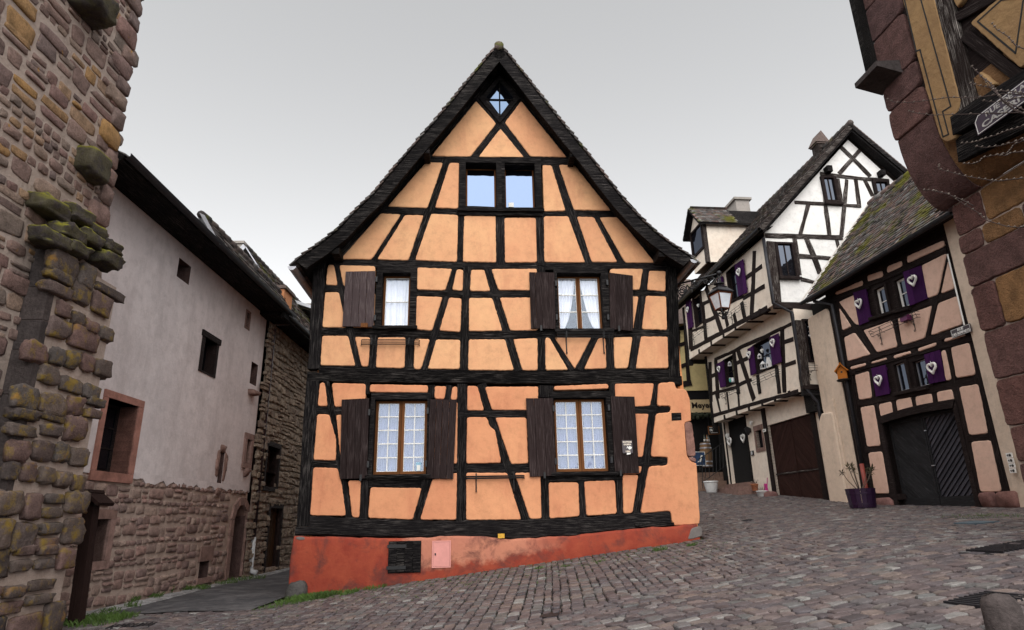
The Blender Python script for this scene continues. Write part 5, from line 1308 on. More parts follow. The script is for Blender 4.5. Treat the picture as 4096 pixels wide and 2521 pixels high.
# ------------------------------------------------------------------ cream jettied house with purple shutters
GF0 = Frame(PF.world((xl, 0, 0)), 6.3)
shop = GF0.empty('jettied_house', label='cream half-timbered house with white gable, jettied floors and purple shutters', cat='house')
GF = GF0
def frame_through(z, p):   # west-facing plane through the point where the ray meets the gable plane
    a = GF.at(z, p); w = GF.world((a[0], 0, 0)); return Frame((w.x, w.y, 0), -83.7)
S2 = frame_through('F', (1848,650)); S1 = frame_through('F', (1920,860)); S0 = frame_through('F', (1990,1100))
class Sub:
    """a side facade expressed in the frame of the house Empty"""
    def __init__(s, fr, name, label):
        s.root = thing(name, fr.O, fr.yaw)
def sub_root(fr): # transform-only child would be an extra level, so side facades keep their own rotation on each part
    return fr
M['cream'] = m_plaster('cream_render', (.76,.68,.59), (.70,.60,.51), sc=1.5, grain=120, rnd=0, dirt=(.50,.36,.27), dlo=.60, dhi=.85)
M['white_wall'] = m_plaster('white_render', (.78,.77,.755), (.72,.71,.70), sc=1.0, grain=120, rnd=0)
REL = {}
def place(o, fr):
    """re-hang a part built in the axes of a side facade under the house Empty"""
    o.parent = shop
    mw = Matrix.Translation(fr.O) @ Matrix.Rotation(fr.yaw, 4, 'Z') @ (Matrix.Translation(o.location) @ o.rotation_euler.to_matrix().to_4x4())
    inv = (Matrix.Translation(GF.O) @ Matrix.Rotation(GF.yaw, 4, 'Z')).inverted()
    m = inv @ mw; o.location = m.to_translation(); o.rotation_euler = m.to_euler(); return o
def sb(fr, *a, mat='timber_grey', front=.02, back=.1, name='timber'): return place(beam(fr, None, *a, M[mat], front=front, back=back, name=name, jit=.008), fr)
def sp_(fr, mb, name, mat, **k): return place(mb.build(name, M[mat] if isinstance(mat, str) else mat, None, **k), fr)
def swin(fr, z, q, d=10, **k):
    grow = [(q[0][0]-d, q[0][1]-d*.4), (q[1][0]+d, q[1][1]-d*1.6), (q[2][0]+d, q[2][1]+d*.4), (q[3][0]-d, q[3][1]+d*1.6)]
    return place(window(fr, None, z, grow, q, leaves=1, rows=2, recess=.10, m_frame='timber_brown', m_cas='timber_brown', m_bar='timber_brown', m_glass_='glass_dark', cas=.04, jamb=.05, sill=False, room=False, **k), fr)
def sshut(fr, z, q, label): return place(shutter(fr, None, z, q, 3, w=.09, thick=.03, mat='purple', label=label), fr)
DEP = 9.0
# top floor, street side
z2t = S2.at('C', (930,20))[1]+.25; z2b = (S2.at('C', (290,1030))[1]+S2.at('C', (1065,625))[1])/2-.05; z2s = (S2.at('C', (285,1005))[1]+S2.at('C', (1060,585))[1])/2
x2l = S2.at('C', (240,800))[0]; x2r = 0.0
w2 = {'a': [(312,470),(372,432),(400,730),(330,768)], 'b': [(640,225),(728,165),(762,475),(690,515)]}
h2 = [quad_rect(S2, 'C', q, .0) for q in w2.values()]
sp_(S2, holed_wall(x2l, x2r, z2b, z2t, h2, y=0, depth=.2), 'upper_wall', 'cream')
z1b = (S1.at('D', (485,405))[1]+S1.at('D', (1265,180))[1])/2-.03; x1l = S1.at('C', (470,1300))[0]
w1 = {'a': [(622,1110),(712,1065),(738,1335),(645,1368)], 'b': [(918,958),(1075,882),(1102,1178),(950,1238)]}
h1 = [quad_rect(S1, 'C', q, .0) for q in w1.values()]
sp_(S1, holed_wall(x1l, 0, z1b, z2b+.05, h1, y=0, depth=.2), 'middle_wall', 'cream')
for q in w2.values(): swin(S2, 'C', q)
for q in w1.values(): swin(S1, 'C', q)
for fr, pts in ((S2, [((285,1005), (1062,585), 46), ((405,530), (442,915), 30), ((440,375), (602,835), 40), ((930,10), (902,655), 34), ((800,525), (832,695), 34), ((720,640), (745,745), 30), ((405,545), (510,495), 38), ((425,725), (545,670), 40), ((835,290), (1005,165), 38), ((815,490), (1032,365), 40), ((270,540), (290,1000), 40), ((600,560), (820,470), 30), ((630,640), (660,770), 30), ((265,830), (420,770), 30)]),
                (S1, [((538,1110), (562,1500), 32), ((722,1040), (768,1455), 34), ((760,1005), (925,1510), 40), ((1205,775), (1232,1440), 40), ((468,1285), (545,1250), 36), ((735,1150), (862,1090), 36), ((765,1362), (900,1308), 36), ((1230,930), (1322,898), 38), ((1235,1165), (1345,1130), 40), ((485,1452), (765,1380), 34), ((1150,1170), (1180,1450), 34), ((890,1250), (1160,1170), 26), ((480,1130), (492,1530), 30), ((525,1110), (1300,745), 34), ((960,1260), (985,1450), 30)])):
    for a, b, w in pts: sb(fr, 'C', a, b, w, mat='timber_brown')
sb(S1, 'D', (468,378), (1268,152), 36, mat='timber_brown'); sb(S1, 'D', (500,180), (540,350), 16, mat='timber_brown'); sb(S1, 'D', (600,160), (620,330), 16, mat='timber_brown'); sb(S1, 'D', (700,100), (715,300), 16, mat='timber_brown')
# jetties: joist ends, soffits
for fr, z, js, zb, back in ((S2, 'C', [(368,1028),(492,962),(617,890),(738,825),(860,760),(985,682)], z2b, S1), (S1, 'D', [(575,390),(690,362),(805,330),(930,297),(1050,265),(1185,222)], z1b, S0)):
    xl_ = x2l if fr is S2 else x1l; dpt = (back.O-fr.O).dot(-fr.n)
    for p in js:
        a = fr.at(z, p, .03); sp_(fr, MB().box(a[0]-.07, a[0]+.07, -.035, dpt, zb-.06, zb+.13), 'joist', 'timber_brown')
    sp_(fr, MB().box(xl_, 0, .0, dpt+.1, zb-.02, zb+.01), 'jetty_soffit', 'cream')
    sp_(fr, MB().box(xl_, 0, -.012, .1, zb-.03, zb+.14), 'jetty_fascia', 'cream')
# ground floor, recessed under the jetty
zg0 = gz(9.5, 21)
gq = quad_rect(S0, 'D', [(985,440),(1400,380),(1500,1160),(1060,1165)]); dq_ = quad_rect(S0, 'D', [(590,470),(780,450),(835,1000),(640,1010)])
wq0 = quad_rect(S0, 'D', [(868,520),(930,510),(940,675),(880,685)])
gtop = z1b+.02
sp_(S0, holed_wall(x1l-.2, -.05, zg0-.4, gtop, [(gq[0], zg0-.5, gq[2], gq[3]), (dq_[0], dq_[1], dq_[2], gtop), wq0], y=0, depth=.25), 'ground_floor_wall', 'cream')
sp_(S0, MB().box(x1l-.2, -.05, .26, .3, zg0-.4, gtop), 'dark_interior', 'room')
M['brown_gate'] = m_timber('brown_gate_board', (.030,.014,.012), (.075,.04,.03), .4, axis=2, bmp=.3)
gt_ = sp_(S0, MB().box(gq[0], gq[2], .1, .16, zg0-.1, gq[3]), 'carriage_gate', 'brown_gate')
gm2 = (gq[0]+gq[2])/2
def gsub(mb, name, mat='brown_gate'):
    o = sp_(S0, mb, name, mat); m = o.matrix_basis.copy(); o.parent = gt_; o.matrix_basis = gt_.matrix_basis.inverted() @ m; return o
zmid = zg0+1.05
for a, b in ((gq[0]+.05, gm2-.02), (gm2+.02, gq[2]-.05)):
    for lo, hi, sg in ((zg0+.05, zmid-.05, 1), (zmid+.05, gq[3]-.05, -1 if a < gm2 else 1)):
        c = -14
        while c < 22:
            na, nb = .7*sg, .714; w_ = .14
            p = rpoly((a, lo, b, hi)); p = clip_poly(p, na, nb, na*a+nb*lo+c*w_+w_-.012); p = clip_poly(p, -na, -nb, -(na*a+nb*lo+c*w_)) if p else p; c += 1
            if len(p) >= 3: gsub(MB().prism(ccw(p), .075+random.uniform(0, .01), .11), 'board')
gsub(MB().box(gq[0]+.02, gq[2]-.02, .05, .11, zmid-.035, zmid+.02), 'middle_rail', 'timber_grey')
gsub(MB().box(gm2-.04, gm2+.04, .06, .11, zg0, gq[3]), 'meeting_stile')
for xx in (gq[0]-.12, gq[2]+.12): sp_(S0, MB().box(xx-.12, xx+.12, -.06, .2, zg0-.2, gtop), 'gate_post', 'timber_brown')
sp_(S0, MB().box(dq_[0], dq_[2], .15, .2, dq_[1]-.1, gtop), 'front_door', 'room', )
for xx in (dq_[0]-.06, dq_[2]+.03): sp_(S0, MB().box(xx-.05, xx+.05, -.03, .2, zg0-.2, gtop), 'door_post', 'timber')
sp_(S0, MB().ring(rpoly((wq0[0]-.1, wq0[1]-.14, wq0[2]+.1, wq0[3]+.2)), rpoly(wq0), -.03, .15), 'window_surround', 'frame_stone')
sp_(S0, MB().box(wq0[0], wq0[2], .12, .124, wq0[1], wq0[3]), 'pane', 'glass_dark')
for k in range(3): sp_(S0, MB().box(dq_[0]-.1-.18*k, dq_[2]+.1+.15*k, -.28-.3*k, .14, dq_[1]-.02-.17*(k+1), dq_[1]-.02-.17*k), 'doorstep', 'frame_stone')
# far-left corner pipes and posts
for fr, xx, za, zb in ((S2, x2l-.05, z2b-.3, z2t), (S1, x1l-.05, z1b-.4, z2b)):
    sp_(fr, MB().box(xx-.06, xx+.08, -.06, .15, za, zb), 'corner_post', 'timber')
# gable front: top floor and roof triangle
gl, gr = GF.at('F', (1848,650))[0], 5.5
zmidS = z2b; rake = GF.pts('G', [(905,1150), (1603,345), (2060,760)]); zt2 = z2t
gab = [(gl, z2b), (gr, z2b), (gr, zt2-1.0), (rake[2][0], rake[2][1]), (rake[1][0], rake[1][1]), (gl, rake[0][1])]
gw = [rect(GF, 'G', 1408, 676, 1490, 866), rect(GF, 'G', 1848, 712, 1946, 795), rect(GF, 'C', 1180, -60, 1325, 268)]
MB().prism(gab, 0, .05).build('gable_wall', M['white_wall'], shop)
def gb(*a, mat='timber_grey', name='timber', front=.03): return beam(GF, shop, *a, M[mat], front=front, back=.06, name=name, jit=.009)
for a, b, w in (((1360,642),(1955,702),32), ((1140,886),(1702,918),30), ((885,1172),(1552,1192),38), ((1165,1352),(1452,1370),38), ((1540,410),(1795,662),34), ((1702,438),(1528,642),36), ((1512,682),(1552,905),28),
               ((1592,690),(1545,1182),34), ((1665,692),(1702,932),32), ((1745,692),(1812,832),30), ((1378,660),(1442,1178),32), ((1258,905),(1184,1168),34), ((1240,1195),(1362,1502),38), ((1500,1200),(1522,1292),30), ((1140,1190),(1180,1512),36)): gb('G', a, b, w)
for z, c, s_ in (('G', (1428,607), .2), ('G', (1888,640), .18)):
    a = GF.at(z, c, .1); MB().box(a[0]-s_/2, a[0]+s_/2, -.25, .05, a[1]-s_*.6, a[1]+s_*.6).build('purlin_end', M['timber'], shop)
for k, (z, o_, i_) in enumerate((('G', (1385,664,1518,900), (1408,676,1490,866)), ('G', (1822,690,1962,812), (1848,712,1944,800)), ('C', (1155,-75,1350,290), (1182,-55,1322,265)))):
    ro, ri = rect(GF, z, *o_, .05), rect(GF, z, *i_, .05)
    wn_ = MB().ring(rpoly(ro), rpoly(ri), -.09, .04).build('window', M['timber_brown'], shop)
    MB().box(ri[0]-.01, ri[2]+.01, -.015, -.01, ri[1]-.01, ri[3]+.01).build('pane', M['glass_dark'], wn_)
    MB().box((ri[0]+ri[2])/2-.02, (ri[0]+ri[2])/2+.02, -.035, -.012, ri[1], ri[3]).build('glazing_bar', M['timber_brown'], wn_)
    MB().box(ro[0]-.04, ro[2]+.04, -.16, -.05, ro[1]-.04, ro[1]+.04).build('sill', M['timber_brown'], wn_)
gb('C', (1088,-80), (1150,520), 88, front=.05)
gb('C', (1120,560), (1590,590), 60, front=.06, mat='timber_brown'); gb('C', (1310,660), (1600,690), 60, front=.05, mat='timber'); gb('C', (1160,545), (1380,550), 40, front=.05)
gb('C', (1395,300), (1530,330), 36)
# middle floor seen from the end: bird window
ml = GF.at('F', (1920,860))[0]; zmb, zmt = GF.at('C', (1500,1395))[1], GF.at('C', (1400,650))[1]
MB().box(ml, 1.2, -.06, .1, zmb-.1, zmt+.2).build('end_wall', M['cream'], shop)
bw = rect(GF, 'C', 1460, 720, 1590, 1112, .1); bo = rect(GF, 'C', 1438, 700, 1612, 1130, .1)
bwin = MB().ring(rpoly(bo), rpoly(bw), -.14, -.05).build('window', M['timber_brown'], shop, label='dark end window with hanging ornaments')
MB().box(bw[0], bw[2], -.075, -.07, bw[1], bw[3]).build('pane', M['glass_dark'], bwin)
gb('C', (1362,720), (1435,1375), 78, front=.12); gb('C', (1400,1385), (1690,1395), 48, front=.13, mat='timber_brown'); gb('C', (1405,1440), (1690,1450), 60, front=.08, mat='timber')
gb('C', (1655,1130), (1670,1380), 36, front=.12, mat='timber')
MB().box(ml+.2, 1.2, -.05, .5, zmb-.75, zmb-.1).build('beam_block', M['timber'], shop)
# body
inner = MB(); inner.prism([(gl+.3, z2b), (6.0, z2b), (6.0, z2t), (rake[1][0], rake[1][1]-.3), (gl+.3, z2t-.1)], .06, DEP); inner.build('wall_core', M['room'], shop)
inner = MB(); inner.prism([(.45, zg0-.3), (6, zg0-.3), (6, z2b), (.45, z2b)], .3, DEP); inner.build('lower_core', M['room'], shop)
# roof
ovg = .35
pk = GF.at('G', (1622,205), ovg); lf = GF.at('G', (835,1105), ovg)
rt_ = GF.at('G', (2050,640), ovg); sl_ = (rt_[1]-pk[1])/(rt_[0]-pk[0]); rf = (pk[0]+(pk[0]-lf[0])*1.0, lf[1])
class RF: pass
RFf = Frame(GF.world((0, -ovg, 0)), math.degrees(GF.yaw)-90)      # roof slope on the street side, rows run into the depth
def roofxy(gx, d): return None
L0 = DEP+.4
def slope_roof(parent_frame_x0, sign):
    pass
rfr = Frame((GF.world((lf[0], -ovg, 0)).x, GF.world((lf[0], -ovg, 0)).y, 0), -83.7)
class _T: pass
tmp = thing('tmp'); n_before = set(bpy.data.objects)
tile_roof(tmp, -L0, 0, 0, lf[1], pk[0]-lf[0], pk[1], M['tile'], limit=300, fr=rfr, tw=.19, expo=.17)
for o in [o for o in bpy.data.objects if o not in n_before]: place(o, rfr)
bpy.data.objects.remove(tmp)
MB().add([(pk[0], -ovg, pk[1]), (rf[0], -ovg, rf[1]), (rf[0], L0, rf[1]), (pk[0], L0, pk[1]), (pk[0], -ovg, pk[1]-.12), (rf[0], -ovg, rf[1]-.12), (rf[0], L0, rf[1]-.12), (pk[0], L0, pk[1]-.12)], [(0,3,2,1),(4,5,6,7),(0,1,5,4),(1,2,6,5)]).build('roof_slope', M['tile'], shop)
L_ = math.hypot(rf[0]-pk[0], rf[1]-pk[1]); k = 0
while k*.16 < L_*.75:
    t = (k*.16+.1)/L_; MB().obox((pk[0]+(rf[0]-pk[0])*t, -ovg+.05, pk[1]+(rf[1]-pk[1])*t+.03), ((rf[0]-pk[0])/L_*.11, 0, (rf[1]-pk[1])/L_*.11+.012), (0, .09, 0), (.01, 0, .013)).build('roof_tile', M['tile'], shop); k += 1
for A, B, wd in ((lf, pk, .17), (pk, rf, .17)):
    dx, dz = B[0]-A[0], B[1]-A[1]; LL_ = math.hypot(dx, dz); nx_, nz_ = -dz/LL_, dx/LL_
    if nz_ > 0: nx_, nz_ = -nx_, -nz_
    MB().obox(((A[0]+B[0])/2+nx_*.08, -ovg-.02, (A[1]+B[1])/2+nz_*.08), (dx/2, 0, dz/2), (0, .022, 0), (nx_*.08, 0, nz_*.08)).build('barge_board', M['timber_grey'] if A is lf else M['timber'], shop)
    MB().obox(((A[0]+B[0])/2+nx_*.2, -ovg/2, (A[1]+B[1])/2+nz_*.2), (dx/2, 0, dz/2), (0, ovg/2-.01, 0), (nx_*.03, 0, nz_*.03)).build('verge_soffit', M['timber'], shop)
rt = MB(); y = -ovg-.05
while y < L0: rt.tint = random.random(); rt.tube([(pk[0], y, pk[1]+.03), (pk[0], y+.38, pk[1]+.015)], [.12, .10], 8); y += .36
rt.build('ridge_tiles', M['tile'], shop, smooth=True)
rg = gutter(None, -L0, .05, -.03, lf[1]-.04, r=.085); place(rg, rfr)
sp_(rfr, MB().add([(-L0, .0, lf[1]-.1), (0, .0, lf[1]-.1), (0, .55, lf[1]+.1), (-L0, .55, lf[1]+.1)], [(0,3,2,1)]), 'eaves_soffit', 'timber')
# shutters, hearts, racks
sshut(S2, 'C', [(230,520),(280,490),(305,775),(258,800)], 'purple shutter at the far end of the top floor')
sshut(S2, 'C', [(725,150),(808,95),(850,430),(765,470)], 'purple shutter right of the top floor window')
sshut(S2, 'C', [(545,295),(600,262),(640,545),(592,565)], 'purple shutter behind the street lantern')
sshut(S1, 'C', [(545,1150),(610,1115),(635,1375),(580,1390)], 'purple shutter at the far end of the middle floor')
sshut(S1, 'C', [(855,1000),(910,965),(940,1245),(888,1268)], 'purple shutter left of the ornament window')
sshut(S1, 'C', [(1080,880),(1165,840),(1195,1130),(1105,1165)], 'purple shutter right of the ornament window')
for fr, p, lb, s_, sol in ((S2, (256,600), 'white heart on the far purple shutter of the top floor', .15, False), (S2, (772,222), 'white heart on the purple shutter beside the street lantern', .17, False), (S1, (572,1200), 'white heart on the far purple shutter of the middle floor', .15, False),
                      (S1, (876,1055), 'white heart left of the ornament window', .16, False), (S1, (1114,935), 'white heart right of the ornament window', .17, False), (S2, (365,560), 'plain white heart hanging in the far top floor window', .10, True), (S1, (1010,1015), 'pinkish heart hanging inside the ornament window', .10, True)):
    heart(fr, 'C', p, lb, s_, w=.14 if not sol else -.02, solid=sol)
flower_rack(S2, 'C', ((262,860), (430,775)), 'scrollwork flower rack under the far top floor window')
flower_rack(S2, 'C', ((640,640), (815,540)), 'scrollwork flower rack behind the street lantern')
flower_rack(S1, 'C', ((580,1450), (752,1388)), 'scrollwork flower rack under the far middle floor window')
flower_rack(S1, 'C', ((895,1310), (1155,1215)), 'scrollwork flower rack under the ornament window')
flower_rack(GF.shifted(.1), 'C', ((1470,1160), (1725,1165)), 'iron flower rack under the end window of the cream house', depth=.3)
# downpipe down the corner, stepping back under each jetty
pp = [S2.world((.02, -.08, z2t-.1)), S2.world((.02, -.08, z2b-.02)), S1.world((.06, -.08, z2b-.35)), S1.world((.06, -.08, z1b+.1)), S0.world((.05, -.1, z1b-.45)), S0.world((.05, -.1, zg0+1.2))]
pd_ = thing('downpipe', S0.world((.05, -.1, zg0)), 0, label='dark downpipe stepping back under the jetties of the cream house', cat='downpipe')
MB().tube([p-pd_.location for p in pp], .06, 8).build('pipe', M['zinc_dark'], pd_, smooth=True)
MB().tube([Vector((0,0,1.25)), Vector((0,0,0))], .068, 8).build('foot', M['red_pipe'], pd_, smooth=True)
for zz in (.5, 1.0): MB().tube([(0,0,zz-.015), (0,0,zz+.015)], .074, 8).build('clip', M['zinc'], pd_)
# dormer on the street slope of that roof
def slope_pt(z, p, off=0):
    """where the ray meets the street slope of the roof -> local (x along, y up the slope plane, z)"""
    D = ray(*src(z, p)); n = Vector((-(pk[1]-lf[1]), 0, pk[0]-lf[0])).normalized(); nw_ = (GF.x*n.x + Vector((0,0,1))*n.z)
    P0 = GF.world((lf[0], -ovg, lf[1])); t = (P0-EYE).dot(nw_)/D.dot(nw_); return EYE+D*t
xd0 = S2.at('G', (235,1200))[0]; dorF = S2
da, db_ = S2.at('G', (232,1165), .0), S2.at('G', (340,1120), .0)
dx0, dx1 = S2.at('G', (232,1250), 0)[0], S2.at('G', (345,1200), 0)[0]
dzb, dze, dzp = S2.at('G', (255,1365), 0)[1], S2.at('G', (330,1040), 0)[1], S2.at('G', (240,925), .2)[1]
dor = thing('roof_dormer', S2.world(((dx0+dx1)/2, .1, dzb-.35)), S2.yaw, label='gabled dormer with cream cheek on the jettied house roof', cat='dormer')
hw_ = max((dx1-dx0)/2, .55); zb_ = 0; zt_ = dze-dzb+.35; zp_ = max(dzp-dzb+.35, zt_+.55)
print('dormer', dx0, dx1, dzb, dze, dzp)
MB().add([(hw_, 0, -.4), (hw_, 2.6, -.4), (hw_, 2.6, zt_), (hw_, 0, zt_), (-hw_, 0, -.4), (-hw_, 2.6, -.4), (-hw_, 2.6, zt_), (-hw_, 0, zt_)], [(0,1,2,3),(4,7,6,5)]).build('cheek', M['cream'], dor)
MB().prism([(-hw_, -.4), (hw_, -.4), (hw_, zt_), (0, zp_), (-hw_, zt_)], 0, .05).build('dormer_front', M['cream'], dor)
dwn = MB().ring(rpoly((-hw_+.05, .3, hw_-.05, zt_)), rpoly((-hw_+.17, .42, hw_-.17, zt_-.1)), -.06, .03).build('dormer_window', M['timber_brown'], dor)
MB().box(-hw_+.17, hw_-.17, -.012, -.008, .42, zt_-.1).build('pane', M['glass_dark'], dwn)
MB().box(hw_-.14, hw_+.012, -.03, .14, -.4, zt_).build('corner_post', M['timber_grey'], dor)
for sgn in (-1, 1):
    w0 = hw_+.22; za = zt_-.16
    t_ = thing('tmp'); nb4 = set(bpy.data.objects)
    MB().add([(sgn*w0, -.3, za), (0, -.3, zp_+.04), (0, 3.2, zp_+.04), (sgn*w0, 3.2, za), (sgn*w0, -.3, za-.1), (0, -.3, zp_-.06), (0, 3.2, zp_-.06), (sgn*w0, 3.2, za-.1)], [(0,1,2,3),(4,7,6,5),(0,4,5,1),(3,2,6,7),(0,3,7,4)]).build('dormer_deck', M['timber'], dor)
    bpy.data.objects.remove(t_)
    tl = MB(); Ld = math.hypot(w0, zp_-za+.04); rws = int(Ld/.16)
    for r_i in range(rws+1):
        for j in range(18):
            tl.tint = random.random(); t = min(1, (r_i+.35)*.16/Ld); cx_ = sgn*w0*(1-t); cz_ = za+(zp_+.04-za)*t+.035
            tl.obox((cx_, -.3+.095*2*j/2*1.0+.095+(.09 if r_i % 2 else 0), cz_), (sgn*w0/Ld*.12, 0, -(zp_-za)/Ld*.12+.012), (0, .092, 0), (.008, 0, .012))
    tl.build('dormer_tiles', M['tile_moss'], dor, kind='stuff')
# chimneys of the jettied house
def free_box(name, wp, sx, sy, sz, mat, label, cat, yaw=0):
    o = MB().box(-sx/2, sx/2, -sy/2, sy/2, 0, sz).build(name, mat, None, loc=wp, rot=(0,0,yaw)); return tag(o, label=label, cat=cat)
ch = thing('chimney', GF.world((pk[0]-.05, 1.6, pk[1]-.5)), GF.yaw, label='small gabled chimney with tiled cap on the white gable ridge', cat='chimney')
MB().box(-.19, .19, -.22, .22, 0, .8).build('shaft', M['timber_grey'], ch)
MB().prism([(-.3, .8), (.3, .8), (0, 1.32)], -.3, .3).build('cap', M['tile'], ch)
MB().box(-.25, .25, -.26, .26, .74, .8).build('collar', M['tile'], ch)
c2 = S2.at('G', (625,915), -3.2)
ch = thing('chimney', S2.world((c2[0], 3.2, c2[1]-1.4)), S2.yaw, label='low pale chimney behind the dormer of the jettied house', cat='chimney')
MB().box(-.8, .8, -.35, .35, 0, 1.3).build('shaft', M['chim_grey'], ch); MB().box(-.9, .9, -.45, .45, 1.3, 1.42).build('cap', M['chim_grey'], ch)
# ------------------------------------------------------------------ lettering
def text_mesh(txt, size, extrude=.003, align='CENTER', bold=0.0, shear=0.0):
    cu = bpy.data.curves.new('lettering', 'FONT'); cu.body = txt; cu.size = size; cu.extrude = extrude; cu.align_x = align; cu.align_y = 'CENTER'; cu.offset = bold; cu.shear = shear; cu.resolution_u = 3
    o = bpy.data.objects.new('lettering', cu); COL.objects.link(o)
    dg = bpy.context.evaluated_depsgraph_get(); me = bpy.data.meshes.new_from_object(o.evaluated_get(dg))
    bpy.data.objects.remove(o); bpy.data.curves.remove(cu); return me
def lettering(txt, size, mat, parent, loc, bold=0.0, width=None, rot=(math.pi/2, 0, 0), shear=0):
    me = text_mesh(txt, size, bold=bold, shear=shear); o = link('lettering', me, mat, parent, loc, rot)
    if width:
        xs = [v.co.x for v in me.vertices]; w = max(xs)-min(xs); o.scale.x = width/w
    return o
M['enamel_dark'] = m_plain('dark_enamel', (.030,.018,.026), .3, var=.15, spec=.5, bmp=.03)
M['enamel_blue'] = m_plain('violet_enamel', (.045,.030,.05), .3, var=.2, spec=.5, bmp=.03)
M['white_enamel'] = m_plain('white_enamel', (.74,.74,.72), .4, var=.05, bmp=0)
M['sign_grey'] = m_plain('worn_white_letter', (.40,.39,.38), .5, var=.3, scale=30)
M['black'] = m_plain('black_paint', (.012,.012,.012), .6, var=.2)
# ------------------------------------------------------------------ right foreground: sandstone corner house with overhanging upper floor
R0 = Frame((7.75, 0, 0), -83.7); R1 = Frame((7.26, 0, 0), -83.7)
corner_house = R0.empty('corner_house', label='red sandstone corner house with corbelled timber upper floor at the right edge', cat='house')
M['sand_red'] = m_stone('rough_red_sandstone', [(.135,.066,.060), (.175,.085,.073), (.155,.082,.075), (.125,.07,.068)], bd=.06, sc=5, bmp=1.2, use='obj', pit=.45)
M['sand_ochre'] = m_stone('ochre_sandstone', [(.25,.135,.06), (.22,.12,.058)], bd=.06, sc=6, bmp=.9, use='obj', pit=.35)
M['ochre_plaster'] = m_plaster('ochre_render', (.30,.19,.092), (.25,.155,.078), sc=2, grain=70, bmp=.8, rnd=0)
xe0 = R0.at('E', (1290,860))[0]; xN = xe0+3.2
cz = [R0.at('E', p)[1] for p in ((1205,470), (1245,610), (1290,860), (1380,1195))] + [R0.at('K', p)[1] for p in ((1370,400), (1460,730))]
z_low = gz(6.8, 9)-.3
ctop, cbot = R1.at('M', (395,960))[1], R0.at('F', (2292,490))[1]
print('corner', xe0, cz, ctop, cbot)
MB().box(xe0+.03, xN, .02, 3, z_low, cbot+.02).build('wall_core', M['mortar'], corner_house)
rows = [(cbot, cz[0]), (cz[0], cz[1]), (cz[1], cz[2]), (cz[2], cz[3]), (cz[3], cz[4]), (cz[4], cz[5])]
z = cz[5]
while z > z_low: h = random.uniform(.38, .55); rows.append((z, z-h)); z -= h
for i, (a, b) in enumerate(rows):
    x = xe0-(.0 if i < 5 else random.uniform(-.05, .03)); first = True
    bj = {0: [.55], 1: [.42], 2: [1.5], 3: [.42, 1.3], 4: [1.5], 5: [.7]}.get(i, [random.uniform(.35, .8)])
    k = 0
    while x < xN:
        w = bj[k] if k < len(bj) else random.uniform(.5, 1.0)
        mt = 'sand_ochre' if (i in (0, 1, 3) and k == 1) else 'sand_red'
        if a-b > .06: panel_local(corner_house, [(x+.008, b+.008), (x+w-.008, b+.008), (x+w-.008, a-.008), (x+.008, a-.008)], M[mt], front=random.uniform(.0, .03), back=.5 if k == 0 else .1, name='ashlar_block', rim=.016, step=.07, soft=1, jit=.004)
        x += w; k += 1
# corbel: quarter round under the upper floor
dw = (R0.O-R1.O).dot(-R1.n)*-1; dw = abs(dw)
nq = 10; prof_q = [(-dw*math.sin(math.pi/2*t/nq)**1.15, cbot+(ctop-cbot)*(1-math.cos(math.pi/2*t/nq))) for t in range(nq+1)]
xe1 = R1.at('M', (340,750))[0]
xlist = [min(xe0, xe1), min(xe0, xe1)+.75]
mb = MB(); n = len(prof_q)
for xx in xlist: mb.add([(xx, y, z) for y, z in prof_q] + [(xx, .4, ctop), (xx, .4, cbot)], [])
m_ = n+2; mb.f += [[i, i+1, m_+i+1, m_+i] for i in range(n-1)] + [list(range(m_))[::-1], list(range(m_, 2*m_))]
mb.build('corbel_stone', M['sand_red'], corner_house, smooth=False)
mb = MB()
for xx in (xlist[1]+.006, xN): mb.add([(xx, y*.98, z+.01) for y, z in prof_q] + [(xx, .4, ctop), (xx, .4, cbot)], [])
mb.f += [[i, i+1, m_+i+1, m_+i] for i in range(n-1)]
mb.build('corbel_render', M['sand_ochre'], corner_house)
ztop = R1.at('M', (155,-120))[1]+1.5; ylo = -dw
def R1p(z, p, w=0): a = R1.at(z, p, w); return (a[0], a[1])
XD = (R1.O-R0.O).dot(R0.x)
def r1poly(z, pts, w): return [(a+XD, b) for a, b in R1.pts(z, pts, w)]
MB().box(xe1+XD+.05, xN, ylo+.03, 3, ctop, ztop).build('upper_core', M['timber_brown'], corner_house)
def r1panel(z, pts, mat, front=.02, name='plaster_panel', **k):
    o = panel_local(corner_house, r1poly(z, pts, front), M[mat], front=front, name=name, **k); o.location.y = ylo; return o
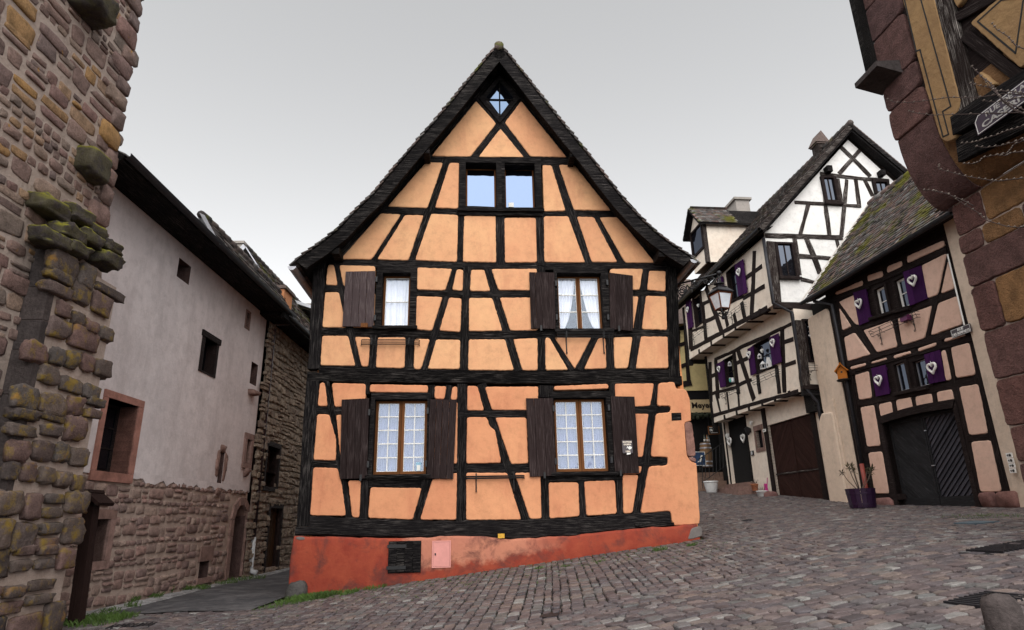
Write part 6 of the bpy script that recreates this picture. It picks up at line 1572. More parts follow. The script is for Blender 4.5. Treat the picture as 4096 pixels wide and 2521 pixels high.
# pier blocks, bottom to top along the free edge
pe = [R1p('M', p) for p in ((395,958), (350,764), (310,612), (240,300), (190,90), (150,-100))]
inr = [R1p('M', p)[0] for p in ((690,980), (620,790), (580,600), (480,250), (440,80), (410,-100))]
for i in range(5):
    za, zb = pe[i][1]+.006, pe[i+1][1]-.006; zz = (R1p('M', (690,980))[1], ) if i == 0 else ()
    p = [(xe1, za), (inr[i]+.02, za), (inr[i+1]+.02, zb), (xe1, zb)]
    o = panel_local(corner_house, [(a+XD, b) for a, b in p], M['sand_red'], front=.03+.004*(i % 2), back=.5, name='pier_block', rim=.02, step=.1, soft=1); o.location.y = ylo
r1panel('M', [(425,-40),(640,-40),(700,200),(830,715),(790,760),(800,930),(740,960),(690,940),(590,600)], 'ochre_plaster', front=.045, name='rendered_strip', step=.1, soft=1)
def painted_line(pts, wd, z='M', w=.049):
    for a, b in zip(pts, pts[1:]):
        A, B = R1.at(z, a, w), R1.at(z, b, w); L = math.hypot(B[0]-A[0], B[1]-A[1]); d = ((B[0]-A[0])/L, (B[1]-A[1])/L); nn = (-d[1]*wd/2, d[0]*wd/2); e = (d[0]*wd*.4, d[1]*wd*.4)
        q = [(A[0]-e[0]+nn[0]+XD, A[1]-e[1]+nn[1]), (A[0]-e[0]-nn[0]+XD, A[1]-e[1]-nn[1]), (B[0]+e[0]-nn[0]+XD, B[1]+e[1]-nn[1]), (B[0]+e[0]+nn[0]+XD, B[1]+e[1]+nn[1])]
        MB().prism(ccw(q), ylo-w, ylo-w+.006).build('painted_line', M['black'], corner_house)
painted_line([(440,-40),(528,345),(553,335),(708,920),(745,903),(705,750),(760,715),(548,-40)], .022)
def r1beam(z, a, b, w, mat='timber_brown', front=.03):
    o = beam(R1, corner_house, z, a, b, w, M[mat], front=front, back=.1); o.location.x += XD; o.location.y += ylo; return o
r1beam('M', (690,-60), (870,720), 150, 'timber_grey'); r1beam('M', (760,150), (1150,-60), 60); r1beam('M', (860,230), (1290,560), 90); r1beam('M', (790,850), (1400,470), 130, 'timber', front=.05); r1beam('M', (800,1010), (1400,700), 170, 'timber', front=.0)
r1panel('M', [(885,155),(1110,-40),(1400,-40),(1400,330),(1225,462)], 'ochre_plaster', front=.045, name='plaster_panel', soft=1)
painted_line([(940,145),(1195,358),(1250,-20),(1100,0),(940,145)], .022)
r1panel('M', [(945,480),(1000,590),(1060,570),(985,500)], 'ochre_plaster', front=.045, soft=1, step=.05)
r1panel('M', [(760,-40),(800,60),(870,-40)], 'ochre_plaster', front=.045, soft=1, step=.05)
# ledge and dark board at the free end
lw_, lz_ = at_x(R1, 'M', (135,578), xe1); lt = R1.at('M', (415,290), .03)
sl2, sz2 = at_x(R1, 'M', (300,618), xe1)
lz2 = R1.at('M', (500,300), .03)
MB().add([(xe1+XD-.06, ylo-lw_, lz_), (xe1+XD-.06, ylo+.02, lz_-.12), (xe1+XD+.5, ylo+.02, lz_-.12), (xe1+XD+.5, ylo-lw_, lz_), (xe1+XD-.06, ylo-lw_, lz_+.09), (xe1+XD-.06, ylo+.02, lz_+.14), (xe1+XD+.5, ylo+.02, lz_+.14), (xe1+XD+.5, ylo-lw_, lz_+.09)],
         [(0,3,2,1),(4,5,6,7),(0,1,5,4),(3,7,6,2),(0,4,7,3)]).build('stone_ledge', M['ashlar_dark'], corner_house)
bw0, bz0 = at_x(R1, 'M', (75,0), xe1); bw1, bz1 = at_x(R1, 'M', (190,430), xe1)
MB().box(xe1+XD-.05, xe1+XD+.06, ylo-bw1, ylo-.02, lz_+.1, ztop).build('window_board', M['timber'], corner_house)
# a step-shaped street name plate on the beam, and branches in front of it
M['plate_white'] = M['white_enamel']
sg = R1.pts('M', [(925,800),(960,915)], .10); sz = (sg[0][1]+sg[1][1])/2
sx0 = R1.at('M', (935,860), .10)[0]
hS = abs(R1.at('M', (925,800), .10)[1]-R1.at('M', (960,915), .10)[1]); zS = (R1.at('M', (960,915), .1)[1]+R1.at('M', (925,800), .1)[1])/2
zS = R1.at('B4', (650,740), .1)[1]+hS/2
plate = thing('street_sign', R1.world((sx0, 0, zS)), R1.yaw, label='dark enamel street name plate reading RUE over CASERNE behind bare twigs', cat='sign')
LP = .98
c_ = hS*.28
MB().prism([(0, -hS/2), (LP, -hS/2), (LP, hS/2), (c_, hS/2), (0, hS/2-c_)], -.115, -.095).build('plate', M['enamel_blue'], plate)
MB().ring([(.012, -hS/2+.012), (LP-.012, -hS/2+.012), (LP-.012, hS/2-.012), (c_, hS/2-.012), (.012, hS/2-c_)], [(.02, -hS/2+.02), (LP-.02, -hS/2+.02), (LP-.02, hS/2-.02), (c_+.004, hS/2-.02), (.02, hS/2-c_-.004)], -.118, -.114).build('border', M['white_enamel'], plate)
ln1 = lettering('RUE DE LA', hS*.36, M['sign_grey'], plate, (LP/2, -.118, hS*.22), bold=.002, width=LP*.62)
ln2 = lettering('CASERNE', hS*.40, M['sign_grey'], plate, (LP/2, -.118, -hS*.2), bold=.003, width=LP*.80)
# bare climbing plant
M['twig'] = m_plain('bark', (.045,.03,.028), .8, var=.3); M['bud'] = m_plain('pale_bud', (.17,.14,.12), .7, var=.3)
vine = thing('climbing_plant', R0.world((xN-.2, -.1, gz(7.5, 6))), R0.yaw, label='bare budding twigs of a climber reaching in from the right edge', cat='climber')
vo = Vector((xN-.2, -.1, gz(7.5, 6)))
TW = [('M', [(330,665),(390,688),(500,690),(640,672),(760,655),(930,658),(1120,630),(1320,640)], .30), ('M', [(470,745),(530,760),(650,775),(850,768),(1080,760),(1300,755)], .33),
 ('B4', [(440,830),(560,820),(650,795),(730,775),(870,730),(1000,680),(1090,650),(1250,590)], .26), ('B4', [(600,865),(730,878),(900,855),(1060,815),(1250,750)], .30), ('B4', [(470,1075),(560,1075),(640,1050),(720,1000),(830,970),(1000,945),(1060,890),(1100,840),(1250,770)], .28),
 ('B4', [(830,970),(960,975),(1090,940),(1250,925)], .30), ('B4', [(165,1085),(190,1140),(350,1185),(480,1220),(640,1250),(780,1275),(900,1285),(1050,1265),(1250,1245)], .34), ('B4', [(-20,1392),(60,1398),(150,1405),(290,1440),(400,1500),(560,1580)], .34),
 ('E', [(1110,130),(1230,215),(1340,290),(1440,345),(1550,390),(1640,398),(1720,385)], .32), ('B4', [(680,10),(780,95),(860,190),(960,320),(1100,430),(1250,490)], .36), ('B4', [(550,100),(660,128),(780,155),(880,190),(1080,205),(1250,230)], .34), ('B4', [(690,310),(860,330),(1080,290),(1250,260)], .31), ('M', [(1035,155),(1065,200),(1140,245),(1200,310),(1300,350)], .36), ('M', [(905,440),(970,500),(1040,590),(1120,680),(1300,760)], .38)]
for z, pts, w in TW:
    P = [R1.loc(z, p, w) for p in pts]
    P = [Vector((p.x+XD, p.y+ylo+random.gauss(0, .02), p.z))-vo for p in P]
    nP = len(P); thick = .012 if z == 'B4' and pts[0] == (680,10) else .0065
    tw = MB().tube(P, [thick*(.55+.75*i/nP) for i in range(nP)], 5).build('twig', M['twig'], vine, smooth=True)
    bd = MB()
    for a, b in zip(P, P[1:]):
        for t in (.2, .65):
            q = a.lerp(b, t); d = (a-b).normalized(); bd.ball(q+Vector((0, 0, .008))+d*.01, .014, 5, 4, (1.6, .8, .7))
    bd.build('buds', M['bud'], tw, smooth=True, kind='stuff')
rv = MB().tube([Vector((0, 0, 0)), Vector((.05, -.1, 1.5)), Vector((0, -.05, 3.2)), P[-1]], [.03, .027, .024, .012], 7).build('stem', M['twig'], vine, smooth=True)

# ------------------------------------------------------------------ street plates on the peach house
def plate_on(fr, z, q, w, name, label, cat, mat, lines=(), group=None):
    r = quad_rect(fr, z, q, w); t = thing(name, fr.world(((r[0]+r[2])/2, 0, (r[1]+r[3])/2)), fr.yaw, label=label, cat=cat, group=group)
    hw, hh = (r[2]-r[0])/2, (r[3]-r[1])/2
    MB().box(-hw, hw, -w, -w+.02, -hh, hh).build('plate', M[mat], t)
    for txt, size, dz, wd, m in lines: lettering(txt, size*2*hh, M[m], t, (0, -w-.003, dz*2*hh), bold=.002, width=wd*2*hw if wd else None)
    return t, hw, hh
rs, hw, hh = plate_on(PF, 'E', [(1138,1165),(1285,1130),(1295,1190),(1145,1232)], .12, 'street_sign', 'dark street name plate reading RUE DES REMPARTS on the peach house corner', 'sign', 'enamel_dark', [('RUE', .42, .22, .30, 'white_enamel'), ('DES REMPARTS', .42, -.2, .88, 'white_enamel')])
MB().ring(rpoly((-hw+.01, -hh+.01, hw-.01, hh-.01)), rpoly((-hw+.018, -hh+.018, hw-.018, hh-.018)), -.123, -.119).build('border', M['white_enamel'], rs)
for k, q in enumerate(([(1463,912),(1505,908),(1510,942),(1468,948)], [(1473,950),(1516,946),(1520,980),(1478,985)], [(1483,988),(1526,983),(1530,1016),(1488,1020)], [(1489,1023),(1531,1019),(1536,1052),(1494,1056)])):
    t, hw, hh = plate_on(PF, 'K', q, .16, 'arrow_plate', ['topmost', 'second', 'third', 'lowest'][k]+' of four small white arrow plates beside the sandstone corner', 'sign', 'white_enamel', group='white arrow plates')
    MB().prism([(-hw*.75, 0), (-hw*.3, -hh*.5), (-hw*.3, hh*.5)], -.166, -.16).build('arrow', M['black'], t)
    o = MB(); o.tube([(hw*.3+hh*.45*math.cos(a*math.pi/5), -.163, hh*.45*math.sin(a*math.pi/5)) for a in range(10)], .008, 4, closed=True); o.box(hw*.15, hw*.45, -.166, -.16, -hh*.2, hh*.15); o.build('emblem', M['black'], t)

# ------------------------------------------------------------------ lantern on its bracket at the house corner
cn = HF.at('R7', (2085,345), 0); cw = HF.world((cn[0], 0, 0))
best = None
for yw in range(-75, 10, 1):
    f_ = Frame((cw.x, cw.y, 0), yw); a, b = f_.at('B3', (30,450)), f_.at('B3', (880,225)); e = abs(a[1]-b[1])
    if best is None or e < best[0]: best = (e, yw, f_)
KF = best[2]; a, b = KF.at('B3', (20,452)), KF.at('B3', (890,220)); print('lantern yaw', best[1], a, b)
lan = thing('street_lantern', KF.world((a[0], 0, a[1])), KF.yaw, label='black street lantern hanging from a scrolled iron bracket at the house corner', cat='lantern')
def K(p): q = KF.at('B3', p); return Vector((q[0]-a[0], 0, q[1]-a[1]))
s1 = scale_at(KF, 'B3', (900,800))[1]
mb = MB(); mb.tube([K((15,450)), K((890,225))], .022, 8); mb.tube([K((15,330)), K((25,900))], .025, 8); mb.build('arm', M['iron'], lan, smooth=True)
mb = MB()
for c, r, tn, st in (((160,560), 110, 2.2, 1.2), ((130,620), 75, -1.3, 2.5), ((430,450), 55, 1.7, -1.2), ((620,400), 45, 1.6, 0), ((750,385), 70, -1.6, 1), ((350,420), 40, -1.5, 2.2)):
    C = K(c); mb.tube(scroll(C, r*s1*1.1, tn, (1,0,0), (0,0,1), n=18, start=st), .013, 5)
for pts in ([(60,640),(90,720),(150,700),(200,600),(240,470)], [(240,460),(300,520),(380,530),(450,500),(500,430),(560,370),(640,340)], [(680,310),(760,300),(820,350),(810,420)], [(270,500),(340,540),(350,600),(280,640)]): mb.tube([K(p) for p in pts], .014, 5)
mb.build('scrollwork', M['iron'], lan, smooth=True)
top = K((890,225)); mb = MB(); mb.ball(top+Vector((0,0,.01)), .055, 8, 6); mb.tube([top, top+Vector((0,0,-.38))], .02, 6); mb.build('hanger', M['iron'], lan, smooth=True)
ctr = K((950,800)); ctr.x = K((935,800)).x
def lz(py): return K((935,py)).z
cap_z, eave_z, gl_t, gl_b, bot = lz(405), lz(600), lz(640), lz(945), lz(1100)
hwE, hwT, hwB, hwR = 225*s1, 190*s1, 118*s1, 115*s1
rot = R_(38.7+20)
body = MB(); cx_ = ctr.x
def sq(h, z): return [(cx_+h*(math.cos(rot)*i-math.sin(rot)*j), h*(math.sin(rot)*i+math.cos(rot)*j), z) for i, j in ((-1,-1),(1,-1),(1,1),(-1,1))]
def frustum(mb, h0, z0, h1, z1, caps=True):
    return mb.add(sq(h0, z0)+sq(h1, z1), [(0,1,5,4),(1,2,6,5),(2,3,7,6),(3,0,4,7)] + ([(3,2,1,0),(4,5,6,7)] if caps else []))
M['lantern_roof'] = m_plain('grey_lantern_metal', (.035,.033,.038), .35, .5, var=.3)
mb = MB(); k_ = .78
frustum(mb, hwE*k_, eave_z, hwR*k_, lz(500)); frustum(mb, hwE*k_*1.03, eave_z-.02, hwE*k_*1.03, eave_z); frustum(mb, hwR*k_*1.15, lz(500), hwR*k_*1.15, lz(490)); mb.lathe([(.07, lz(480)), (.05, lz(450)), (.11, lz(430)), (.11, lz(415)), (.03, cap_z), (.03, lz(330))], (cx_, 0, 0), 12); mb.build('lantern_roof', M['lantern_roof'], lan)
M['copper'] = m_plain('copper_frame', (.16,.055,.028), .45, .6, var=.3)
mb = MB()
T_, B_ = sq(hwT*k_, gl_t), sq(hwB*k_, gl_b)
for i in range(4):
    mb.tube([T_[i], B_[i]], .016, 4); mb.tube([T_[i], T_[(i+1) % 4]], .02, 4); mb.tube([B_[i], B_[(i+1) % 4]], .016, 4)
mb.build('cage', M['copper'], lan)
M['frost'] = m_plain('frosted_glass', (.62,.66,.72), .35, var=.25, scale=5, bmp=.1, spec=.5)
for i in range(4): MB().add([T_[i], T_[(i+1) % 4], B_[(i+1) % 4], B_[i]], [(0,1,2,3)]).build('glass_pane', M['frost'], lan)
mb = MB(); C2 = sq(.03, bot)
for i in range(4): mb.tube([B_[i], tuple((Vector(B_[i])*.45+Vector(C2[i])*.55)+Vector((0,0,-.03))), C2[i]], .014, 5)
mb.ball((cx_, 0, bot-.02), .045, 8, 6); mb.tube([p for p in sq(hwB*k_*.7, (gl_b+bot)/2)], .012, 5, closed=True); mb.build('basket', M['iron'], lan, smooth=True)

# ------------------------------------------------------------------ placard on the shutter of the central house
pk_, hw, hh = plate_on(HF, 'RA', [(856,495),(922,497),(924,577),(860,577)], .168, 'shop_placard', 'small dark shop placard on the right ground floor shutter of the apricot house', 'sign', 'enamel_dark', [('BOUTIQUE', .17, .36, .86, 'cream'), ('KALINKA', .17, .17, .72, 'cream'), ('\u00c0', .2, -.06, None, 'white_enamel'), ('15M', .17, -.38, .42, 'cream')])
o = MB(); o.prism([(.0, -.02), (.045, .015), (.09, -.01), (.075, -.045), (.03, -.06)], -.175, -.17); o.prism([(-.03, -.16), (.05, -.15), (.06, -.12), (-.02, -.12)], -.174, -.17); o.build('torn_sticker', M['white_enamel'], pk_)

# ------------------------------------------------------------------ things at the left: wooden post, rock, flagstones, grass
gp = ground('F', (182,1500)); PFm = Frame((gp.x, gp.y, 0), 0)
zt_ = PFm.at('F', (215,1205))[1]; wpx = scale_at(PFm, 'F', (195,1350))[0]*25
M['post'] = m_timber('dark_red_post', (.018,.010,.009), (.05,.03,.025), .4, axis=2, bmp=.5)
post = thing('wooden_post', gp, 0, label='dark wooden post with little tiled cap beside the tower foot', cat='post')
xa = PFm.at('F', (182,1500))[0]; lean = PFm.at('F', (215,1240))[0]-xa
mb = MB(); hp = zt_-gp.z; w2_ = wpx/2
mb.add([(x+dx*t, y, z) for t, z in ((0, -.1), (1, hp)) for dx in (lean,) for x, y in ((-w2_,-w2_),(w2_,-w2_),(w2_,w2_),(-w2_,w2_))], [(0,1,5,4),(1,2,6,5),(2,3,7,6),(3,0,4,7),(4,5,6,7)]); mb.build('shaft', M['post'], post)
for sgn in (-1, 1):
    MB().obox((lean+sgn*.09, 0, hp+.06), (.13, 0, -sgn*.10), (0, .2, 0), (.012*sgn, 0, .022)).build('cap_board', M['post'], post)
rk = ground('B1', (1280,345)); m1 = MB(); lump(m1, (0,0,.06), (.19, .15, .24), e=.8, amp=.16, n=18, m=12)
M['rock'] = m_stone('grey_rock', [(.07,.066,.064), (.10,.095,.09)], sc=4, bmp=1.2, use='obj', moss=[((.06,.075,.02), .6, .7, 3)])
tag(m1.build('corner_rock', M['rock'], None, smooth=True, loc=HF.world((HF.at('R8', (55,1445), .25)[0], -.16, gz(-4, 12.8)-.02))), label='grey guard rock at the left foot of the apricot house', cat='rock')
M['flag'] = m_stone('grey_flagstone', [(.22,.215,.22), (.30,.295,.30), (.25,.24,.24)], sc=6, bmp=.5, moss=[((.06,.075,.02), .6, .72, 1.6)])
y = 10.4
while y < 26:
    l = random.uniform(.22, .42); x0_ = LX(y)+.06
    for (xa, xb) in ((x0_, x0_+.2), ):
        m1 = MB(); m1.tint = random.random(); zc_ = [gz(x0_, y)+.02+random.gauss(0, .006) for _ in range(4)]
        a_, b_ = y+.012, y+l-.012; xx0, xx1 = x0_+random.gauss(0,.012), x0_+.22+random.gauss(0,.02)
        m1.add([(xx0, a_, zc_[0]), (xx1, a_+random.gauss(0,.02), zc_[1]-.012), (xx1, b_+random.gauss(0,.02), zc_[2]-.012), (xx0, b_, zc_[3]), (xx0, a_, 0), (xx1, a_, 0), (xx1, b_, 0), (xx0, b_, 0)], [(0,1,2,3),(0,4,5,1),(1,5,6,2),(2,6,7,3),(3,7,4,0)])
        m1.build('gutter_stone', M['flag'], street)
    y += l
# small setts between flagstones and asphalt
mbS = MB(); y = 10.2
while y < 24:
    for x in (LX(y)+.31, LX(y)+.40): sett_mesh(mbS, x, y, .055, .04, R_(90)+random.gauss(0,.1))
    y += .125
mbS.build('gutter_setts', M['flag'], street, smooth=True, kind='stuff')
M['grass'] = m_plain('grass_blade', (.055,.10,.018), .6, var=.5, scale=3, bmp=0)
def tuft(mb, x, y, n, r, h):
    for _ in range(n):
        a = random.uniform(0, 6.28); q = r*math.sqrt(random.random()); px, py = x+q*math.cos(a), y+q*math.sin(a); z0 = gz(px, py)-.005
        hh = h*random.uniform(.5, 1.1); d = random.uniform(0, 6.28); w = .006; le = hh*random.uniform(.2, .9)
        mb.add([(px-w*math.sin(d), py+w*math.cos(d), z0), (px+w*math.sin(d), py-w*math.cos(d), z0), (px+le*.45*math.cos(d), py+le*.45*math.sin(d), z0+hh*.7), (px+le*math.cos(d), py+le*math.sin(d), z0+hh)], [(0,1,2),(0,2,3)])
gr = MB()
for p, n, r, h in ((('B1', (130,480)), 500, .45, .10), (('B1', (220,465)), 300, .35, .08), (('B1', (80,500)), 300, .4, .10), (('B1', (520,325)), 120, .14, .16), (('B1', (460,350)), 80, .14, .12), (('B1', (330,375)), 80, .14, .12), (('B1', (330,400)), 60, .14, .1), (('B1', (645,308)), 90, .16, .12), (('B1', (740,300)), 90, .15, .12), (('B1', (870,268)), 120, .3, .10), (('B1', (940,250)), 120, .3, .10), (('B1', (1040,238)), 100, .3, .1), (('B1', (190,430)), 80, .2, .08),
                   (('B1', (1330,360)), 420, .3, .10), (('B1', (1400,350)), 420, .3, .10), (('B1', (1470,335)), 300, .22, .09), (('B1', (1260,375)), 300, .3, .08), (('B1', (1600,320)), 120, .12, .08), (('B1', (1740,290)), 140, .22, .07), (('B1', (1570,330)), 100, .14, .07),
                   (('RA', (1095,1195)), 120, .14, .06), (('RA', (1300,1165)), 90, .10, .05), (('RA', (500,1298)), 60, .1, .04), (('RA', (330,1310)), 50, .1, .04), (('RA', (715,1268)), 60, .12, .04), (('B1', (1130,405)), 80, .2, .06), (('K', (1480,1345)), 160, .6, .04), (('K', (1560,1355)), 160, .6, .04)):
    g = ground(*p)
    if p[0] == 'RA' or (p[0] == 'B1' and p[1][0] > 1200):
        u = (Vector((g.x, g.y, 0))-HF.O); dn = u.dot(HF.n)
        if dn < PW+.05: g = g + HF.n*(PW+.1-dn)
    if p[0] == 'K': g = Vector((min(g.x, 8.6), min(g.y, 12.5), 0))
    tuft(gr, g.x, g.y, n, r, h)
# moss and blades in the joints near the house
for _ in range(700):
    u = random.uniform(-4.4, 3.6); d = PW+abs(random.gauss(0, 1.1))+.03; w_ = HF.world((u, -d, 0)); tuft(gr, w_.x, w_.y, random.randint(2, 6), .05, .022)
tag(gr.build('grass', M['grass'], None, kind='stuff'), label='green grass and weeds along the wall feet', cat='grass')
# covers and grates
def cover(z, p, sx, sy, yaw, mat, name, label, cat, bars=0, round_=False):
    g = ground(z, p); t = thing(name, g+Vector((0,0,.012)), yaw, label=label, cat=cat)
    dzx, dzy = (gz(g.x+.3, g.y)-gz(g.x-.3, g.y))/.6, (gz(g.x, g.y+.3)-gz(g.x, g.y-.3))/.6
    t.rotation_euler = (math.atan(dzy*math.cos(yaw)-dzx*math.sin(yaw)), -math.atan(dzx*math.cos(yaw)+dzy*math.sin(yaw)), yaw)
    if round_:
        MB().lathe([(sx/2, -.05), (sx/2, -.008), (sx/2-.02, -.006), (.001, -.006)], n=20).build('lid', mat, t); return t
    MB().ring(rpoly((-sx/2, -sy/2, sx/2, sy/2)), rpoly((-sx/2+.04, -sy/2+.04, sx/2-.04, sy/2-.04)), 0, .04).build('rim', mat, t, rot=(-math.pi/2, 0, 0), loc=(0, 0, -.03))
    if bars:
        for i in range(bars): x = -sx/2+.05+(sx-.1)*(i+.5)/bars; MB().box(x-.012, x+.012, -sy/2+.04, sy/2-.04, -.03, .0).build('bar', mat, t)
        MB().box(-sx/2+.03, sx/2-.03, -sy/2+.03, sy/2-.03, -.04, -.03).build('pit', M['room'], t)
    else: MB().box(-sx/2+.042, sx/2-.042, -sy/2+.042, sy/2-.042, -.03, .010).build('lid', mat, t)
    return t
M['cast'] = m_plain('cast_iron', (.028,.027,.032), .5, .5, var=.4, scale=20, bmp=.6, bs=40); M['cover_blue'] = m_plain('blue_grey_cover', (.10,.14,.17), .5, .3, var=.3)
cover('K', (1255,1412), .55, .5, .3, M['cover_blue'], 'utility_cover', 'flat blue-grey utility cover in front of the garage door', 'cover')
cover('N', (2400,385), 1.1, .5, B_ang, M['cast'], 'drain_grate', 'long dark drain grate near the right edge', 'grate', bars=14)
cover('N', (2215,738), .6, .45, B_ang, M['cast'], 'drain_grate', 'ribbed iron cover beside the stone bollard', 'grate', bars=9)
cover('B1', (330,510), .7, .42, .2, M['cast'], 'drain_grate', 'dark drain grate in the bottom left corner', 'grate', bars=10)
cover('F', (1322,1477), .24, .24, 0, M['cast'], 'manhole_cover', 'small round iron cover in the cobbles at the bottom', 'cover', round_=True)
cover('N', (640,217), .5, .3, D_ang, M['cast'], 'drain_grate', 'small grate in the drain strip of the square', 'grate', bars=7)
# stone bollard in the bottom right corner
gb_ = ground('F', (2425,1560)); BFm = Frame((gb_.x, gb_.y, 0), 0); tz = BFm.at('F', (2425,1428))[1]; bwid = scale_at(BFm, 'F', (2425,1480))[0]*85
bo_ = thing('stone_bollard', gb_, .2, label='rounded red sandstone bollard in the bottom right corner', cat='bollard')
hb_ = tz-gb_.z; m1 = MB(); m1.lathe([(bwid/2*1.05, -.1), (bwid/2, hb_*.5), (bwid/2*.97, hb_*.82), (bwid/2*.85, hb_*.94), (bwid/2*.5, hb_), (.001, hb_+.01)], n=14)
m1.v = [(x+random.gauss(0,.006), y+random.gauss(0,.006), z+random.gauss(0,.004)) for x, y, z in m1.v]; m1.build('shaft', M['ashlar_dark'], bo_, smooth=True)
# ------------------------------------------------------------------ far corner of the square: yellow house, wine shop, terrace
BF = Frame((0, 31.5, 0), 0)
yh = BF.empty('yellow_house', label='sliver of a yellow half-timbered house behind the apricot house corner', cat='house')
M['yellow_wall'] = m_plaster('yellow_render', (.66,.54,.27), (.60,.48,.24), sc=1.5, rnd=0)
r = rect(BF, 'F', 1560, 770, 1700, 938); zf = 2.6
MB().box(r[0]-3, r[2]+.6, 0, .3, r[1], r[3]).build('wall', M['yellow_wall'], yh)
MB().box(r[0]-3, r[2]+.6, .05, 6, zf-1, r[1]).build('shop_front', M['room'], yh)
MB().add([(r[0]-3, -.5, r[3]-.3), (r[2]+.7, -.5, r[3]-.3), (r[2]+.7, 4, r[3]+3.8), (r[0]-3, 4, r[3]+3.8)], [(0,1,2,3)]).build('roof', M['tile'], yh)
for a, b, w in (((150,965),(262,930),34), ((165,1185),(262,1145),34), ((150,1365),(290,1340),60), ((165,800),(160,1380),22), ((150,800),(262,770),40), ((225,790),(262,1330),30)): beam(BF, yh, 'C', a, b, w, M['timber_brown'], front=.05, back=.1)
sbr = rect(BF, 'B6', 250, 150, 620, 305, .2)
sgn = thing('shop_sign', BF.world(((sbr[0]+sbr[2])/2, 0, (sbr[1]+sbr[3])/2)), 0, label='cream shop sign with dark serif letters behind the house corner', cat='sign')
hw, hh = (sbr[2]-sbr[0])/2, (sbr[3]-sbr[1])/2
M['sign_cream'] = m_plain('sign_cream', (.50,.38,.22), .7, var=.15)
MB().box(-hw, hw, -.25, -.18, -hh, hh).build('board', M['sign_cream'], sgn)
tx = BF.at('B6', (475,215), .25)[0]-(sbr[0]+sbr[2])/2
lettering('Meyer', hh*1.25, M['timber_brown'], sgn, (tx, -.255, .02), bold=.012)
gmt = MB()
for k in range(60): gmt.ball((random.uniform(-hw, hw), -.3+random.gauss(0,.05), -hh-.16+random.gauss(0,.06)), random.uniform(.05, .12), 5, 4)
tag(gmt.build('foliage_garland', m_plain('dark_leaf', (.02,.025,.012), .8, var=.5), None, loc=sgn.location), label='dark dried garland under the cream shop sign', cat='garland')
TB_ = Frame((0, 29.6, 0), 0)
def tb(p, w=0): a = TB_.at('B6', p, w); return Vector((a[0], 29.6-w, a[1]))
M['step'] = m_stone('terrace_sandstone', [(.20,.13,.105), (.26,.17,.13), (.23,.16,.13)], sc=5, bmp=.6, use='obj')
ts = thing('terrace_steps', tb((640,1250)), 0, label='worn sandstone terrace steps beside the jettied house door', cat='steps')
base = ts.location
for k, (y0, y1) in enumerate(((1190,1265), (1130,1190), (1075,1130), (1015,1075))):
    za, zb = tb((600,y0)).z-base.z, tb((600,y1)).z-base.z; xa, xb = tb((380,y0)).x-base.x, tb((800,y0)).x-base.x
    x = xa
    while x < xb:
        w = random.uniform(.5, 1.1); MB().box(x+.01, min(x+w, xb)-.01, -.35+k*.3, 1.2, zb, za-.01).build('step_block', M['step'], ts); x += w
tz_ = tb((600,1015)).z
MB().box(tb((380,1015)).x-base.x, tb((800,1015)).x-base.x, .8, 2.2, -1, tz_-base.z-.02).build('landing', M['step'], ts)
M['oak'] = m_timber('barrel_oak', (.17,.10,.055), (.30,.20,.12), .5, axis=2, bmp=.4)
bb, bt = tb((545,965), -1.0), tb((535,672), -1.0); hB = bt.z-bb.z; rB = abs(tb((610,800), -1).x-tb((466,800), -1).x)/2
bar = thing('wine_barrel', (bb.x, 30.6, bb.z), 0, label='upright oak wine barrel used as a bottle table', cat='barrel')
pr = [(rB*(.82+.18*math.sin(math.pi*t/8)), hB*t/8) for t in range(9)]
MB().lathe(pr, n=18).build('staves', M['oak'], bar, smooth=True)
for t in (.05, .22, .78, .95):
    rr = rB*(.83+.18*math.sin(math.pi*t)); MB().lathe([(rr, hB*t-.03), (rr+.008, hB*t-.03), (rr+.008, hB*t+.03), (rr, hB*t+.03)], n=18).build('hoop', M['zinc'], bar)
M['bottle'] = m_plain('green_bottle', (.03,.035,.015), .15, spec=.6); M['bottle_amber'] = m_plain('amber_bottle', (.25,.10,.02), .15, spec=.6)
for k, (px, m_, lb) in enumerate(((505, 'bottle', 'dark wine bottle at the left on the barrel'), (545, 'bottle_amber', 'amber bottle at the middle of the barrel top'), (570, 'bottle', 'small dark bottle at the right on the barrel'))):
    p = tb((px, 668), -1); bo = thing('bottle', (p.x, 30.6+.1*(k-1), bt.z), 0, label=lb, cat='bottle', group='bottles on the barrel')
    MB().lathe([(.05, 0), (.05, .22), (.018, .30), (.018, .38), (.001, .38)], n=10).build('glass', M[m_], bo, smooth=True); MB().lathe([(.051, .07), (.051, .17)], n=10).build('paper_label', M['flash'], bo)
rl = thing('hand_railing', tb((475,1225), .5), 0, label='thin iron stair railing on the terrace steps', cat='railing')
mb = MB(); b0 = rl.location
P_ = lambda p: tb(p, .5)-b0
mb.tube([P_((440,870)), P_((520,815)), P_((745,660))], .02, 6); mb.tube([P_((475,1155)), P_((780,935))], .015, 5); mb.build('rails', M['iron'], rl)
for xx, y0, y1 in ((445,868,1000), (478,850,1225), (515,820,1120), (560,790,1100), (605,760,1060), (645,730,1030), (690,700,1000), (730,670,970)): MB().tube([P_((xx, y0)), P_((xx+8, y1))], .014, 5).build('baluster', M['iron'], rl)
cb = [tb(p, .6) for p in ((553,472), (690,485), (688,566), (565,572))]
c0 = (cb[0]+cb[2])/2; hw, hh = abs(cb[1].x-cb[0].x)/2, abs(cb[0].z-cb[3].z)/2
bd = thing('chalkboard', c0, 0, label='hanging chalkboard lettered OUVERT by the dark door', cat='chalkboard')
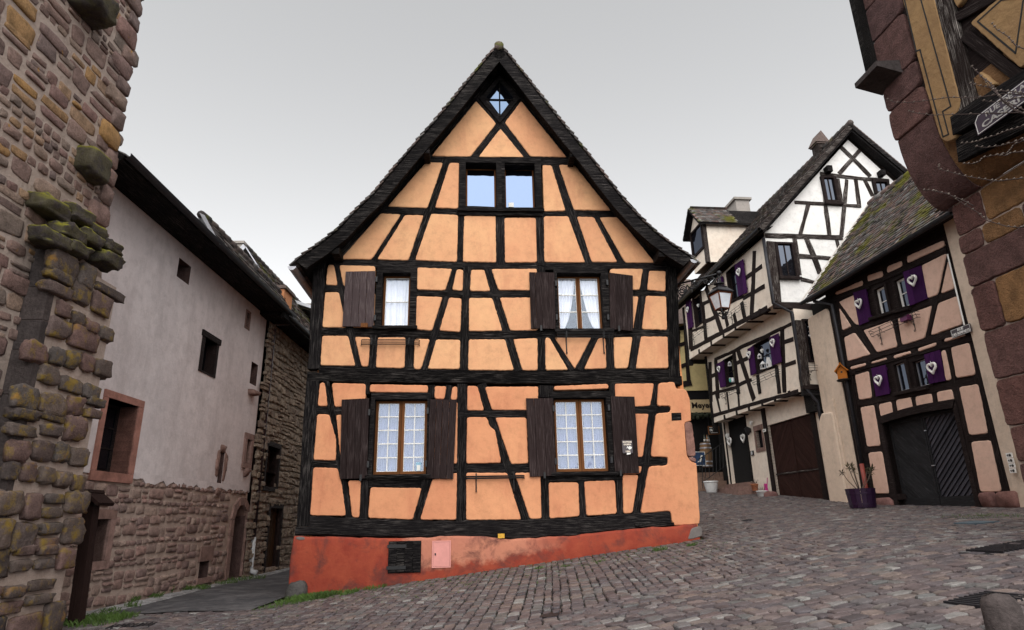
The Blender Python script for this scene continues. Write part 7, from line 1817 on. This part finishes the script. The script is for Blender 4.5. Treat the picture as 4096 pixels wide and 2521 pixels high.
MB().ring(rpoly((-hw, -hh, hw, hh)), rpoly((-hw+.03, -hh+.03, hw-.03, hh-.03)), -.03, .02).build('frame', M['casement'], bd); MB().box(-hw+.03, hw-.03, -.012, .015, -hh+.03, hh-.03).build('slate', M['black'], bd)
lettering('OUVERT', hh*.7, M['white_enamel'], bd, (0, -.016, 0), bold=.004, width=hw*1.5)
MB().box(-hw*.75, hw*.1, -.017, -.013, hh*.58, hh*.68).build('chalk_line', M['white_enamel'], bd); MB().box(-hw*.6, hw*.6, -.017, -.013, -hh*.62, -hh*.54).build('chalk_line', M['white_enamel'], bd)
MB().tube([(-hw*.8, 0, hh), (-hw*.8, 0, hh+.6)], .006, 4).build('cord', M['iron'], bd)
mn = thing('menu_board', tb((445,935), .3), .2, label='small blue and white menu stand on the terrace behind the railing', cat='sign')
M['menu'] = m_plain('menu_print', (.03,.06,.13), .5, var=.6, scale=9)
MB().box(-.3, .3, -.02, .02, -.02, .55).build('panel', M['menu'], mn); MB().ring(rpoly((-.32, -.04, .32, .57)), rpoly((-.3, -.02, .3, .55)), -.03, .03).build('frame', M['white_enamel'], mn); MB().prism([(-.1, .1), (.08, .12), (.2, .4), (.12, .42), (.03, .2)], -.026, -.02).build('print_mark', M['white_enamel'], mn)
# ------------------------------------------------------------------ pots, hearts and fittings at the jettied house door
M['pot_white'] = m_plain('white_glazed_pot', (.66,.67,.68), .35, var=.1, spec=.5); M['terracotta'] = m_plain('terracotta', (.42,.16,.08), .8, var=.2); M['twiggy'] = m_plain('dry_stem', (.10,.075,.06), .9, var=.3); M['soil'] = m_plain('soil', (.03,.022,.016), 1)
def s0p(z, p, w): a = S0.at(z, p, w); return S0.world((a[0], -w, a[1]))
def pot(p, r, h, mat, label, ribs=False, plant=None, col='twiggy'):
    t = thing('plant_pot', p, random.random()*3, label=label, cat='plant pot')
    prf = [(r*.68, 0), (r*.72, .01)]
    if ribs:
        for i in range(5): prf += [(r*(.74+.05*i), h*(.12+.15*i)), (r*(.78+.05*i), h*(.18+.15*i))]
    prf += [(r*.96, h*.86), (r*1.04, h*.88), (r*1.04, h), (r*.92, h), (r*.9, h*.9), (.001, h*.88)]
    MB().lathe(prf, n=16).build('pot', M[mat], t, smooth=True)
    MB().lathe([(r*.89, h*.885), (.001, h*.905)], n=12).build('soil', M['soil'], t)
    mb = MB()
    for _ in range(plant or 14):
        a = random.uniform(0, 6.28); l = r*random.uniform(.6, 1.6); q = Vector((r*.3*math.cos(a), r*.3*math.sin(a), h*.9)); e = q+Vector((l*math.cos(a)*.7, l*math.sin(a)*.7, l*random.uniform(.5, 1)))
        mb.tube([q, q.lerp(e, .5)+Vector((0,0,l*.15)), e], [.008, .006, .004], 4)
    mb.build('stems', M[col], t); return t
gzp = lambda p: Vector((p.x, p.y, gz(p.x, p.y)))
pA = s0p('B6', (598,1275), .9); pot(Vector((pA.x, pA.y, pA.z)), .30, .48, 'pot_white', 'large ribbed white pot at the foot of the terrace steps', True)
pB = s0p('B6', (1215,1352), .55); pot(Vector((pB.x, pB.y, pB.z)), .2, .3, 'pot_white', 'small white glazed pot beside the carriage gate')
pC = s0p('B6', (1122,1252), .35); pot(Vector((pC.x, pC.y, pC.z)), .14, .26, 'terracotta', 'terracotta pot on the doorstep of the jettied house', plant=20)
for p in (pA, pB): pass

sd_ = thing('pot_plinth', pA-Vector((0,0,.06)), 0, label='dark flat slab under the large ribbed white pot', cat='slab'); MB().lathe([(.42, -.35), (.42, .05), (.4, .06), (.001, .06)], n=14).build('slab', M['ashlar_dark'], sd_)
pS = s0p('B6', (1310,1362), .35); st_ = thing('stone_stump', Vector((pS.x, pS.y, pS.z-.05)), 0, label='squat sandstone block at the carriage gate post', cat='stone block')
m1 = MB(); lump(m1, (0,0,.15), (.24,.2,.2), e=.4, amp=.1); m1.build('block', M['sandstone'], st_, smooth=True)
M['pink_plastic'] = m_plain('pink_plastic', (.45,.03,.20), .4, var=.1)
pT, pU = s0p('B6', (1252,1095), .15), s0p('B6', (1265,1305), .3)
brm = thing('pink_broom', pU, S0.yaw, label='pink broom leaning beside the carriage gate', cat='broom')
MB().tube([Vector((0,0,.0)), Vector((0,.1,pT.z-pU.z))], .014, 6).build('handle', M['pink_plastic'], brm); MB().prism([(-.03,.42),(.03,.42),(.13,0),(-.13,0)], -.05, .03).build('brush_head', M['pink_plastic'], brm)
heart(S0, 'B6', (793,588), 'plain white heart above the door wreath of the jettied house', .17, w=-.02, solid=True); heart(S0, 'B6', (817,655), 'large white heart wreath on the dark door of the jettied house', .22, w=-.02); heart(S0, 'B6', (980,612), 'white heart wreath at the right of the dark door', .2, w=.0); heart(S0, 'B6', (1080,428), 'small white heart hanging under the jetty', .11, w=.05, solid=True)
t, hw, hh = plate_on(S0, 'B6', [(1210,507),(1245,503),(1246,538),(1212,542)], .12, 'house_number', 'white house number plate 37 on the gate post', 'sign', 'white_enamel', [('37', .7, 0, .6, 'black')])
ml_ = quad_rect(S0, 'B6', [(1018,480),(1062,470),(1066,575),(1022,580)], .1); mo = thing('wall_lamp', S0.world(((ml_[0]+ml_[2])/2, -.02, ml_[1])), S0.yaw, label='black wall lantern beside the dark door', cat='lamp'); hm = ml_[3]-ml_[1]
MB().lathe([(.04, 0), (.09, hm*.3), (.12, hm*.75), (.14, hm*.78), (.03, hm)], (0, -.12, 0), n=6).build('lamp_body', M['iron'], mo); MB().box(-.05, .05, -.06, .0, hm*.3, hm*.8).build('wall_plate', M['iron'], mo)
ic = quad_rect(S0, 'B6', [(1066,770),(1098,765),(1101,822),(1070,826)], .03); io = thing('door_bell', S0.world(((ic[0]+ic[2])/2, 0, (ic[1]+ic[3])/2)), S0.yaw, label='small metal door bell panel on the cream wall', cat='door bell'); hw, hh = (ic[2]-ic[0])/2, (ic[3]-ic[1])/2
MB().box(-hw, hw, -.04, .0, -hh, hh).build('panel', M['cast'], io)
for dz in (-.3, .3): MB().lathe([(hw*.4, 0), (hw*.4, .012), (.001, .012)], n=10).build('button', M['pot_white'], io, loc=(0, -.04, dz*hh), rot=(math.pi/2, 0, 0))
# purple tub with a bare shrub
gt2 = ground('K', (450,1302)); tub = thing('tub_planter', gt2, .3, label='large purple half-barrel planter with a straggly shrub', cat='planter')
TBf = Frame((gt2.x, gt2.y, 0), 0); ht = TBf.at('K', (430,1165))[1]-gt2.z; rt2 = scale_at(TBf, 'K', (430,1200))[0]*98
M['tub'] = m_plain('purple_tub', (.018,.004,.025), .55, var=.2)
nS = 16
for k in range(nS):
    a0, a1 = 2*math.pi*k/nS+.015, 2*math.pi*(k+1)/nS-.015
    v = [(rr*math.cos(a), rr*math.sin(a), z) for z, rr in ((0, rt2*.86), (ht, rt2)) for a in (a0, a1)] + [((rr-.03)*math.cos(a), (rr-.03)*math.sin(a), z) for z, rr in ((0, rt2*.86), (ht, rt2)) for a in (a0, a1)]
    MB().add(v, [(0,1,3,2),(4,6,7,5),(2,3,7,6),(0,2,6,4),(1,5,7,3)]).build('stave', M['tub'], tub)
for zz in (.2, .75): rr = rt2*(.86+.14*zz); MB().lathe([(rr*.99, ht*zz-.02), (rr+.006, ht*zz-.02), (rr+.006, ht*zz+.02), (rr*.99, ht*zz+.02)], n=24).build('hoop', M['tub'], tub)
MB().lathe([(rt2*.94, ht*.9), (.001, ht*.93)], n=14).build('soil', M['soil'], tub)
M['shrub_leaf'] = m_plain('olive_leaf', (.075,.065,.035), .7, var=.5, scale=4)
sb_ = MB(); lf_ = MB()
for k in range(7):
    a = 2*math.pi*k/7+random.random(); l = random.uniform(.35, .6); e = Vector((l*.75*math.cos(a), l*.75*math.sin(a), ht+l*.95)); q0 = Vector((.05*math.cos(a), .05*math.sin(a), ht*.9)); m = q0.lerp(e, .5)+Vector((.05*math.cos(a), .05*math.sin(a), .02))
    sb_.tube([q0, m, e], [.014, .011, .007], 5)
    for _ in range(26):
        th, ph = random.uniform(0, 6.28), random.uniform(-.6, 1.2); d = Vector((math.cos(th)*math.cos(ph), math.sin(th)*math.cos(ph), math.sin(ph))); L = random.uniform(.08, .15); s_ = d.cross(Vector((0,0,1))); s_ = s_.normalized()*.02 if s_.length > .01 else Vector((.02,0,0)); o = e+d*.01-Vector((0,0,random.uniform(0,.08)))
        lf_.add([o, o+d*L*.5+s_, o+d*L, o+d*L*.5-s_], [(0,1,2,3)])
sb_.build('branches', M['twiggy'], tub); lf_.build('leaves', M['shrub_leaf'], tub, kind='stuff')
# bird house
bh_ = [PF.loc('C', p, .35) for p in ((1730,1320), (1830,1320), (1765,1205))]; bc = PF.world(((bh_[0].x+bh_[1].x)/2, -.2, bh_[0].z)); wd = abs(bh_[1].x-bh_[0].x)/2
birdhouse = thing('bird_house', bc, PF.yaw+R_(50), label='orange wooden bird house on the pier between the two right houses', cat='bird house'); M['orange_wood'] = m_timber('orange_wood', (.33,.11,.02), (.42,.18,.05), .5, bmp=.2)
bwd = .13; MB().prism([(-bwd, 0), (bwd, 0), (bwd, .27), (0, .40), (-bwd, .27)], -.13, .13).build('box', M['orange_wood'], birdhouse); MB().lathe([(.03,0),(.03,.004),(.001,.004)], n=10).build('entrance_hole', M['black'], birdhouse, loc=(0, -.131, .2), rot=(math.pi/2,0,0))
for s_ in (-1, 1): MB().obox((s_*bwd*.62, -.02, .345), (bwd*.78, 0, -s_*.13*.95), (0, .2, 0), (.01*s_, 0, .012)).build('roof_board', M['orange_wood'], birdhouse)
MB().lathe([(.17,-.06),(.2,-.03),(.16,0)], n=12).build('tray', M['black'], birdhouse)
# window ornaments
M['orn'] = m_plain('white_ornament', (.66,.66,.66), .6, var=.1)
def wire_tree(fr, z, p, label, s=.3, w=.16):
    a = fr.at(z, p, w); t = thing('ornament_tree', fr.world((a[0], -w, a[1])), fr.yaw, label=label, cat='ornament'); mb = MB(); mb.tube([(0,0,s*1.2), (0,0,-s)], .006, 4)
    for k in range(9): an = random.uniform(-2.6, 2.6); zz = random.uniform(0, s); l = random.uniform(.3, .6)*s; mb.tube([(0,0,zz), (l*.6*math.sin(an), 0, zz+l*.4), (l*math.sin(an), -.02, zz+l*.2*math.cos(an))], .009, 4)
    mb.build('branches', M['orn'], t); o = MB(); o.prism([(q[0], q[2]) for q in heart_pts((-s*.25, -s*.2), s*.22, 0)], -.02, .01); o.prism([(q[0], q[2]) for q in heart_pts((s*.3, -s*.75), s*.2, 0)], -.02, .01); o.build('hanging_hearts', M['orn'], t); MB().box(-s*.35, s*.25, -.01, .0, -s*1.1, -s*.45).build('slate_tag', M['cast'], t)
wire_tree(GF, 'C', (1508,850), 'white wire bird tree hanging in the end window of the cream house')
def lantern_orn(fr, z, p, label, h=.2, w=.05):
    a = fr.at(z, p, w); t = thing('ornament_lantern', fr.world((a[0], -w, a[1])), fr.yaw, label=label, cat='ornament'); mb = MB()
    for i in range(6): an = i*math.pi/3; mb.tube([(h*.35*math.cos(an), h*.35*math.sin(an), 0), (h*.35*math.cos(an), h*.35*math.sin(an), h*.6), (0, 0, h)], .01, 4)
    mb.lathe([(h*.4, -.01), (h*.4, .02), (.001, .02)], n=10); mb.lathe([(h*.42, h*.58), (h*.05, h*.95), (.001, h)], n=8); mb.build('cage', M['orn'], t)
lantern_orn(S1, 'C', (982,1095), 'small white lantern hanging in the ornament window'); lantern_orn(S1, 'C', (1020,1200), 'white wire bird cage on the ornament window sill', .3); lantern_orn(S1, 'C', (680,1170), 'small white lantern hanging in the far middle floor window')
a = S1.at('C', (1078,1185), .06); mh = thing('ornament_house', S1.world((a[0], -.06, a[1])), S1.yaw, label='white miniature house on the ornament window sill', cat='ornament'); MB().prism([(-.08,0),(.08,0),(.08,.2),(0,.38),(-.08,.2)], -.06, .06).build('body', M['orn'], mh); MB().box(-.03,.03,-.064,-.05,.05,.14).build('door', M['cast'], mh)
for k, (px, c, lb) in enumerate(((690, (.05,.30,.25), 'teal jar on the far middle floor window sill'), (712, (.6,.62,.65), 'white jar on the far middle floor window sill'))):
    a = S1.at('C', (px,1335), .06); jr = thing('jar', S1.world((a[0], -.06, a[1])), S1.yaw, label=lb, cat='jar'); MB().lathe([(.06,0),(.065,.02),(.065,.14),(.05,.16),(.05,.17),(.001,.17)], n=10).build('glass', m_plain('jar_paint', c, .4), jr, smooth=True); MB().lathe([(.055,.165),(.055,.19),(.001,.19)], n=10).build('lid', M['orn'], jr)
